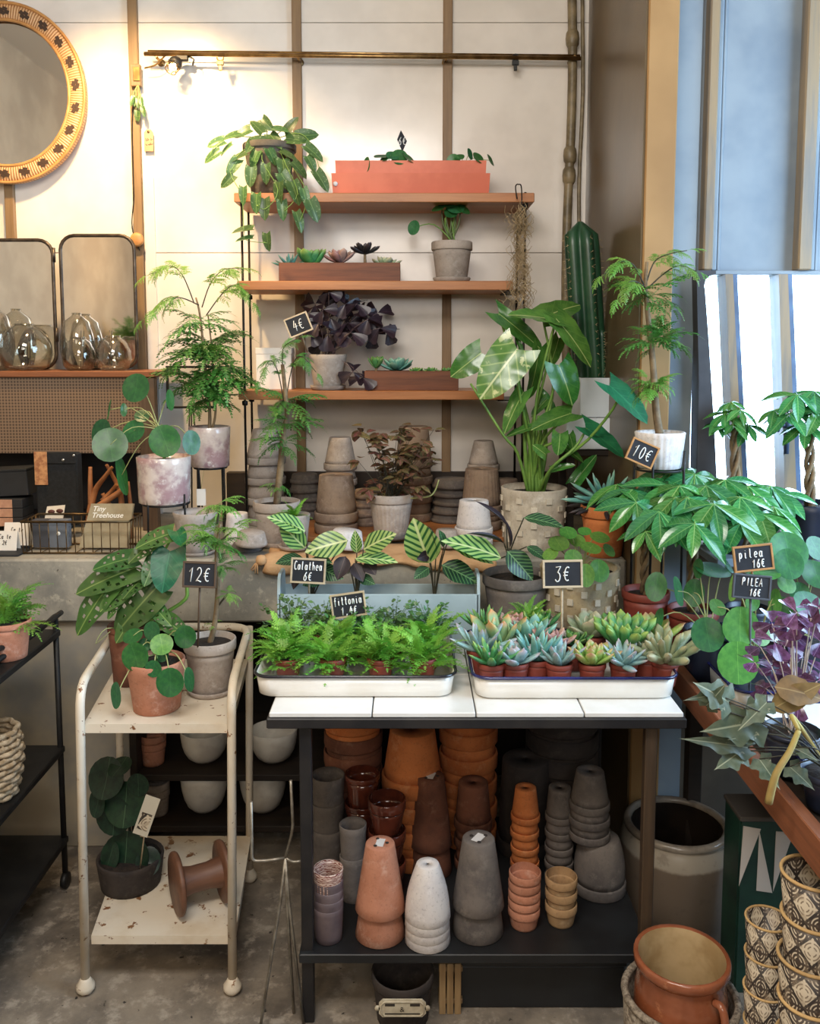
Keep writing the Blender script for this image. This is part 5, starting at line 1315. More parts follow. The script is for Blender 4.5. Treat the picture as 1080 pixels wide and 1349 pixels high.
z2 = stz + h1 + .0012; q2 = P(792, 545, d); w2 = sz(70, q2); h2 = upx(50, q2)
pl = Plant('potted_cactus', V((P(792, 545, d).x, d, z2)), 'tall ribbed column cactus in a white square pot', 'cactus')
for a in range(4): MB().box(-w2/2+.0006, w2/2-.0006, -w2/2+.0003, -w2/2+.006, 0, h2, M=Matrix.Rotation(a*math.pi/2, 4, 'Z'), bev=.0015).build('pot_wall', m_wpot, pl.root)
MB().box(-w2/2+.006, w2/2-.006, -w2/2+.006, w2/2-.006, h2*.7, h2*.85).build('soil', m_soil, pl.root)
m_cac = mat('cactus_skin', (38, 78, 50), (26, 60, 42), .35, 9, bump=.2)
def cactus(x0, y0, x1, y1, wpx, name):
    a, b = P(x0, y0, d)-pl.o, P(x1, y1, d)-pl.o; n = 14; ring = 40; vs = []; fs = []
    Rr = sz(wpx/2, P(x0, y0, d))
    for i in range(n+1):
        t = i/n; c = a.lerp(b, t); rr = Rr*(1 if t < .9 else math.sqrt(max(.02, 1-((t-.9)/.1)**2)))
        for k in range(ring):
            an = 2*math.pi*k/ring; f = .55 + .45*abs(math.cos(an*2.5))**.9; vs.append(c + V((math.cos(an), math.sin(an), 0))*rr*f)
    for i in range(n):
        for k in range(ring):
            k2 = (k+1) % ring; fs.append((i*ring+k, i*ring+k2, (i+1)*ring+k2, (i+1)*ring+k))
    fs.append(tuple(range(n*ring, n*ring+ring)))
    o = MB().add(vs, fs, True).build(name, m_cac, pl.root)
    sp = MB()
    for rb_ in range(5):
        an = rb_*2*math.pi/5
        for i in range(22):
            c = a.lerp(b, .04+.9*i/22) + V((math.cos(an), math.sin(an), 0))*Rr
            for k in range(3): sp.tube([c, c + (V((math.cos(an), math.sin(an), 0)) + jit(V((0, 0, 0)), .8))*.008], .0006, 3, caps=False)
    tag(sp.build('spines', mat('spines', (190, 170, 130), None, .6), o), kind='stuff')
cactus(778, 520, 764, 292, 47, 'cactus_column')
cactus(790, 520, 788, 430, 26, 'cactus_arm')
# ================================================================ bonsai-like aralia with 10 euro sign
d = 2.40
zt = P(868, 616, d).z
wire_stand(868, d, zt, RTZ+.0005, sz(30, V((0, d, zt))), 'tall black wire stand carrying the ribbed pot by the window', 4, .05)
pl = Plant('potted_aralia', V((P(868, 616, d).x, d, zt+.0004)), 'tree shaped aralia in a ribbed white pot before the ochre column', 'plant')
q = pl.o; pot_parts(pl.root, sz(32, q), sz(27, q), upx(47, q), c_white, 0, 0, fr=lambda a, i: 1+.022*math.cos(a*24), n=72)
MB().lathe([(0, upx(43, q)), (sz(29, q), upx(42, q)), (sz(29, q), upx(38, q))], 20).build('soil', m_soil, pl.root); top = q + V((0, 0, upx(42, q)))
pl.stem([top, P(864, 540, d), P(860, 480, d), P(855, 430, d), P(850, 380, d), P(852, 345, d)], .0115, .004, m_stemb, 'trunk')
clump(pl, P(860, 508, d), 22, sz(32, q), ARG, (-.6, .9), .014); clump(pl, P(864, 450, d), 22, sz(42, q), AR, (-.4, .9), .016); clump(pl, P(852, 392, d), 14, sz(48, q), AR, (-.3, .7), .016)
for pts_ in ([(852, 385, d), (835, 350, d-.01), (815, 345, d-.03), (795, 362, d-.05)], [(852, 370, d), (862, 345, d), (880, 335, d-.02), (905, 330, d-.03)], [(853, 380, d), (875, 360, d), (895, 350, d-.03), (918, 358, d-.05)], [(851, 380, d), (840, 372, d-.03), (828, 372, d-.05), (815, 392, d-.07)]):
    pinn_path(pl, pts_, d, ARG, 34, 4)
# ================================================================ pachira (money tree) plants
def hub(pl, c, Lpx, n=6, tilt=None, ws=1., key='pach', droop=.25):
    """palmate leaf: leaflets radiating from one point"""
    nn = (tilt or jit(V((0, -.35, 1)), .3)).normalized(); u = nn.orthogonal().normalized(); w = nn.cross(u); a0 = R.uniform(0, 6.28)
    L = sz(Lpx, c)
    for k in range(n):
        a = a0 + k*6.283/n + R.uniform(-.15, .15); dv = u*math.cos(a) + w*math.sin(a) - V((0, 0, droop+R.uniform(0, .25)))
        pl.put(key, c, dv, nn + V((0, -.2, .2)), L*R.uniform(.75, 1.1), ws, 'leaflet')
def braid(pl, base, top, r, m=m_stemb, n=3):
    for k in range(n):
        pts = []
        for i in range(13):
            t = i/12; c = base.lerp(top, t); a = t*9 + k*2.094; pts.append(c + V((math.cos(a), math.sin(a), 0))*r*1.05)
        pl.stem(pts, r*.85, r*.6, m, 'braided_trunk', 7, 1)
def pachira(px, d, z, topw, botw, hp, m, hubs, ytrunk, label, Lpx, rim=.15, name='money_tree', py=800):
    pl = Plant(name, V((P(px, py, d).x, d, z)), label, 'plant', None); pl.pot(topw, botw, hp, m, rim=rim)
    t2 = P(px, ytrunk, d); braid(pl, pl.top, t2, .009)
    for (x, y, dd, l) in hubs:
        c = P(x, y, d+dd); pl.stem([t2, (t2+c)/2+V((0, 0, .025)), c], .003, .0018, m_stem, 'stalk', 5); hub(pl, c, l or Lpx, R.choice((5, 6, 6, 7)))
    return pl
pachira(850, 2.36, TZ+.0005, 62, 50, 70, g_redplast, [(832, 645, -.05, 58), (858, 632, .02, 58), (880, 640, -.06, 62), (838, 662, -.12, 52), (868, 674, -.17, 60), (812, 638, .03, 52), (885, 622, .08, 52), (850, 700, -.2, 46), (890, 655, -.14, 60)], 700, 'bushy money tree with braided trunk left of the pilea signs', 52)
pachira(912, 2.30, RTZ+.0065, 66, 52, 66, g_redplast, [(905, 655, -.10, 68), (930, 640, -.02, 60), (955, 632, .05, 56), (915, 625, .10, 52), (975, 655, -.06, 58), (940, 664, -.15, 70), (915, 690, -.2, 62), (895, 640, -.05, 60)], 690, 'money tree with bluish leaves in the middle of the right group', 60, py=830)
pachira(985, 2.34, RTZ+.0065, 60, 50, 60, g_nav, [(985, 640, 0, 56), (1005, 655, -.04, 58), (965, 650, -.02, 50), (1020, 668, -.08, 60), (1000, 676, -.12, 64), (1030, 650, .05, 58), (975, 690, -.16, 56), (1015, 640, .05, 52)], 700, 'money tree behind the pilea price sign', 54, py=790)
# sill board and the two plants at the window
sill = MB().box(xw0+.002, xw1-.01, 2.40, WD-.061, zbot-.028, zbot-.004, bev=.003).build('sill', m_blue, win)
pw = pachira(968, 2.5, zbot-.0035, 58, 52, 60, g_nav, [(955, 545, 0, 32), (975, 540, -.02, 34), (965, 560, -.03, 30), (985, 560, 0, 32), (945, 560, .0, 26), (962, 530, .02, 26)], 560, 'small money tree in a navy pot at the window', 32, rim=0, py=690)
pw = pachira(1066, 2.46, zbot-.0035, 74, 66, 68, g_nav, [(1050, 520, -.02, 44), (1072, 515, 0, 40), (1040, 545, -.03, 46), (1080, 540, -.02, 46), (1060, 560, 0, 40), (1020, 540, 0, 36), (1090, 525, 0, 40)], 560, 'larger money tree in a dark navy pot at the right window end', 42, rim=0, py=690)
# ================================================================ spidery succulent in orange pot
d = 2.66
p = rosette('potted_succulent', 790, d, L_, 62, 'spk_teal', 20, 'spidery dark blue green succulent in an orange pot', (1.3, -.25), .8, q=(P(795, 725, d).x, d, L_), pot=(62, 46, 66, c_orange), stemh=.03)
for i in range(16):
    a = i*2.4; e = R.uniform(-.5, .3); p.put('spk_dark', p.top+V((0, 0, .03)), V((math.cos(a)*math.cos(e), math.sin(a)*math.cos(e), math.sin(e))), V((0, 0, 1)), sz(52, p.o), .8)
# ================================================================ table back row: calathea, fern, pilea in mosaic pot
d = 2.40
pl = Plant('potted_calathea', V((P(679, 815, d).x, d, TZ+.0005)), 'calathea with dark striped leaves in a weathered grey pot', 'plant')
pl.pot(88, 64, 86, c_greyd, rim=.16)
for me, b, t, ws, n in (('cala', (660, 735), (588, 703), 1.05, (0, -.6, .8)), ('calad', (690, 682), (744, 688), .9, (0, -.5, .9)), ('calad', (668, 726), (704, 763), 1.3, (.2, -.9, .4)), ('calad', (694, 720), (722, 735), 1.0, (.2, -.7, .6)), ('calab', (667, 692), (634, 656), .25, (1, -.3, 0)), ('calab', (664, 716), (620, 694), .25, (0, -.3, 1)), ('calab', (671, 722), (672, 684), .3, (1, -.5, 0))):
    pl.lp(me, (*b, d-.05), (*t, d-.08), n, ws)
    pl.stem([pl.top + V((R.uniform(-.01, .01), 0, 0)), P(670, 735, d-.02), P(*b, d-.05)], .0026, .0018, m_stemd, 'petiole', 5)
d = 2.26
pl = Plant('potted_fern', V((P(698, 832, d).x, d, TZ+.0005)), 'small bright fern in a grey bowl pot behind the succulents', 'plant')
pl.pot(60, 40, 52, c_grey, rim=.12); clump(pl, pl.top, 30, sz(30, pl.top), FE, (.05, 1.2), .012)
d = 2.42
pl = Plant('potted_pilea', V((P(762, 838, d).x, d, TZ+.0005)), 'yellow green pilea in a weathered mosaic pot behind the 3 euro sign', 'plant')
mosaic_pot(pl, 104, 88, 92, clay('mosaic_worn', (176, 158, 124), (140, 128, 108), (190, 178, 156)), rows=7, n=18)
pileaplant(pl, [(736, 716, 14, (-.1, -.6, .8), 1, -.08), (748, 702, 12, (0, -.5, .9), 1, -.03), (790, 708, 13, (.1, -.3, 1), 1, -.02), (778, 722, 14, (.1, -.4, 1), 1, -.06), (772, 758, 15, (.1, -1, .3), .8, -.16), (789, 752, 15, (.2, -1, .4), 1, -.14), (760, 712, 11, (0, -.6, .8), 1, 0), (725, 730, 11, (-.3, -.6, .8), 1, -.1), (802, 725, 10, (.5, -.6, .7), 1, 0), (755, 735, 12, (0, -.8, .6), 1, -.14), (770, 700, 9, (0, -.5, 1), 1, .05)], d, pl.top, key='pileal')
# ================================================================ calatheas in the trough
def calathea(px, d, label, leaves):
    pl = Plant('calathea_plant', V((P(px, 785, d).x, d, TZ+ghf-.033)), label, 'plant', 'calatheas in the blue grey trough')
    for me, b, t, ws, n in leaves:
        pl.lp(me, (*b, d-.015), (*t, d-.05), n, ws); bb = P(*b, d-.015)
        pl.stem([pl.o, (pl.o+bb)/2 + V((0, 0, .02)), bb], .0024, .0016, m_stemd, 'petiole', 5)
calathea(410, 2.40, 'calathea at the left end of the trough', [('cala', (402, 700), (356, 676), 1.1, (-.1, -.6, .8)), ('cala', (402, 722), (368, 690), 1.1, (-.2, -.9, .4)), ('cala', (458, 712), (402, 724), 1.25, (0, -.8, .5)), ('calad', (400, 736), (364, 738), 1.2, (0, -.6, .8)), ('calad', (412, 735), (436, 738), 1.0, (0, -.5, .8)), ('calab', (398, 742), (385, 775), .9, (0, -1, .2)), ('calad', (420, 748), (450, 762), 1.2, (0, -1, .3)), ('calad', (425, 760), (400, 770), 1.2, (0, -1, .3))])
calathea(470, 2.40, 'calathea in the middle of the trough', [('cala', (479, 724), (517, 701), 1.25, (.1, -.7, .6)), ('cala', (468, 736), (522, 733), 1.0, (0, -.5, .8)), ('cala', (470, 728), (468, 702), .9, (0, -1, .1)), ('calab', (455, 733), (444, 762), 1.3, (-.2, -1, .2)), ('calab', (482, 740), (494, 755), 1.5, (.2, -1, .2)), ('calab', (466, 742), (478, 764), 1.3, (.2, -1, .2)), ('calad', (474, 760), (492, 768), 1.2, (0, -.8, .5))])
calathea(572, 2.40, 'calathea at the right end of the trough', [('cala', (566, 742), (543, 688), 1.5, (-.2, -1, .2)), ('cala', (590, 712), (652, 735), 1.0, (0, -.6, .8)), ('calad', (582, 744), (630, 764), 1.25, (0, -.6, .8)), ('calad', (565, 748), (546, 760), 1.3, (0, -.8, .6)), ('calab', (574, 735), (573, 694), .35, (1, -.5, 0)), ('calad', (585, 720), (582, 700), .9, (.6, -.8, .1)), ('calab', (565, 730), (552, 736), 1.2, (0, -1, .2))])
# ================================================================ tray of ferns
tx, ty = TRAY1.location.x, TRAY1.location.y
def pot_small(px_w, m): return None
k = 0
fl_ = ['at the left front', 'left of centre in front', 'right of centre in front', 'at the right front', 'at the left of the second row', 'in the second row left of centre', 'in the second row right of centre', 'at the right of the second row']
for row, (yy, xs_) in enumerate(((-.078, (-.16, -.055, .055, .16)), (.012, (-.175, -.06, .05, .165)))):
    for xx in xs_:
        o = V((tx+xx+R.uniform(-.008, .008), ty+yy, TZ+.0085))
        pl = Plant('fern_pot', o, f'bright green fern {fl_[k]} of the white tray', 'plant', 'ferns in the black rimmed tray'); k += 1
        pl.pot(36, 26, 32, g_redplast, rim=.2)
        clump(pl, pl.top, 48, .086, FE, (.0, 1.15), .024)
fl_ = ['at the far left back', 'left of centre at the back', 'at the back centre', 'right of centre at the back', 'at the far right back']
for i, xx in enumerate((-.18, -.095, -.005, .085, .175)):
    o = V((tx+xx, ty+.10, TZ+.0085)); pl = Plant('fittonia_pot', o, f'tiny leaved fittonia {fl_[i]} of the fern tray', 'plant', 'fittonias at the back of the fern tray')
    pl.pot(36, 26, 32, g_redplast, rim=.2); b = MB()
    for j in range(34):
        a = R.uniform(0, 6.28); e = R.uniform(.3, 1.4); tip = pl.top + V((math.cos(a)*math.cos(e), math.sin(a)*math.cos(e), math.sin(e)))*R.uniform(.05, .10)
        b.tube([pl.top-o, (pl.top+tip)/2-o+V((0, 0, .01)), tip-o], .0007, 3, caps=False)
        for q_ in range(9):
            c = pl.top.lerp(tip, R.uniform(.35, 1.05))+jit(V((0, 0, 0)), .006)-o; M = LMx(c, jit(V((math.cos(a), math.sin(a), .2)), .8), jit(V((0, -.2, 1)), .5), R.uniform(.010, .018))
            me_ = LMESH['tiny']; b.add([M @ v.co for v in me_.vertices], [tuple(p_.vertices) for p_ in me_.polygons], True)
    tag(b.build('foliage', G['small'], pl.root), kind='stuff')
# ================================================================ tray of succulents
def crop3(x, y): return (600+x/3.375, 600+y/3.375)
gs = 'succulents in the blue rimmed tray'
S3 = [ # crop x, y of the pot front rim, depth, leaf px, key, n, el, ws, label
 (160, 960, 2.015, 36, 'spk_jade', 16, (1.4, .35), 1.3, 'green spiky succulent at the front left corner'),
 (265, 950, 2.02, 30, 'ros_blue', 18, (1.4, .2), 1.0, 'pale blue rosette second from left in front'),
 (360, 950, 2.04, 38, 'spk_teal', 14, (1.45, .7), 1.3, 'upright teal succulent third from left in front'),
 (460, 955, 2.015, 36, 'spk_blue', 18, (1.4, .4), 1.3, 'blue pointed succulent in front below the sign'),
 (606, 955, 2.015, 32, 'ros_lime', 22, (1.45, .25), .85, 'lime green rosette at the front centre'),
 (745, 960, 2.015, 36, 'spk_blue', 24, (1.4, .15), 1.5, 'flat grey blue rosette right of centre in front'),
 (930, 955, 2.03, 48, 'fin_grey', 24, (1.5, .35), 1.2, 'grey green finger succulent at the right front corner'),
 (850, 945, 2.06, 30, 'ros_pale', 16, (1.4, .3), .9, 'pale rosette left of the grey finger succulent'),
 (110, 850, 2.10, 42, 'spk_blue', 16, (1.4, .3), 1.3, 'long leaved blue succulent at the left side'),
 (200, 800, 2.14, 40, 'ros_orange', 10, (1.4, .5), .8, 'orange tipped upright succulent at the left'),
 (330, 800, 2.15, 34, 'ros_teal', 14, (1.4, .5), .8, 'teal leafy succulent behind the upright one'),
 (420, 830, 2.12, 30, 'ros_pink', 14, (1.4, .3), 1.0, 'pinkish white rosette left of the sign stick'),
 (525, 840, 2.14, 22, 'ros_green', 14, (1.4, .3), 1.1, 'dark green small rosette right of the sign stick'),
 (750, 830, 2.10, 46, 'fin_jade', 26, (1.52, .75), 1.5, 'tall bright green finger succulent'),
 (870, 810, 2.16, 36, 'ros_lime', 14, (1.4, .4), .9, 'yellowish rosette behind the grey finger succulent'),
 (600, 800, 2.20, 36, 'ros_pale', 14, (1.4, .2), 1.2, 'large pale rosette behind the lime green one'),
 (140, 730, 2.24, 34, 'spk_green', 18, (1.5, .5), 1.1, 'feathery green succulent at the back left corner'),
 (250, 735, 2.24, 26, 'ros_pink', 20, (1.4, .3), 1.0, 'dusty pink rosette at the back left'),
 (365, 725, 2.24, 30, 'ros_jade', 16, (1.45, .5), .8, 'yellow green leafy succulent at the back centre'),
 (680, 760, 2.24, 26, 'ros_green', 14, (1.4, .4), 1.0, 'small green rosette at the back right'),
 (790, 740, 2.24, 26, 'spk_teal', 12, (1.4, .4), 1.1, 'pale teal spiky succulent at the back right corner')]
for (x, y, d, l, key, n, el, ws, lb) in S3:
    px, py = crop3(x, y)
    rosette('succulent_pot', px, d, TZ, l*1.28, key, n, lb + ' of the succulent tray', el, ws, gs, (37, 27, 34, g_redplast, .2), q=(P(px, 880, d).x, d, TZ+.0085))
# ================================================================ right tray: pilea, oxalis, ivy
def c5(x, y): return (840+x/3.37, 680+y/3.37)
pl = Plant('pilea_pot', (P(935, 850, 2.16).x, 2.16, RTZ+.0065), 'pilea with big round leaves leaning over the succulent tray', 'plant', 'pileas in the right tray')
pl.pot(70, 54, 64, g_nav, rim=.1)
pileaplant(pl, [(864, 773, 19, (-.5, -1, .2), .75, -.06), (893, 779, 20, (.7, -.8, .1), .55, -.05), (920, 749, 13, (-.7, -.7, .3), .6, 0), (914, 781, 18, (-.3, -1, .2), .75, .04), (932, 836, 22, (-.1, -.9, .5), 1, -.22), (938, 751, 24, (0, -.25, 1), 1, .0), (868, 815, 14, (-.8, -.5, .3), .5, -.03), (958, 745, 12, (.6, -.6, .6), .6, .02)], 2.16, pl.top)
pl = Plant('pilea_pot', (P(995, 850, 2.05).x, 2.05, RTZ+.0065), 'pilea with upright leaves around the lower pilea sign', 'plant', 'pileas in the right tray')
pl.pot(70, 54, 64, g_nav, rim=.1)
pileaplant(pl, [(975, 825, 25, (0, -1, .3), 1, -.12), (972, 873, 27, (-.1, -.9, .3), 1, -.18), (968, 772, 20, (-.9, -.7, .2), .42, 0), (991, 794, 11, (0, -1, .2), .9, -.05), (999, 752, 27, (0, -.25, 1), 1, .0), (1021, 796, 20, (-.8, -.8, .3), .45, 0), (1036, 770, 13, (.1, -.7, .7), 1, 0), (1000, 835, 16, (.2, -.9, .5), 1, -.08), (945, 800, 12, (.3, -.8, .5), 1, .05)], 2.05, pl.top, key='pileal')
pl = Plant('pilea_pot', (P(1060, 850, 2.1).x, 2.1, RTZ+.0065), 'pilea with blue sheen leaves at the right edge', 'plant', 'pileas in the right tray')
pl.pot(74, 58, 64, g_nav, rim=.1)
pileaplant(pl, [(1039, 725, 26, (.0, -.9, .5), 1, 0), (1039, 743, 20, (.0, -.9, .5), 1, -.05), (1076, 757, 22, (.2, -.6, .8), 1, 0), (1067, 800, 24, (.1, -.7, .6), 1, -.1), (1075, 722, 16, (.3, -.8, .5), 1, .05), (1053, 780, 13, (-.2, -.8, .5), 1, -.02), (1030, 800, 14, (-.3, -.8, .5), 1, -.05)], 2.1, pl.top)
d = 1.66
pl = Plant('purple_oxalis', (P(1045, 930, d).x, d, RTZ+.0065), 'bright purple oxalis in front of the right pileas', 'plant')
pl.pot(76, 60, 56, g_nav, rim=.1)
for i in range(26):
    x, y = R.uniform(985, 1085), R.uniform(800, 925); 
    if x < 1010 and y < 850: x += 35
    dd = d + R.uniform(-.10, .12); c = P(x, y, dd); b = pl.top + jit(V((0, 0, 0)), .012)
    pl.stem([b, (b+c)/2+V((0, 0, .02)), c], .0014, .0010, mat('pink_petiole', (196, 176, 160), None, .4), 'petiole', 4)
    a0 = R.uniform(0, 6); nn = jit(V((0, -.5, .9)), .4).normalized(); u = nn.orthogonal().normalized(); w = nn.cross(u)
    for k_ in range(3):
        a = a0+k_*2.094; pl.put('oxalp', c, u*math.cos(a)+w*math.sin(a)-nn*R.uniform(0, .35), nn, sz(R.uniform(19, 29), c))
d = 1.52
pl = Plant('ivy_pot', (P(1098, 975, d).x, d, RTZ+.0065), 'variegated ivy trailing over the plank edge of the side table', 'plant')
pl.pot(80, 60, 50, g_nav, rim=.15)
iv = [((1000, 950), (930, 965), .8), ((985, 985), (905, 972), .35), ((975, 990), (945, 1012), .9), ((1000, 1000), (1030, 1040), .8), ((945, 915), (905, 920), .35), ((960, 925), (922, 900), .8), ((1040, 1010), (1075, 1040), .8), ((1010, 925), (975, 960), .6), ((1045, 985), (1078, 1000), .7), ((930, 930), (955, 905), .7), ((1000, 965), (965, 975), .6)]
for (b, t_, ws) in iv:
    bb = P(*b, d-.02); pl.lp('ivy', (*b, d-.02), (*t_, d-.05), (0, -.9, .5), ws*1.2, j=.25); pl.stem([pl.top, (pl.top+bb)/2+V((0, -.02, .03)), bb], .0016, .0011, m_stemd, 'vine', 5)
for b, t_, ws in (((1020, 905), (1085, 915), 1.2), ((1015, 935), (1080, 900), .7)): pl.lp('brown', (*b, d), (*t_, d-.03), (0, -.7, .7), ws)
pl.stem([P(1052, 962, d-.06), P(1040, 990, d-.07), P(1022, 1020, d-.08), P(1012, 1058, d-.08)], .0045, .007, mat('dry_stalk', (150, 124, 72), (176, 160, 90), .7), 'dry_stalk')
pl.stem([pl.top, P(1045, 945, d-.04), P(1052, 962, d-.06)], .004, .0045, MC['dry_stalk'], 'dry_stalk')
# ================================================================ trolley plants
d = 2.27
pl = Plant('potted_monstera', V((P(172, 905, d).x, d, CT+.0005)), 'swiss cheese plant with holed leaves in a brown ribbed pot', 'plant')
q = pl.o; pot_parts(pl.root, sz(27, q), sz(21, q), upx(78, q), c_brown, .1, .05, z0=0, fr=lambda a, i: 1+.015*(i % 2))
MB().lathe([(0, upx(70, q)), (sz(23, q), upx(69, q)), (sz(23, q), upx(66, q))], 20).build('soil', m_soil, pl.root); pl.top = q+V((0, 0, upx(69, q)))
for me, b, t_, ws, n in (('adans', (228, 702), (178, 716), .95, (0, -.6, .8)), ('adans', (176, 735), (122, 744), 1.0, (0, -.7, .7)), ('adans', (178, 748), (96, 777), .75, (-.1, -.9, .5)), ('adans', (148, 766), (92, 833), .8, (-.4, -1, .3)), ('adans', (206, 774), (148, 834), .95, (0, -1, .35)), ('adans', (204, 712), (168, 738), .8, (0, -.8, .6)),
    ('heartg', (224, 726), (212, 780), 1.0, (0, -1, .2)), ('adans', (168, 774), (130, 802), 1.0, (-.1, -.9, .4)), ('adans', (190, 760), (160, 785), .9, (-.2, -.8, .5)), ('heartg', (232, 700), (240, 716), .9, (.3, -.8, .5)), ('adans', (215, 815), (245, 835), .9, (.2, -.8, .5)), ('adans', (160, 790), (140, 812), .8, (-.4, -1, .3)), ('adans', (200, 795), (222, 822), .8, (.1, -1, .3)), ('adans', (205, 735), (190, 770), .9, (.1, -1, .3)), ('adans', (185, 800), (150, 845), .8, (-.1, -1, .3))):
    pl.lp(me, (*b, d-.03), (*t_, d-.08), n, ws); bb = P(*b, d-.03)
    pl.stem([pl.top, P(195+R.uniform(-8, 8), 790, d), (P(200, 760, d)+bb)/2, bb], .0028, .0018, m_stem, 'petiole', 6)
pl.stem([pl.top, P(238, 795, d), P(246, 770, d), P(240, 710, d)], .006, .004, m_stem)
pl.stem([pl.top, P(140, 828, d-.06), P(126, 848, d-.08), P(145, 832, d-.08)], .0012, .0008, m_stemp, 'aerial_root')
d = 2.10
pl = Plant('potted_pilea', V((P(207, 940, d).x, d, CT+.0005)), 'pilea in a plain terracotta pot at the front of the trolley', 'plant')
pl.pot(76, 60, 66, c_terra, rim=.0)
st = P(205, 862, d); pl.stem([pl.top, (pl.top+st)/2+V((.004, 0, 0)), st], .0045, .003, m_stem)
pileaplant(pl, [(200, 831, 12, (-.1, -1, .2), 1, .0), (175, 838, 13, (-.2, -.6, .7), 1, 0), (178, 865, 18, (-.2, -1, .25), 1, -.05), (244, 839, 14.5, (.1, -1, .3), 1, -.02), (214, 863, 9, (0, -.9, .4), 1, .0), (202, 881, 11.5, (0, -1, .1), 1, -.07), (224, 899, 18.5, (.1, -1, .05), 1, -.10), (153, 916, 17, (-.6, -1, 0), .6, -.09), (249, 895, 17, (.9, -.7, 0), .45, -.05), (190, 850, 9, (0, -.9, .4), 1, .02)], d, st)
pileaplant(pl, [(213, 849, 15, (.1, -.8, .6), 1, -.03)], d, st, key='pileal')
d = 2.20
pl = Plant('potted_aralia', V((P(278, 915, d).x, d, CT+.0005)), 'aralia with bare trunk in a grey pot on the trolley', 'plant')
pl.pot(68, 50, 70, c_grey, rim=.2, saucer=62)
pl.stem([pl.top, P(283, 820, d), P(287, 770, d), P(285, 730, d), P(290, 690, d)], .0085, .004, m_stemb, 'trunk')
for (x, y, n, L, ks) in ((290, 665, 9, 32, ARG), (268, 700, 9, 36, ARG), (285, 715, 10, 40, AR), (308, 698, 6, 30, ARG), (292, 748, 8, 28, AR), (300, 782, 7, 18, ARG), (280, 822, 3, 16, ARG)):
    c = P(x, y, d); clump(pl, c, n, sz(L, c), ks, (-.4, .7), .006); tp = P(286, max(690, min(y+18, 800)), d); pl.stem([tp, (tp+c)/2, c], .003, .002, m_stemd, 'branch', 5)
# dark plant on lower trolley shelf
d = 2.22
pl = Plant('potted_begonia', V((P(174, 1200, d).x, d, CL+.0005)), 'dark round leaved plant in a low dark bowl on the lower trolley shelf', 'plant')
pl.pot(86, 76, 38, c_dark, rim=.0)
for (x, y, r, n, ws) in ((140, 1025, 26, (-.3, -1, .4), 1), (165, 1060, 28, (0, -1, .3), 1), (128, 1058, 18, (-.6, -1, .2), .9), (150, 1075, 24, (-.1, -1, .3), 1), (182, 1034, 15, (-.1, -1, .1), 1), (165, 1130, 32, (0, -1, .35), 1), (195, 1135, 18, (.4, -1, .3), .9), (145, 1128, 18, (-.5, -1, .3), .9), (175, 1155, 24, (0, -1, .2), 1), (158, 1010, 16, (0, -.5, .9), 1)):
    _, c = pl.disc('darkl', x, y, d-.03, r, n, ws); pl.stem([pl.top, (pl.top+c)/2+V((0, .02, 0)), c+V((0, .004, 0))], .003, .002, m_stemd, 'petiole', 5)
# fern on the black trolley
d = 2.2
pl = Plant('potted_fern', V((P(10, 830, d).x, d, .7655)), 'light green fern on the black trolley at the left edge', 'plant')
pl.pot(60, 46, 50, c_terra, rim=.15); clump(pl, pl.top, 22, sz(60, pl.top), ['fern0', 'aralg0', 'aralg1'], (.1, 1.1), .012)
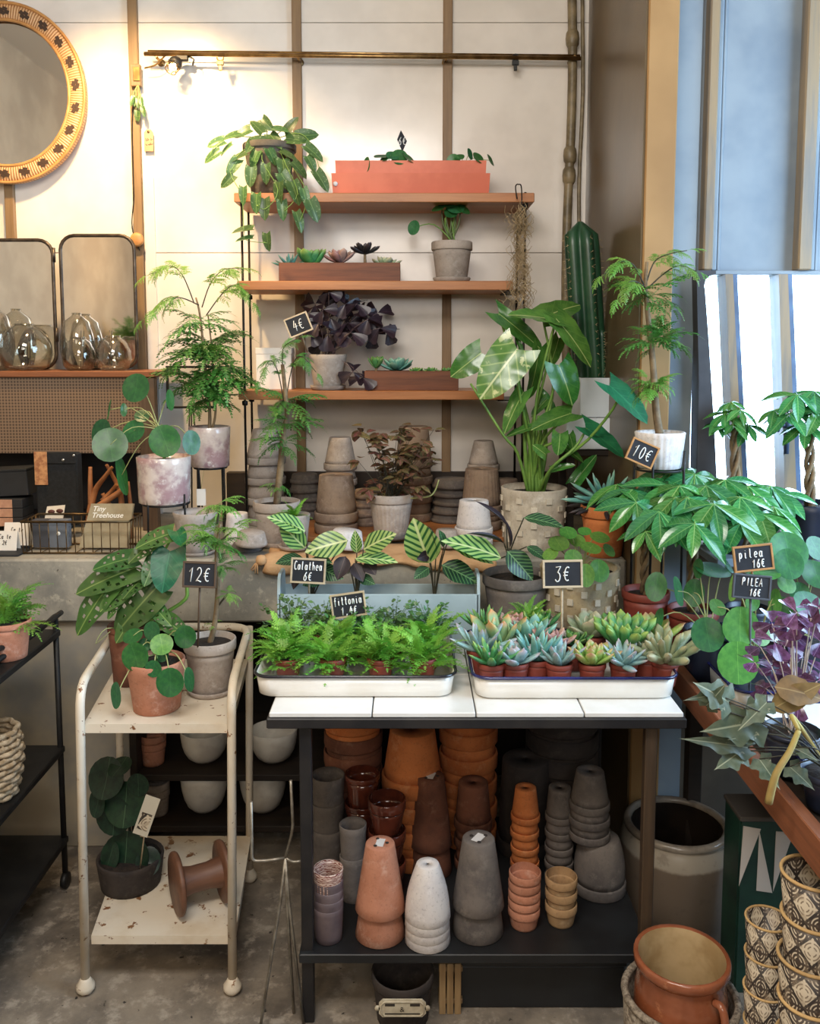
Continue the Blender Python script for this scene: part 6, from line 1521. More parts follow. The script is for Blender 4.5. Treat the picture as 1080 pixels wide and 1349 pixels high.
# ================================================================ signs with chalk lettering
m_board = mat('chalkboard', (34, 36, 42), (26, 28, 34), .8, 20); m_chalk = mat('chalk', (236, 234, 228), None, .9)
m_signw = wood('sign_frame_wood', (206, 188, 158), (180, 158, 126), 'X', 20)
def arc(cx, cy, rx, ry, a0, a1, n=9): return [(cx+rx*math.cos(math.radians(a0+(a1-a0)*i/n)), cy+ry*math.sin(math.radians(a0+(a1-a0)*i/n))) for i in range(n+1)]
GL = {
 '0': [arc(.5, .5, .32, .5, 90, 450, 14)], '1': [[(.2, .7), (.6, 1), (.5, 0)]], '2': [arc(.45, .72, .33, .28, 160, -40) + [(.1, .04), (.35, .1), (.9, 0)]],
 '3': [[(.1, .95), (.8, 1), (.4, .6)] + arc(.42, .3, .36, .3, 80, -150)], '4': [[(.5, 1), (.1, .4), (.9, .45)], [(.65, .75), (.55, 0)]], '6': [[(.7, 1), (.3, .6)] + arc(.45, .28, .3, .28, 150, 510, 12)],
 '€': [arc(.6, .5, .4, .45, 60, 300, 12), [(0, .6), (.7, .62)], [(0, .4), (.62, .42)]], ',': [[(.5, .1), (.35, -.15)]],
 'C': [arc(.55, .5, .4, .5, 50, 310, 12)], 'a': [arc(.4, .3, .3, .3, 20, 380, 12), [(.72, .6), (.7, .1), (.85, 0)]], 'l': [[(.3, 1), (.3, .1), (.55, 0)]], 't': [[(.4, .95), (.4, .1), (.65, 0)], [(.1, .62), (.75, .64)]],
 'h': [[(.2, 1), (.2, 0)], [(.2, .4)] + arc(.5, .35, .25, .25, 150, 0, 6) + [(.75, 0)]], 'e': [[(.15, .3), (.8, .34)] + arc(.47, .3, .33, .3, 5, 310, 10)], 'f': [[(.75, .92), (.5, 1), (.4, .8), (.4, -.1)], [(.1, .58), (.7, .6)]],
 'i': [[(.4, .58), (.4, .05), (.6, 0)], [(.4, .8), (.42, .83)]], 'o': [arc(.45, .3, .32, .3, 90, 450, 12)], 'n': [[(.2, .6), (.2, 0)], [(.2, .4)] + arc(.5, .35, .25, .25, 150, 0, 6) + [(.75, 0)]],
 'p': [[(.2, .6), (.2, -.35)], arc(.45, .3, .27, .28, 150, -160, 10)], 'P': [[(.2, 1), (.2, 0)], [(.2, 1)] + arc(.35, .75, .4, .25, 80, -80, 8) + [(.2, .5)]], 'I': [[(.5, 1), (.5, 0)]],
 'L': [[(.25, 1), (.25, 0), (.85, .02)]], 'E': [[(.85, 1), (.2, 1), (.2, 0), (.85, 0)], [(.2, .5), (.7, .52)]], 'A': [[(.05, 0), (.5, 1), (.95, 0)], [(.25, .38), (.75, .38)]], 'K': [[(.2, 1), (.2, 0)], [(.85, 1), (.2, .45), (.9, 0)]], ' ': []}
def strokes(mb, text, cx, cz, h, y, r, slant=.12, adv=.78, maxw=None):
    n = len(text); w = h*adv*.72
    if maxw and n*w > maxw: w = maxw/n
    x = cx - n*w/2
    for ch in text:
        for st in GL.get(ch, []):
            pts = [V((x + (px_*.86 + slant*py_)*w*.95, y, cz + (py_-.5)*h + .0)) for px_, py_ in st]
            if len(pts) == 1: continue
            mb.tube(pts, r, 5)
        x += w
def sign(px, py, w, h, d, rot, lines, label, stick=None, frame=None, back=.12, stick_px=None, nm='price_sign', fw=.075):
    c = P(px, py, d); W_, H_ = sz(w, c), sz(h, c)
    base = V((c.x, c.y, c.z)) if stick is None else V(stick)
    t = thing(nm, base, label, 'sign', 'chalkboard price signs')
    off = c - base
    M = Matrix.Translation(off) @ Matrix.Rotation(-back, 4, 'X') @ Matrix.Rotation(math.radians(rot), 4, 'Y')
    bd_ = MB().box(-W_/2, W_/2, -.0018, .0018, -H_/2, H_/2, M=M).build('board', m_board, t)
    f = H_*fw; fm = frame or m_signw
    for (a, b, c_, d_) in ((-W_/2-f, W_/2+f, H_/2-f*.2, H_/2+f), (-W_/2-f, W_/2+f, -H_/2-f, -H_/2+f*.2), (-W_/2-f, -W_/2+f*.2, -H_/2+f*.2, H_/2-f*.2), (W_/2-f*.2, W_/2+f, -H_/2+f*.2, H_/2-f*.2)):
        MB().box(a, b, -.0035, .0035, c_, d_, M=M, bev=.0006).build('frame_bar', fm, t)
    mb = MB(); nl = len(lines)
    for i, (tx_, hh_, dx) in enumerate(lines):
        strokes(mb, tx_, dx*W_, H_*(.0 if nl == 1 else (.23 if i == 0 else -.25)), H_*hh_, -.0024, H_*.026, maxw=W_*.9)
    mb.v = [tuple(M @ V(v)) for v in mb.v]
    mb.build('chalk_lettering', m_chalk, bd_)
    if stick is not None:
        MB().tube([V((0, 0, 0)), off + V((0, .006, 0))], .0028, 7).build('stick', fm, t)
    return t
sign(263, 757, 40, 30, 2.12, 2, [('12€', .62, 0)], 'chalkboard sign reading 12€ on the trolley', PZ(258, 858, .0) if False else V((P(260, 845, 2.14).x, 2.14, CT+.12)), mat('dark_sign_frame', (84, 66, 50), None, .6))
sign(406, 752, 42, 29, 2.33, 3, [('Calathea', .38, 0), ('6€', .38, 0)], 'chalkboard sign reading Calathea 6€ at the trough', V((P(407, 800, 2.36).x, 2.372, TZ+ghf-.03)))
sign(459, 797, 42, 28, 2.195, -8, [('fittonia', .38, 0), ('1,4€', .36, 0)], 'chalkboard sign reading fittonia above the fern tray', V((P(461, 850, 2.195).x, 2.195, TZ+.05)))
sign(741, 756, 48, 32, 2.14, -1, [('3€', .62, 0)], 'chalkboard sign reading 3€ in the succulent tray', V((P(740, 860, 2.14).x, 2.14, TZ+.0085)))
sign(846, 597, 34, 27, 2.30, 24, [('10€', .60, 0)], 'tilted chalkboard sign reading 10€ on the ribbed pot', None, wood('orange_sign_frame', (190, 140, 86), (166, 116, 66), 'X'))
sign(393, 428, 29, 23, 3.03, -22, [('4€', .62, 0)], 'tilted chalkboard sign reading 4€ beside the dark oxalis', V((P(404, 470, 3.10).x, 3.12, SHZ[2]+.135)))
sign(992, 735, 48, 30, 2.02, -6, [('pilea', .40, -.06), ('16€', .36, .12)], 'chalkboard sign reading pilea 16€ behind the round leaves', V((P(994, 800, 2.03).x, 2.04, RTZ+.10)), MC['orange_sign_frame'])
sign(990, 773, 46, 28, 1.92, 5, [('PILEA', .36, 0), ('16€', .34, .1)], 'dark framed chalkboard sign reading PILEA in capitals', V((P(990, 850, 1.93).x, 1.93, RTZ+.0065)), mat('grey_sign_frame', (70, 72, 78), None, .6))
# diamond sign in coral trough
c = P(530, 186, 3.13); k = sz(1, c); t = thing('diamond_sign', (c.x, 3.14, zz), 'small black diamond shaped sign in the coral trough', 'sign')
o_ = c - V((c.x, 3.14, zz))
Mx = Matrix.Translation(o_); MB().prism([(0, -14*k), (6*k, 0), (-2*k, 14*k), (-7*k, 2*k)], -.0012, .0012, Mx).build('board', m_board, t)
mb = MB(); strokes(mb, '6€', 0, 0, 10*k, -.002, .5*k); mb.v = [tuple(Mx @ V(v)) for v in mb.v]; mb.build('chalk_lettering', m_chalk, t)
MB().tube([V((0, 0, 0)), o_+V((0, .002, -10*k))], .0015, 6).build('stick', m_rod, t)
# ================================================================ round rattan mirror
m_mir = NT('mirror_glass'); m_mir.set('Base Color', (.82, .80, .78, 1)); m_mir.set('Metallic', 1.0); m_mir.set('Roughness', .03); m_mir = m_mir.m
def ratt():
    t = NT('rattan_wrap'); o = t.xyz(); an = t.n.new('ShaderNodeMath'); an.operation = 'ARCTAN2'; t.t.links.new(o[2], an.inputs[0]); t.t.links.new(o[0], an.inputs[1])
    s_ = t.m_('SINE', t.m_('MULTIPLY', an.outputs[0], 190)); c = t.mix(t.sstep(s_, -.6, .5), s2l((160, 112, 72)), s2l((222, 178, 132)))
    c = t.mix(t.m_('MULTIPLY', t.noise(20), .4), c, s2l((190, 140, 84))); t.set('Base Color', c); t.set('Roughness', .5); t.bump(s_, .5, .002); return t.m
m_rat = ratt()
c = P(8, 124, BW-.05); k = sz(1, c); mrr = thing('rattan_mirror', c, 'round mirror in a patterned rattan frame on the wall', 'mirror')
sxx = 105/115; RX90 = Matrix.Rotation(math.pi/2, 4, 'X')
o = MB().lathe([(0, .0), (93*k, .0)], 48, M=RX90, sx=sxx).build('mirror_glass', m_mir, mrr)
o = MB().lathe([(92*k, .0), (92*k, .010), (98*k, .016), (108*k, .016), (115*k, .008), (115*k, -.02), (92*k, -.02)], 64, M=RX90, sx=sxx).build('rattan_frame', m_rat, mrr)
for rr, th in ((93, 2.4), (114.5, 2.2)):
    MB().tube([V((rr*k*sxx*math.cos(a), -.011, rr*k*math.sin(a))) for a in [i*math.pi/40 for i in range(80)]], th*k, 6, closed=True).build('cane_hoop', mat('cane', (200, 146, 86), (176, 122, 68), .45, 20), mrr)
m_mot = mat('dark_cane', (62, 42, 28), None, .6)
mt_ = MB()
for (a, b, c_, d_) in ((-9, -2, -2.2, 2.2), (-4.5, 3, -4.6, -.2), (-3, 4.5, .2, 4.6), (2, 9, -2.2, 2.2)): mt_.box(a, b, -.002, .0, c_, d_)
mt_ = mt_.mesh('dark_motif', m_mot)
for i in range(22):
    a = 2*math.pi*(i+.35)/22; p_ = V((103.5*k*sxx*math.cos(a), -.0165, 103.5*k*math.sin(a)))
    inst('dark_motif', mt_, mrr, Matrix.Translation(p_) @ Matrix.Rotation(-(a+math.pi/2), 4, 'Y') @ Matrix.Rotation(.35, 4, 'Y') @ Matrix.Diagonal((k*.8, 1, k*1.1, 1)))
# ================================================================ clip lamp, cable, tag, knob on the batten
c = P(238, 78, BW-.07); k = sz(1, c); lp_ = thing('clip_spot_lamp', c, 'small clip on spot lamp with brass cage on the rail', 'lamp')
MB().box(-6*k, 10*k, -.010, .012, -2*k, 8*k, bev=.002).build('clamp', m_black, lp_)
MB().tube(rnd([V((10*k, 0, 4*k)), V((18*k, 0, 0)), V((16*k, -.005, -8*k))], .006), 1.4*k, 6).build('clamp_grip', m_black, lp_)
ax_ = V((-.35, -.45, -.8)).normalized(); hq = Matrix.Translation((-3*k, -.012, -2*k)) @ ax_.to_track_quat('Z', 'Y').to_matrix().to_4x4()
MB().lathe([(0, 0), (6*k, 0), (8.5*k, 4*k), (9*k, 10*k), (8*k, 10*k), (7*k, 4*k), (0, 3*k)], 16, M=hq).build('lamp_head', m_black, lp_)
cg = MB()
for i in range(8):
    a = i*math.pi/4; cg.tube([hq @ V((8.6*k*math.cos(a), 8.6*k*math.sin(a), 9*k)), hq @ V((7.5*k*math.cos(a), 7.5*k*math.sin(a), 20*k))], .7*k, 5)
for z_ in (14, 20): cg.tube([hq @ V(((8.1 if z_ == 14 else 7.5)*k*math.cos(a), (8.1 if z_ == 14 else 7.5)*k*math.sin(a), z_*k)) for a in [j*math.pi/8 for j in range(16)]], .7*k, 5, closed=True)
cg.build('cage', m_brass, lp_)
em = NT('lamp_bulb'); em.set('Emission Color', (1, .8, .5, 1)); em.set('Emission Strength', 12.0)
MB().lathe([(0, 9*k), (4*k, 10*k), (5*k, 14*k), (3*k, 18*k), (0, 19*k)], 12, M=hq).build('bulb', em.m, lp_)
MB().tube(smoothpath([V((-4*k, 0, 6*k)), V((-18*k, 0, 6*k)), V((-34*k, .01, -6*k)), V((-50*k, .02, -9*k))], 5), 1.1*k, 6).build('cable', m_brass, lp_)
c = P(180, 100, BW-.03); t = thing('junction_block', c, 'small wooden junction block on the left batten', 'fixture'); k = sz(1, c)
MB().box(-7*k, 6*k, -.012, .009, -14*k, 14*k, bev=.002).build('block_body', m_batten, t); MB().box(-3*k, 6*k, -.016, -.0125, -8*k, 10*k, bev=.001).build('cover', m_brass, t)
c = P(180, 116, BW-.03); t = thing('wall_cable', c, 'thin dark cable running down beside the left batten', 'cable')
MB().tube(smoothpath([P(x, y, BW-.026)-c for x, y in ((178, 117), (174, 160), (175, 220), (176, 260), (174, 300), (184, 330))], 5), .0022, 6).build('cable_run', m_rod, t)
c = P(181, 316, BW-.035); t = thing('wall_peg', c, 'round wooden knob on the left batten above the mirrors', 'knob'); k = sz(1, c)
MB().lathe([(0, 0), (7*k, 0), (9*k, .004), (9*k, .010), (7*k, .014), (0, .015)], 20, M=RX90).build('knob_disc', MC['cane'], t); MB().tube([V((0, 0, 0)), V((0, .013, 0))], .004, 8).build('knob_stem', m_batten, t)
c = P(196, 185, BW-.016); t = thing('paper_tag', c, 'small kraft paper tag pinned to the wall', 'tag'); k = sz(1, c)
MB().prism([(-6*k, -14*k), (6*k, -14*k), (6*k, 10*k), (3*k, 14*k), (-3*k, 14*k), (-6*k, 10*k)], -.001, .001).build('tag_paper', mat('kraft_paper', (186, 160, 124), (170, 142, 108), .8), t)
mb = MB(); [mb.tube([V((x_*k, -.0013, z_*k)) for x_, z_ in s_], .45*k, 5) for s_ in ([(-4, 3), (-3, -1)], [(-1, 3), (-1.5, -.5), (.5, 1.5)], [(3, 3), (3, 0), (5, 1.5)], [(-4, -5), (-2.5, -6.5)], [(-1, -5), (1, -6), (2.5, -3), (2.6, -5.5), (5, -4.6)])]; mb.build('handwriting', m_let, t)
MB().lathe([(0, 0), (1.6*k, 0), (1.6*k, .003), (0, .003)], 8, (0, 0, 0), M=Matrix.Translation((0, -.001, 11*k)) @ RX90).build('pin', m_brass, t)
# dried sprig
c = P(182, 112, BW-.04); t = thing('dried_sprig', c, 'pale dried sprig hanging under the junction block', 'plant'); k = sz(1, c)
for i in range(7):
    tp = V((R.uniform(-8, 10)*k, -R.uniform(0, .02), -R.uniform(18, 46)*k)); MB().tube(bez((0, 0, 0), tp*.5+V((R.uniform(-4, 4)*k, 0, 6*k)), tp), .0011, 4).build('twig', m_stemp, t)
    inst('leaf', LMESH['scin'], t, LMx(tp*.8, tp, V((0, -1, .2)), 13*k, .8))
# ================================================================ folding mirrors and glass vases on the cabinet
m_fr = mat('aged_metal', (92, 80, 68), (58, 50, 44), .4, 25, metal=.7)
fmz = CABZ + .0005; md = 3.17
t = thing('folding_mirror', V((P(77, 488, md).x, md, fmz)), 'folding vanity mirror with two rounded metal framed panes', 'mirror'); to = V(t.location)
def rrect(x0, x1, z0, z1, r, n=5):
    out = []
    for (cx, cz_, a0) in ((x1-r, z1-r, 0), (x0+r, z1-r, 90), (x0+r, z0+r, 180), (x1-r, z0+r, 270)):
        for i in range(n+1):
            a = math.radians(a0+90*i/n); out.append((cx+r*math.cos(a), cz_+r*math.sin(a)))
    return out
for (xa_, xb_, ya_) in ((-30, 74, 314), (80, 181, 308)):
    x0_, x1_ = P(xa_, 400, md).x-to.x, P(xb_, 400, md).x-to.x; z1_ = P(100, ya_, md).z-to.z; r_ = .05
    rr_ = rrect(x0_+.006, x1_-.006, .0065, z1_-.006, r_)
    MB().tube([V((x, 0, z_)) for x, z_ in rr_], .0065, 8, closed=True).build('frame', m_fr, t)
    MB().prism(rrect(x0_+.006, x1_-.006, .0065, z1_-.006, r_), -.001, .003).build('mirror_pane', m_mir, t)
    for f in (.25, .62): MB().tube([V((x0_+(x1_-x0_)*f, -.012, .012)), V((x0_+(x1_-x0_)*f+.006, -.014, .14))], .0016, 5).build('wire_prong', m_fr, t)
    MB().tube([V((x0_+.03, -.012, .012)), V((x1_-.03, -.012, .012))], .0022, 6).build('lower_wire', m_fr, t)
for z_ in (.10, .38): MB().tube([V((-.002, 0, z_)), V((-.002, 0, z_+.05))], .007, 8).build('hinge', m_fr, t)
vg = NT('clear_glass'); m_vg = vg.m
def _vg(t):
    tr_ = t.n.new('ShaderNodeBsdfTransparent'); tr_.inputs[0].default_value = (.95, .94, .90, 1); gs_ = t.n.new('ShaderNodeBsdfGlossy'); gs_.inputs[1].default_value = .03
    lw = t.n.new('ShaderNodeLayerWeight'); lw.inputs[0].default_value = .25; mx = t.n.new('ShaderNodeMixShader')
    t.t.links.new(t.m_('MULTIPLY_ADD', lw.outputs['Facing'], .55, .05), mx.inputs[0]); t.t.links.new(tr_.outputs[0], mx.inputs[1]); t.t.links.new(gs_.outputs[0], mx.inputs[2]); t.t.links.new(mx.outputs[0], t.n['Material Output'].inputs[0])
_vg(vg)
def vase(px, d, w, h, neck, label):
    q = V((P(px, 480, d).x, d, fmz)); r = sz(w/2, q); hh = upx(h, q); t = thing('glass_vase', q, label, 'vase', 'clear glass vases on the cabinet')
    pr = [(0, 0), (r*.6, 0), (r*.85, hh*.08), (r, hh*.35), (r*.97, hh*.55), (r*.75, hh*.82), (r*neck*1.05, hh*.93), (r*neck, hh*.96)]
    MB().lathe(pr + [(max(a-.0022, 0), b+.0022) for a, b in pr[::-1]], 32).build('vase_body', m_vg, t)
    MB().tube([V((r*neck*math.cos(a), r*neck*math.sin(a), hh*.965)) for a in [i*math.pi/12 for i in range(24)]], .003, 6, closed=True).build('rim', m_vg, t)
vase(34, 3.09, 68, 62, .35, 'large clear bubble vase at the left mirror'); vase(-6, 3.08, 50, 85, .25, 'clear bottle vase cut by the left picture edge')
vase(105, 3.075, 42, 44, .4, 'small clear bubble vase left of two at right mirror'); vase(150, 3.075, 46, 46, .4, 'small clear bubble vase at the right mirror end'); vase(103, 3.125, 44, 76, .25, 'taller clear bottle vase behind the small vases')
# plant on a wall shelf across the room, seen in the mirrors
ps = thing('corner_shelf', (XL+.1, -.4, 1.45), 'wooden wall shelf across the room seen in the mirror', 'shelf')
MB().box(-.098, .2, -.5, .5, 0, .03, bev=.003).build('shelf_board', m_shelf, ps)
for y in (-.4, .4): MB().box(-.098, .06, y-.01, y+.01, -.1, -.0005, bev=.002).build('bracket', m_black, ps)
p_ = Plant('potted_fern', (XL+.2, -.35, 1.4805), 'leafy plant across the room seen only in the mirror', 'plant'); pot_parts(p_.root, .08, .06, .14, c_terra)
MB().lathe([(0, .125), (.068, .125), (.068, .12)], 20).build('soil', m_soil, p_.root); p_.top = p_.o+V((0, 0, .12))
clump(p_, p_.top, 26, .2, AR + ARG, (.2, 1.2), .02)
# ================================================================ ledge left: basket, boxes, driftwood
m_bw = mat('bronze_wire', (116, 92, 60), (84, 66, 44), .4, 30, metal=.8)
fx0, fx1 = P(30, 735, 2.66).x, P(168, 735, 2.66).x; bz0 = L_; bh_ = P(100, 688, 2.66).z - L_
t = thing('wire_basket', ((fx0+fx1)/2, 2.73, L_), 'bronze wire basket holding a book and grey boxes', 'basket'); hw_ = (fx1-fx0)/2; hd_ = .065
for z_, th in ((bh_, .0042), (.004, .003)):
    MB().tube([V((sx_*(hw_+.004*(z_ > .01)), sy_*hd_, z_)) for sx_, sy_ in ((-1, -1), (1, -1), (1, 1), (-1, 1))], th, 6, closed=True).build('hoop', m_bw, t)
n_ = 13
for i in range(n_):
    x = -hw_ + 2*hw_*i/(n_-1)
    for y in (-hd_, hd_): MB().tube([V((x, y, .004)), V((x*1.01, y, bh_))], .0016, 5).build('wire', m_bw, t)
    if i % 2 == 0: MB().tube([V((x, -hd_, .004)), V((x, hd_, .004))], .0014, 5).build('wire', m_bw, t)
for s_ in (-1, 1):
    for y in (-.04, -.015, .012, .04): MB().tube([V((s_*hw_, y, .004)), V((s_*(hw_+.003), y, bh_))], .0016, 5).build('wire', m_bw, t)
c = P(140, 728, 2.72); k = sz(1, c)
t = thing('book', (c.x, 2.72, L_+.008), 'beige book titled Tiny Treehouse leaning in the basket', 'book'); t.rotation_euler = (math.radians(-12), 0, 0)
bw_, bhh = 32*k, 58*k
MB().prism([(-bw_-4*k, 0), (bw_-4*k, 0), (bw_+2*k, bhh), (-bw_+10*k, bhh)], 0, .002).build('front_cover', mat('book_cover', (168, 154, 124), (146, 130, 100), .6, 12), t)
MB().prism([(-bw_-3*k, .001), (bw_-5*k, .001), (bw_+1*k, bhh-.001), (-bw_+11*k, bhh-.001)], .0021, .010).build('pages', mat('pages', (226, 218, 200), None, .8), t)
MB().prism([(-bw_-4*k, 0), (bw_-4*k, 0), (bw_+2*k, bhh), (-bw_+10*k, bhh)], .0101, .012).build('back_cover', MC['book_cover'], t)
def ftext(txt, size, x, z_, y, parent, m, shear=.25, bold=0):
    cu = bpy.data.curves.new('lettering', 'FONT'); cu.body = txt; cu.size = size; cu.shear = shear; cu.offset = bold; cu.extrude = .0002
    tmp = bpy.data.objects.new('lettering', cu); COL.objects.link(tmp); bpy.context.view_layer.update()
    me_ = bpy.data.meshes.new_from_object(tmp); bpy.data.objects.remove(tmp); bpy.data.curves.remove(cu)
    me_.materials.clear(); me_.materials.append(m)
    return inst('lettering', me_, parent, Matrix.Translation((x, y, z_)) @ Matrix.Rotation(math.pi/2, 4, 'X'))
m_wl = mat('white_print', (244, 240, 230), None, .7)
ftext('Tiny', 9.5*k, -20*k, bhh-10*k, -.0004, t, m_wl, .3, .0003); ftext('Treehouse', 9.5*k, -21*k, bhh-18.5*k, -.0004, t, m_wl, .3, .0003)
for i, (px_, w_, lb) in enumerate(((54, 20, 'dark grey box at left in the wire basket'), (78, 25, 'grey box with a round dot in the wire basket'))):
    c = P(px_, 730, 2.72); k = sz(1, c); t = thing('small_box', (c.x, 2.735, L_+.008), lb, 'box', 'grey boxes in the basket')
    m_ = mat(f'grey_card_{i}', ((70, 70, 74), (106, 110, 116))[i], None, .7)
    MB().box(-w_/2*k, w_/2*k, -.015, .015, 0, 30*k, bev=.001).build('box_body', m_, t); MB().box(-w_/2*k-.0008, w_/2*k+.0008, -.0158, .0158, 30*k+.0002, 37*k, bev=.001).build('lid', m_, t)
    if i: MB().lathe([(0, 0), (2.6*k, 0), (2.6*k, .001), (0, .001)], 12, M=Matrix.Translation((0, -.015, 19*k)) @ RX90).build('dot', m_wl, t)
c = P(66, 690, 2.77); k = sz(1, c); t = thing('greeting_card', (c.x, 2.775, L_+.008), 'cream card with dark spots standing behind the grey boxes', 'card')
Mc = Matrix.Rotation(-.2, 4, 'X'); zc = c.z-L_-.008
MB().prism([(-16*k, 0), (10*k, 0), (16*k, zc+24*k), (-8*k, zc+22*k)], 0, .0012, Mc).build('card_sheet', mat('cream_card', (224, 208, 184), None, .8), t)
for x_, z_ in ((-2, 15), (9, 16)): MB().lathe([(0, 0), (4*k, 0), (4*k, .0006), (0, .0006)], 12, M=Mc @ Matrix.Translation((x_*k, -.0001, zc+z_*k)) @ RX90 @ Matrix.Diagonal((1.2, .7, 1, 1))).build('printed_spot', mat('spot_print', (84, 44, 34), None, .7), t)
# driftwood antler piece
d = 2.86; c = P(140, 690, d); t = thing('driftwood_piece', (c.x, d, L_), 'forked orange brown driftwood piece behind the basket', 'driftwood')
m_dr = mat('driftwood', (176, 116, 70), (144, 90, 52), .6, 18, bump=.3)
def dw(pts, r0, r1): MB().tube(smoothpath([P(x, y, d+dd)-V(t.location) for x, y, dd in pts], 5), [r0+(r1-r0)*i/((len(pts)-1)*5) for i in range((len(pts)-1)*5+1)], 9).build('branch', m_dr, t)
dw([(118, 690, 0), (120, 668, 0), (126, 645, 0), (138, 628, -.02), (148, 615, -.02)], .014, .005); dw([(120, 665, 0), (119, 640, 0), (119, 615, .01)], .010, .006); dw([(122, 672, -.02), (140, 660, -.03), (160, 646, -.02), (163, 640, 0)], .011, .008)
dw([(140, 612, 0), (150, 630, .01), (158, 648, .01), (160, 672, .01), (156, 692, .01)], .005, .012); dw([(134, 660, 0), (146, 648, .01), (154, 638, 0)], .008, .006); dw([(135, 650, .02), (142, 662, .02), (156, 676, .01)], .006, .007)
t2 = thing('driftwood_piece', (P(172, 690, 2.9).x, 2.9, L_), 'single upright driftwood prong left of the pink pilea pot', 'driftwood'); MB().tube(smoothpath([V((0, 0, 0)), V((.003, 0, .08)), V((-.004, 0, .19))], 5), [.010-.0005*i for i in range(11)], 8).build('branch', m_dr, t2)
# black boxes and bag
m_blk = mat('black_card', (26, 27, 28), (34, 34, 36), .7, 14); m_kr = MC['kraft_paper']
dB = 2.93; k = sz(1, P(20, 660, dB)); zb_ = L_ + .0415
for i in range(3):
    t = thing('black_box', (P(10, 660, dB).x, dB, zb_), ('black flat box with kraft band at the bottom of pile', 'black flat box with kraft band in the pile middle', 'black flat box with kraft band on top of pile')[i], 'box', 'black boxes with kraft bands')
    MB().box(-28*k, 26*k, -.04, .05, 0, 11.5*k, bev=.0015).build('box_body', m_blk, t); MB().box(-8*k, 13*k, -.0412, -.0402, .4*k, 11.2*k).build('kraft_band', mat('pink_kraft', (196, 148, 118), (178, 130, 102), .8, 40), t); zb_ += 12*k
t = thing('black_box', (P(8, 640, dB+.02).x, dB+.03, zb_+.0004), 'tilted large black box on top of the banded boxes', 'box'); t.rotation_euler = (0, math.radians(-3), 0)
MB().box(-34*k, 36*k, -.05, .05, .004, 34*k, bev=.002).build('box_body', m_blk, t); MB().box(-34.5*k, 36.5*k, -.051, .051, 34*k+.0004, 37*k, bev=.001).build('lid', m_blk, t)
c = P(76, 682, 2.90); t = thing('black_pouch', (c.x, 2.93, L_+.0415), 'black fabric pouch with a cork tag and silver studs', 'bag'); k = sz(1, c); hb_ = P(76, 597, 2.9).z-L_-.0415
MB().box(-28*k, 27*k, -.025, .025, 0, hb_, bev=.006).build('pouch_body', mat('black_fabric', (30, 32, 34), (22, 23, 25), .9, 90, bump=.3, bs=300), t)
MB().box(-28*k, 27*k, -.029, -.0255, hb_-14*k, hb_+.001, bev=.0015).build('flap', MC['black_fabric'], t)
MB().box(-28*k, -11*k, -.031, -.0295, hb_-42*k, hb_+2*k, bev=.0006).build('cork_tag', mat('cork', (206, 152, 104), (160, 104, 70), .9, 60), t)
for x_, z_ in ((10, -9), (24, -3)): MB().lathe([(0, 0), (2.2*k, 0), (1.6*k, .002), (0, .0026)], 10, M=Matrix.Translation((x_*k, -.029, hb_+z_*k)) @ RX90).build('stud', mat('steel', (200, 200, 200), None, .25, metal=1), t)
# folded cards on a black tray
c = PZ(8, 733, L_); k = sz(1, c); t = thing('card_tray', (c.x, c.y+.04, L_), 'flat black tray under the folded white cards', 'tray'); MB().box(-30*k, 17*k, -.045, .05, 0, .006, bev=.002).build('tray_base', m_blk, t); MB().box(-30*k, 17*k, .046, .05, .0062, .014, bev=.001).build('back_lip', m_blk, t)
for i, (px_, dy, hh_, lb) in enumerate(((4, .02, 26, 'front folded white card with handwriting'), (12, .06, 34, 'rear folded white card with handwriting'))):
    c = PZ(px_, 730, L_); t = thing('folded_card', (c.x, c.y+dy, L_+.0066), lb, 'card', 'folded white cards'); Mt = Matrix.Rotation(-.25, 4, 'X')
    mp = mat('white_paper', (234, 226, 214), None, .8)
    MB().box(-20*k, 14*k, 0, .001, 0, hh_*k, M=Mt).build('front_leaf', mp, t); MB().box(-20*k, 14*k, 0, .001, 0, hh_*k, M=Matrix.Translation((0, hh_*k*.52, 0)) @ Matrix.Rotation(.25, 4, 'X')).build('back_leaf', mp, t)
    mb = MB(); strokes(mb, 'Carte', -2*k, hh_*k*.72, 6*k, -.001, .4*k); strokes(mb, '2€', -2*k, hh_*k*.4, 6*k, -.001, .4*k); mb.v = [tuple(Mt @ V(v)) for v in mb.v]; mb.build('handwriting', m_let, t)
# glass frame behind the aralia, hanging tag
c = P(252, 538, 3.12); k = sz(1, c); t = thing('picture_stand', (c.x, 3.12, L_), 'black framed glass picture stand behind the tall aralia', 'frame'); zf = c.z-L_
w_, h_ = 32*k, 56*k
for a, b, e, f in ((-w_, w_, 0, 3*k), (-w_, w_, h_-3*k, h_), (-w_, -w_+3*k, 3*k, h_-3*k), (w_-3*k, w_, 3*k, h_-3*k)): MB().box(a, b, -.006, .006, zf+e, zf+f, bev=.001).build('frame_bar', m_black, t)
MB().box(-w_+3*k, w_-3*k, -.001, .001, zf+3*k, zf+h_-3*k).build('glass_pane', m_vg, t)
for s_ in (-1, 1): MB().tube([V((s_*.03, .02, 0)), V((s_*.006, 0, zf+.002))], .003, 6).build('leg', m_black, t)
MB().tube([V((0, -.03, 0)), V((0, 0, zf+.002))], .003, 6).build('leg', m_black, t)
c = P(265, 655, 2.86); k = sz(1, c); t = thing('hanging_tag', (c.x, 2.86, c.z), 'small white tag hanging below the pink aralia pot', 'tag'); MB().box(-6*k, 6*k, -.001, .001, -11*k, 11*k).build('tag_paper', mp, t); MB().tube([V((0, 0, 10*k)), V((2*k, .03, 38*k))], .0008, 4).build('string', m_stemp, t)
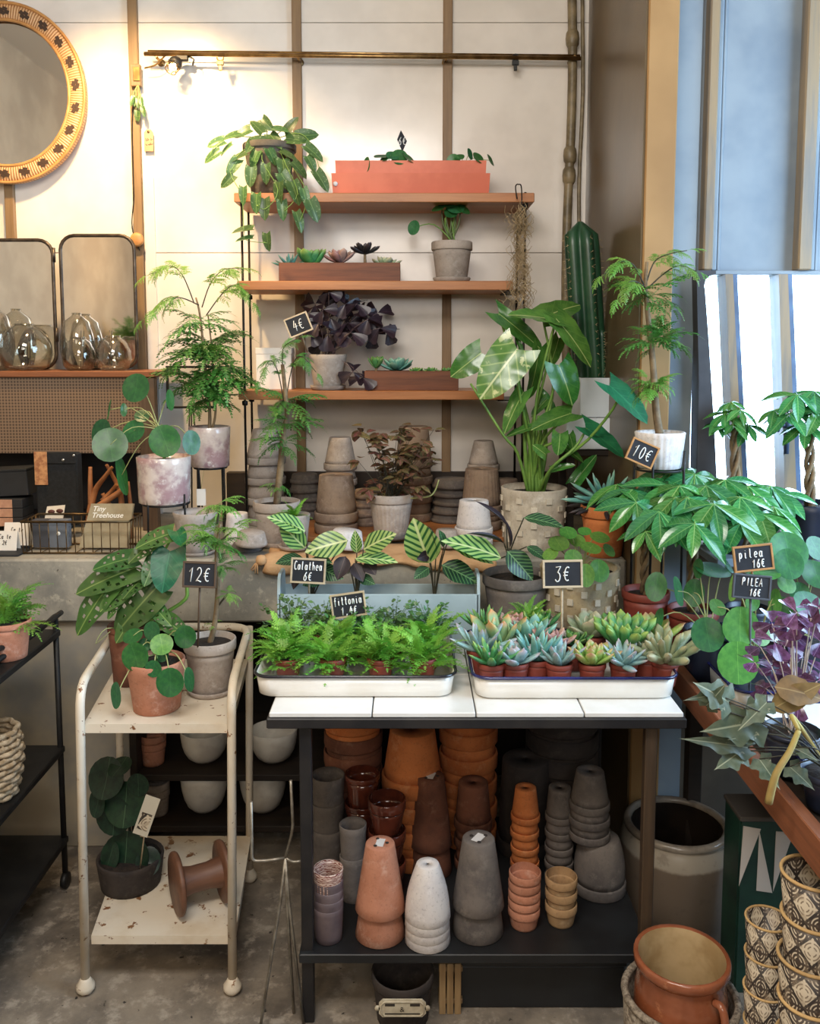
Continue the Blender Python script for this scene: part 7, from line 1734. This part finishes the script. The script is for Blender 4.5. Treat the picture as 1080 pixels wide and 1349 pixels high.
# white card box on lowest wall shelf
c = P(361, 513, 3.2); k = sz(1, c); t = thing('white_box', (c.x, 3.22, SHZ[2]+.0004), 'plain white card box at the left end of the lowest shelf', 'box'); MB().box(-22*k, 24*k, -.04, .04, 0, 46*k, bev=.001).build('box_body', mp, t); MB().box(-22.6*k, 24.6*k, -.041, .041, 46.2*k, 54*k, bev=.001).build('lid', mp, t)
# ================================================================ wicker basket, wooden spool, plant tag
m_wick = mat('wicker', (206, 188, 160), (160, 136, 104), .7, 60)
c = V((P(-12, 1005, 2.14).x, 2.14, .4255)); t = thing('wicker_basket', c, 'pale wicker basket on the black trolley at the left edge', 'basket'); r = sz(36, c); h = upx(92, c)
for j in range(12):
    z_ = h*(j+.5)/12; rr = r*(.8+.25*math.sin(j/11*2.6)); MB().tube([V((rr*math.cos(a)+.003*math.cos(a)*math.sin(9*a+j*3.14), rr*math.sin(a)+.003*math.sin(a)*math.sin(9*a+j*3.14), z_)) for a in [i*math.pi/36 for i in range(72)]], h/26, 6, closed=True).build('weaver', m_wick, t)
for i in range(18):
    a = i*math.pi/9; MB().tube([V((r*(.8+.25*math.sin(j/5*2.6))*math.cos(a), r*(.8+.25*math.sin(j/5*2.6))*math.sin(a), h*j/5)) for j in range(6)], .003, 5).build('stake', m_wick, t)
MB().lathe([(0, .001), (r*.78, .001), (r*.78, .006), (0, .006)], 20).build('base', m_wick, t)
d = 2.10; sr = sz(40, P(262, 1190, d)); c = V((P(262, 1200, d).x, d+.02, CL+.0005+sr)); t = thing('wooden_spool', c - V((0, 0, sr)), 'brown wooden spool lying on the lower trolley shelf', 'spool', rz=math.radians(28))
m_sp = wood('spool_wood', (128, 88, 66), (98, 66, 50), 'X', 10); RY = Matrix.Translation((0, 0, sr)) @ Matrix.Rotation(math.pi/2, 4, 'Y'); l_ = .058
for s_ in (-1, 1): MB().lathe([(0, -.007), (sr*.96, -.007), (sr, -.003), (sr, .003), (sr*.96, .007), (0, .007)], 28, M=RY @ Matrix.Translation((0, 0, s_*l_))).build('flange', m_sp, t)
MB().lathe([(sr*.5, -l_+.007), (sr*.42, -.02), (sr*.42, .02), (sr*.5, l_-.007)], 22, M=RY).build('core', m_sp, t)
c = P(193, 1075, 2.12); k = sz(1, c); t = thing('plant_label', (P(185, 1180, 2.17).x, 2.17, CL+.06), 'patterned cream plant label stuck in the dark leaved plant', 'label'); o_ = c-V(t.location)
Ml = Matrix.Translation(o_) @ Matrix.Rotation(math.radians(20), 4, 'Y'); MB().box(-10*k, 10*k, -.001, .001, -28*k, 28*k, M=Ml).build('label_card', mat('label_cream', (196, 188, 170), None, .8), t)
MB().box(-7*k, 7*k, -.0016, -.0011, -20*k, 4*k, M=Ml).build('printed_panel', m_patt, t); MB().tube([V((0, 0, 0)), o_+V((0, .002, 0))], .002, 5).build('stick', m_signw, t)
# name plate lettering and slots
k = sz(1, V(sg.location))
ftext('&', 10*k, -3.5*k, -4.5*k, -.0022, sg, m_let, 0, 0)
for (x0_, x1_, z0_, z1_) in ((-23, -10, 3.5, 7), (10, 23, 3.5, 7), (-23, 23, -8, -6.4)): MB().box(x0_*k, x1_*k, -.0026, -.0019, z0_*k, z1_*k).build('slot', m_let, sg)
for s_ in (-1, 1): MB().lathe([(0, -.002), (3.5*k, -.002), (3.5*k, .002), (0, .002)], 12, M=Matrix.Translation((s_*33*k, 0, 0)) @ RX90).build('lug', m_pl, sg)
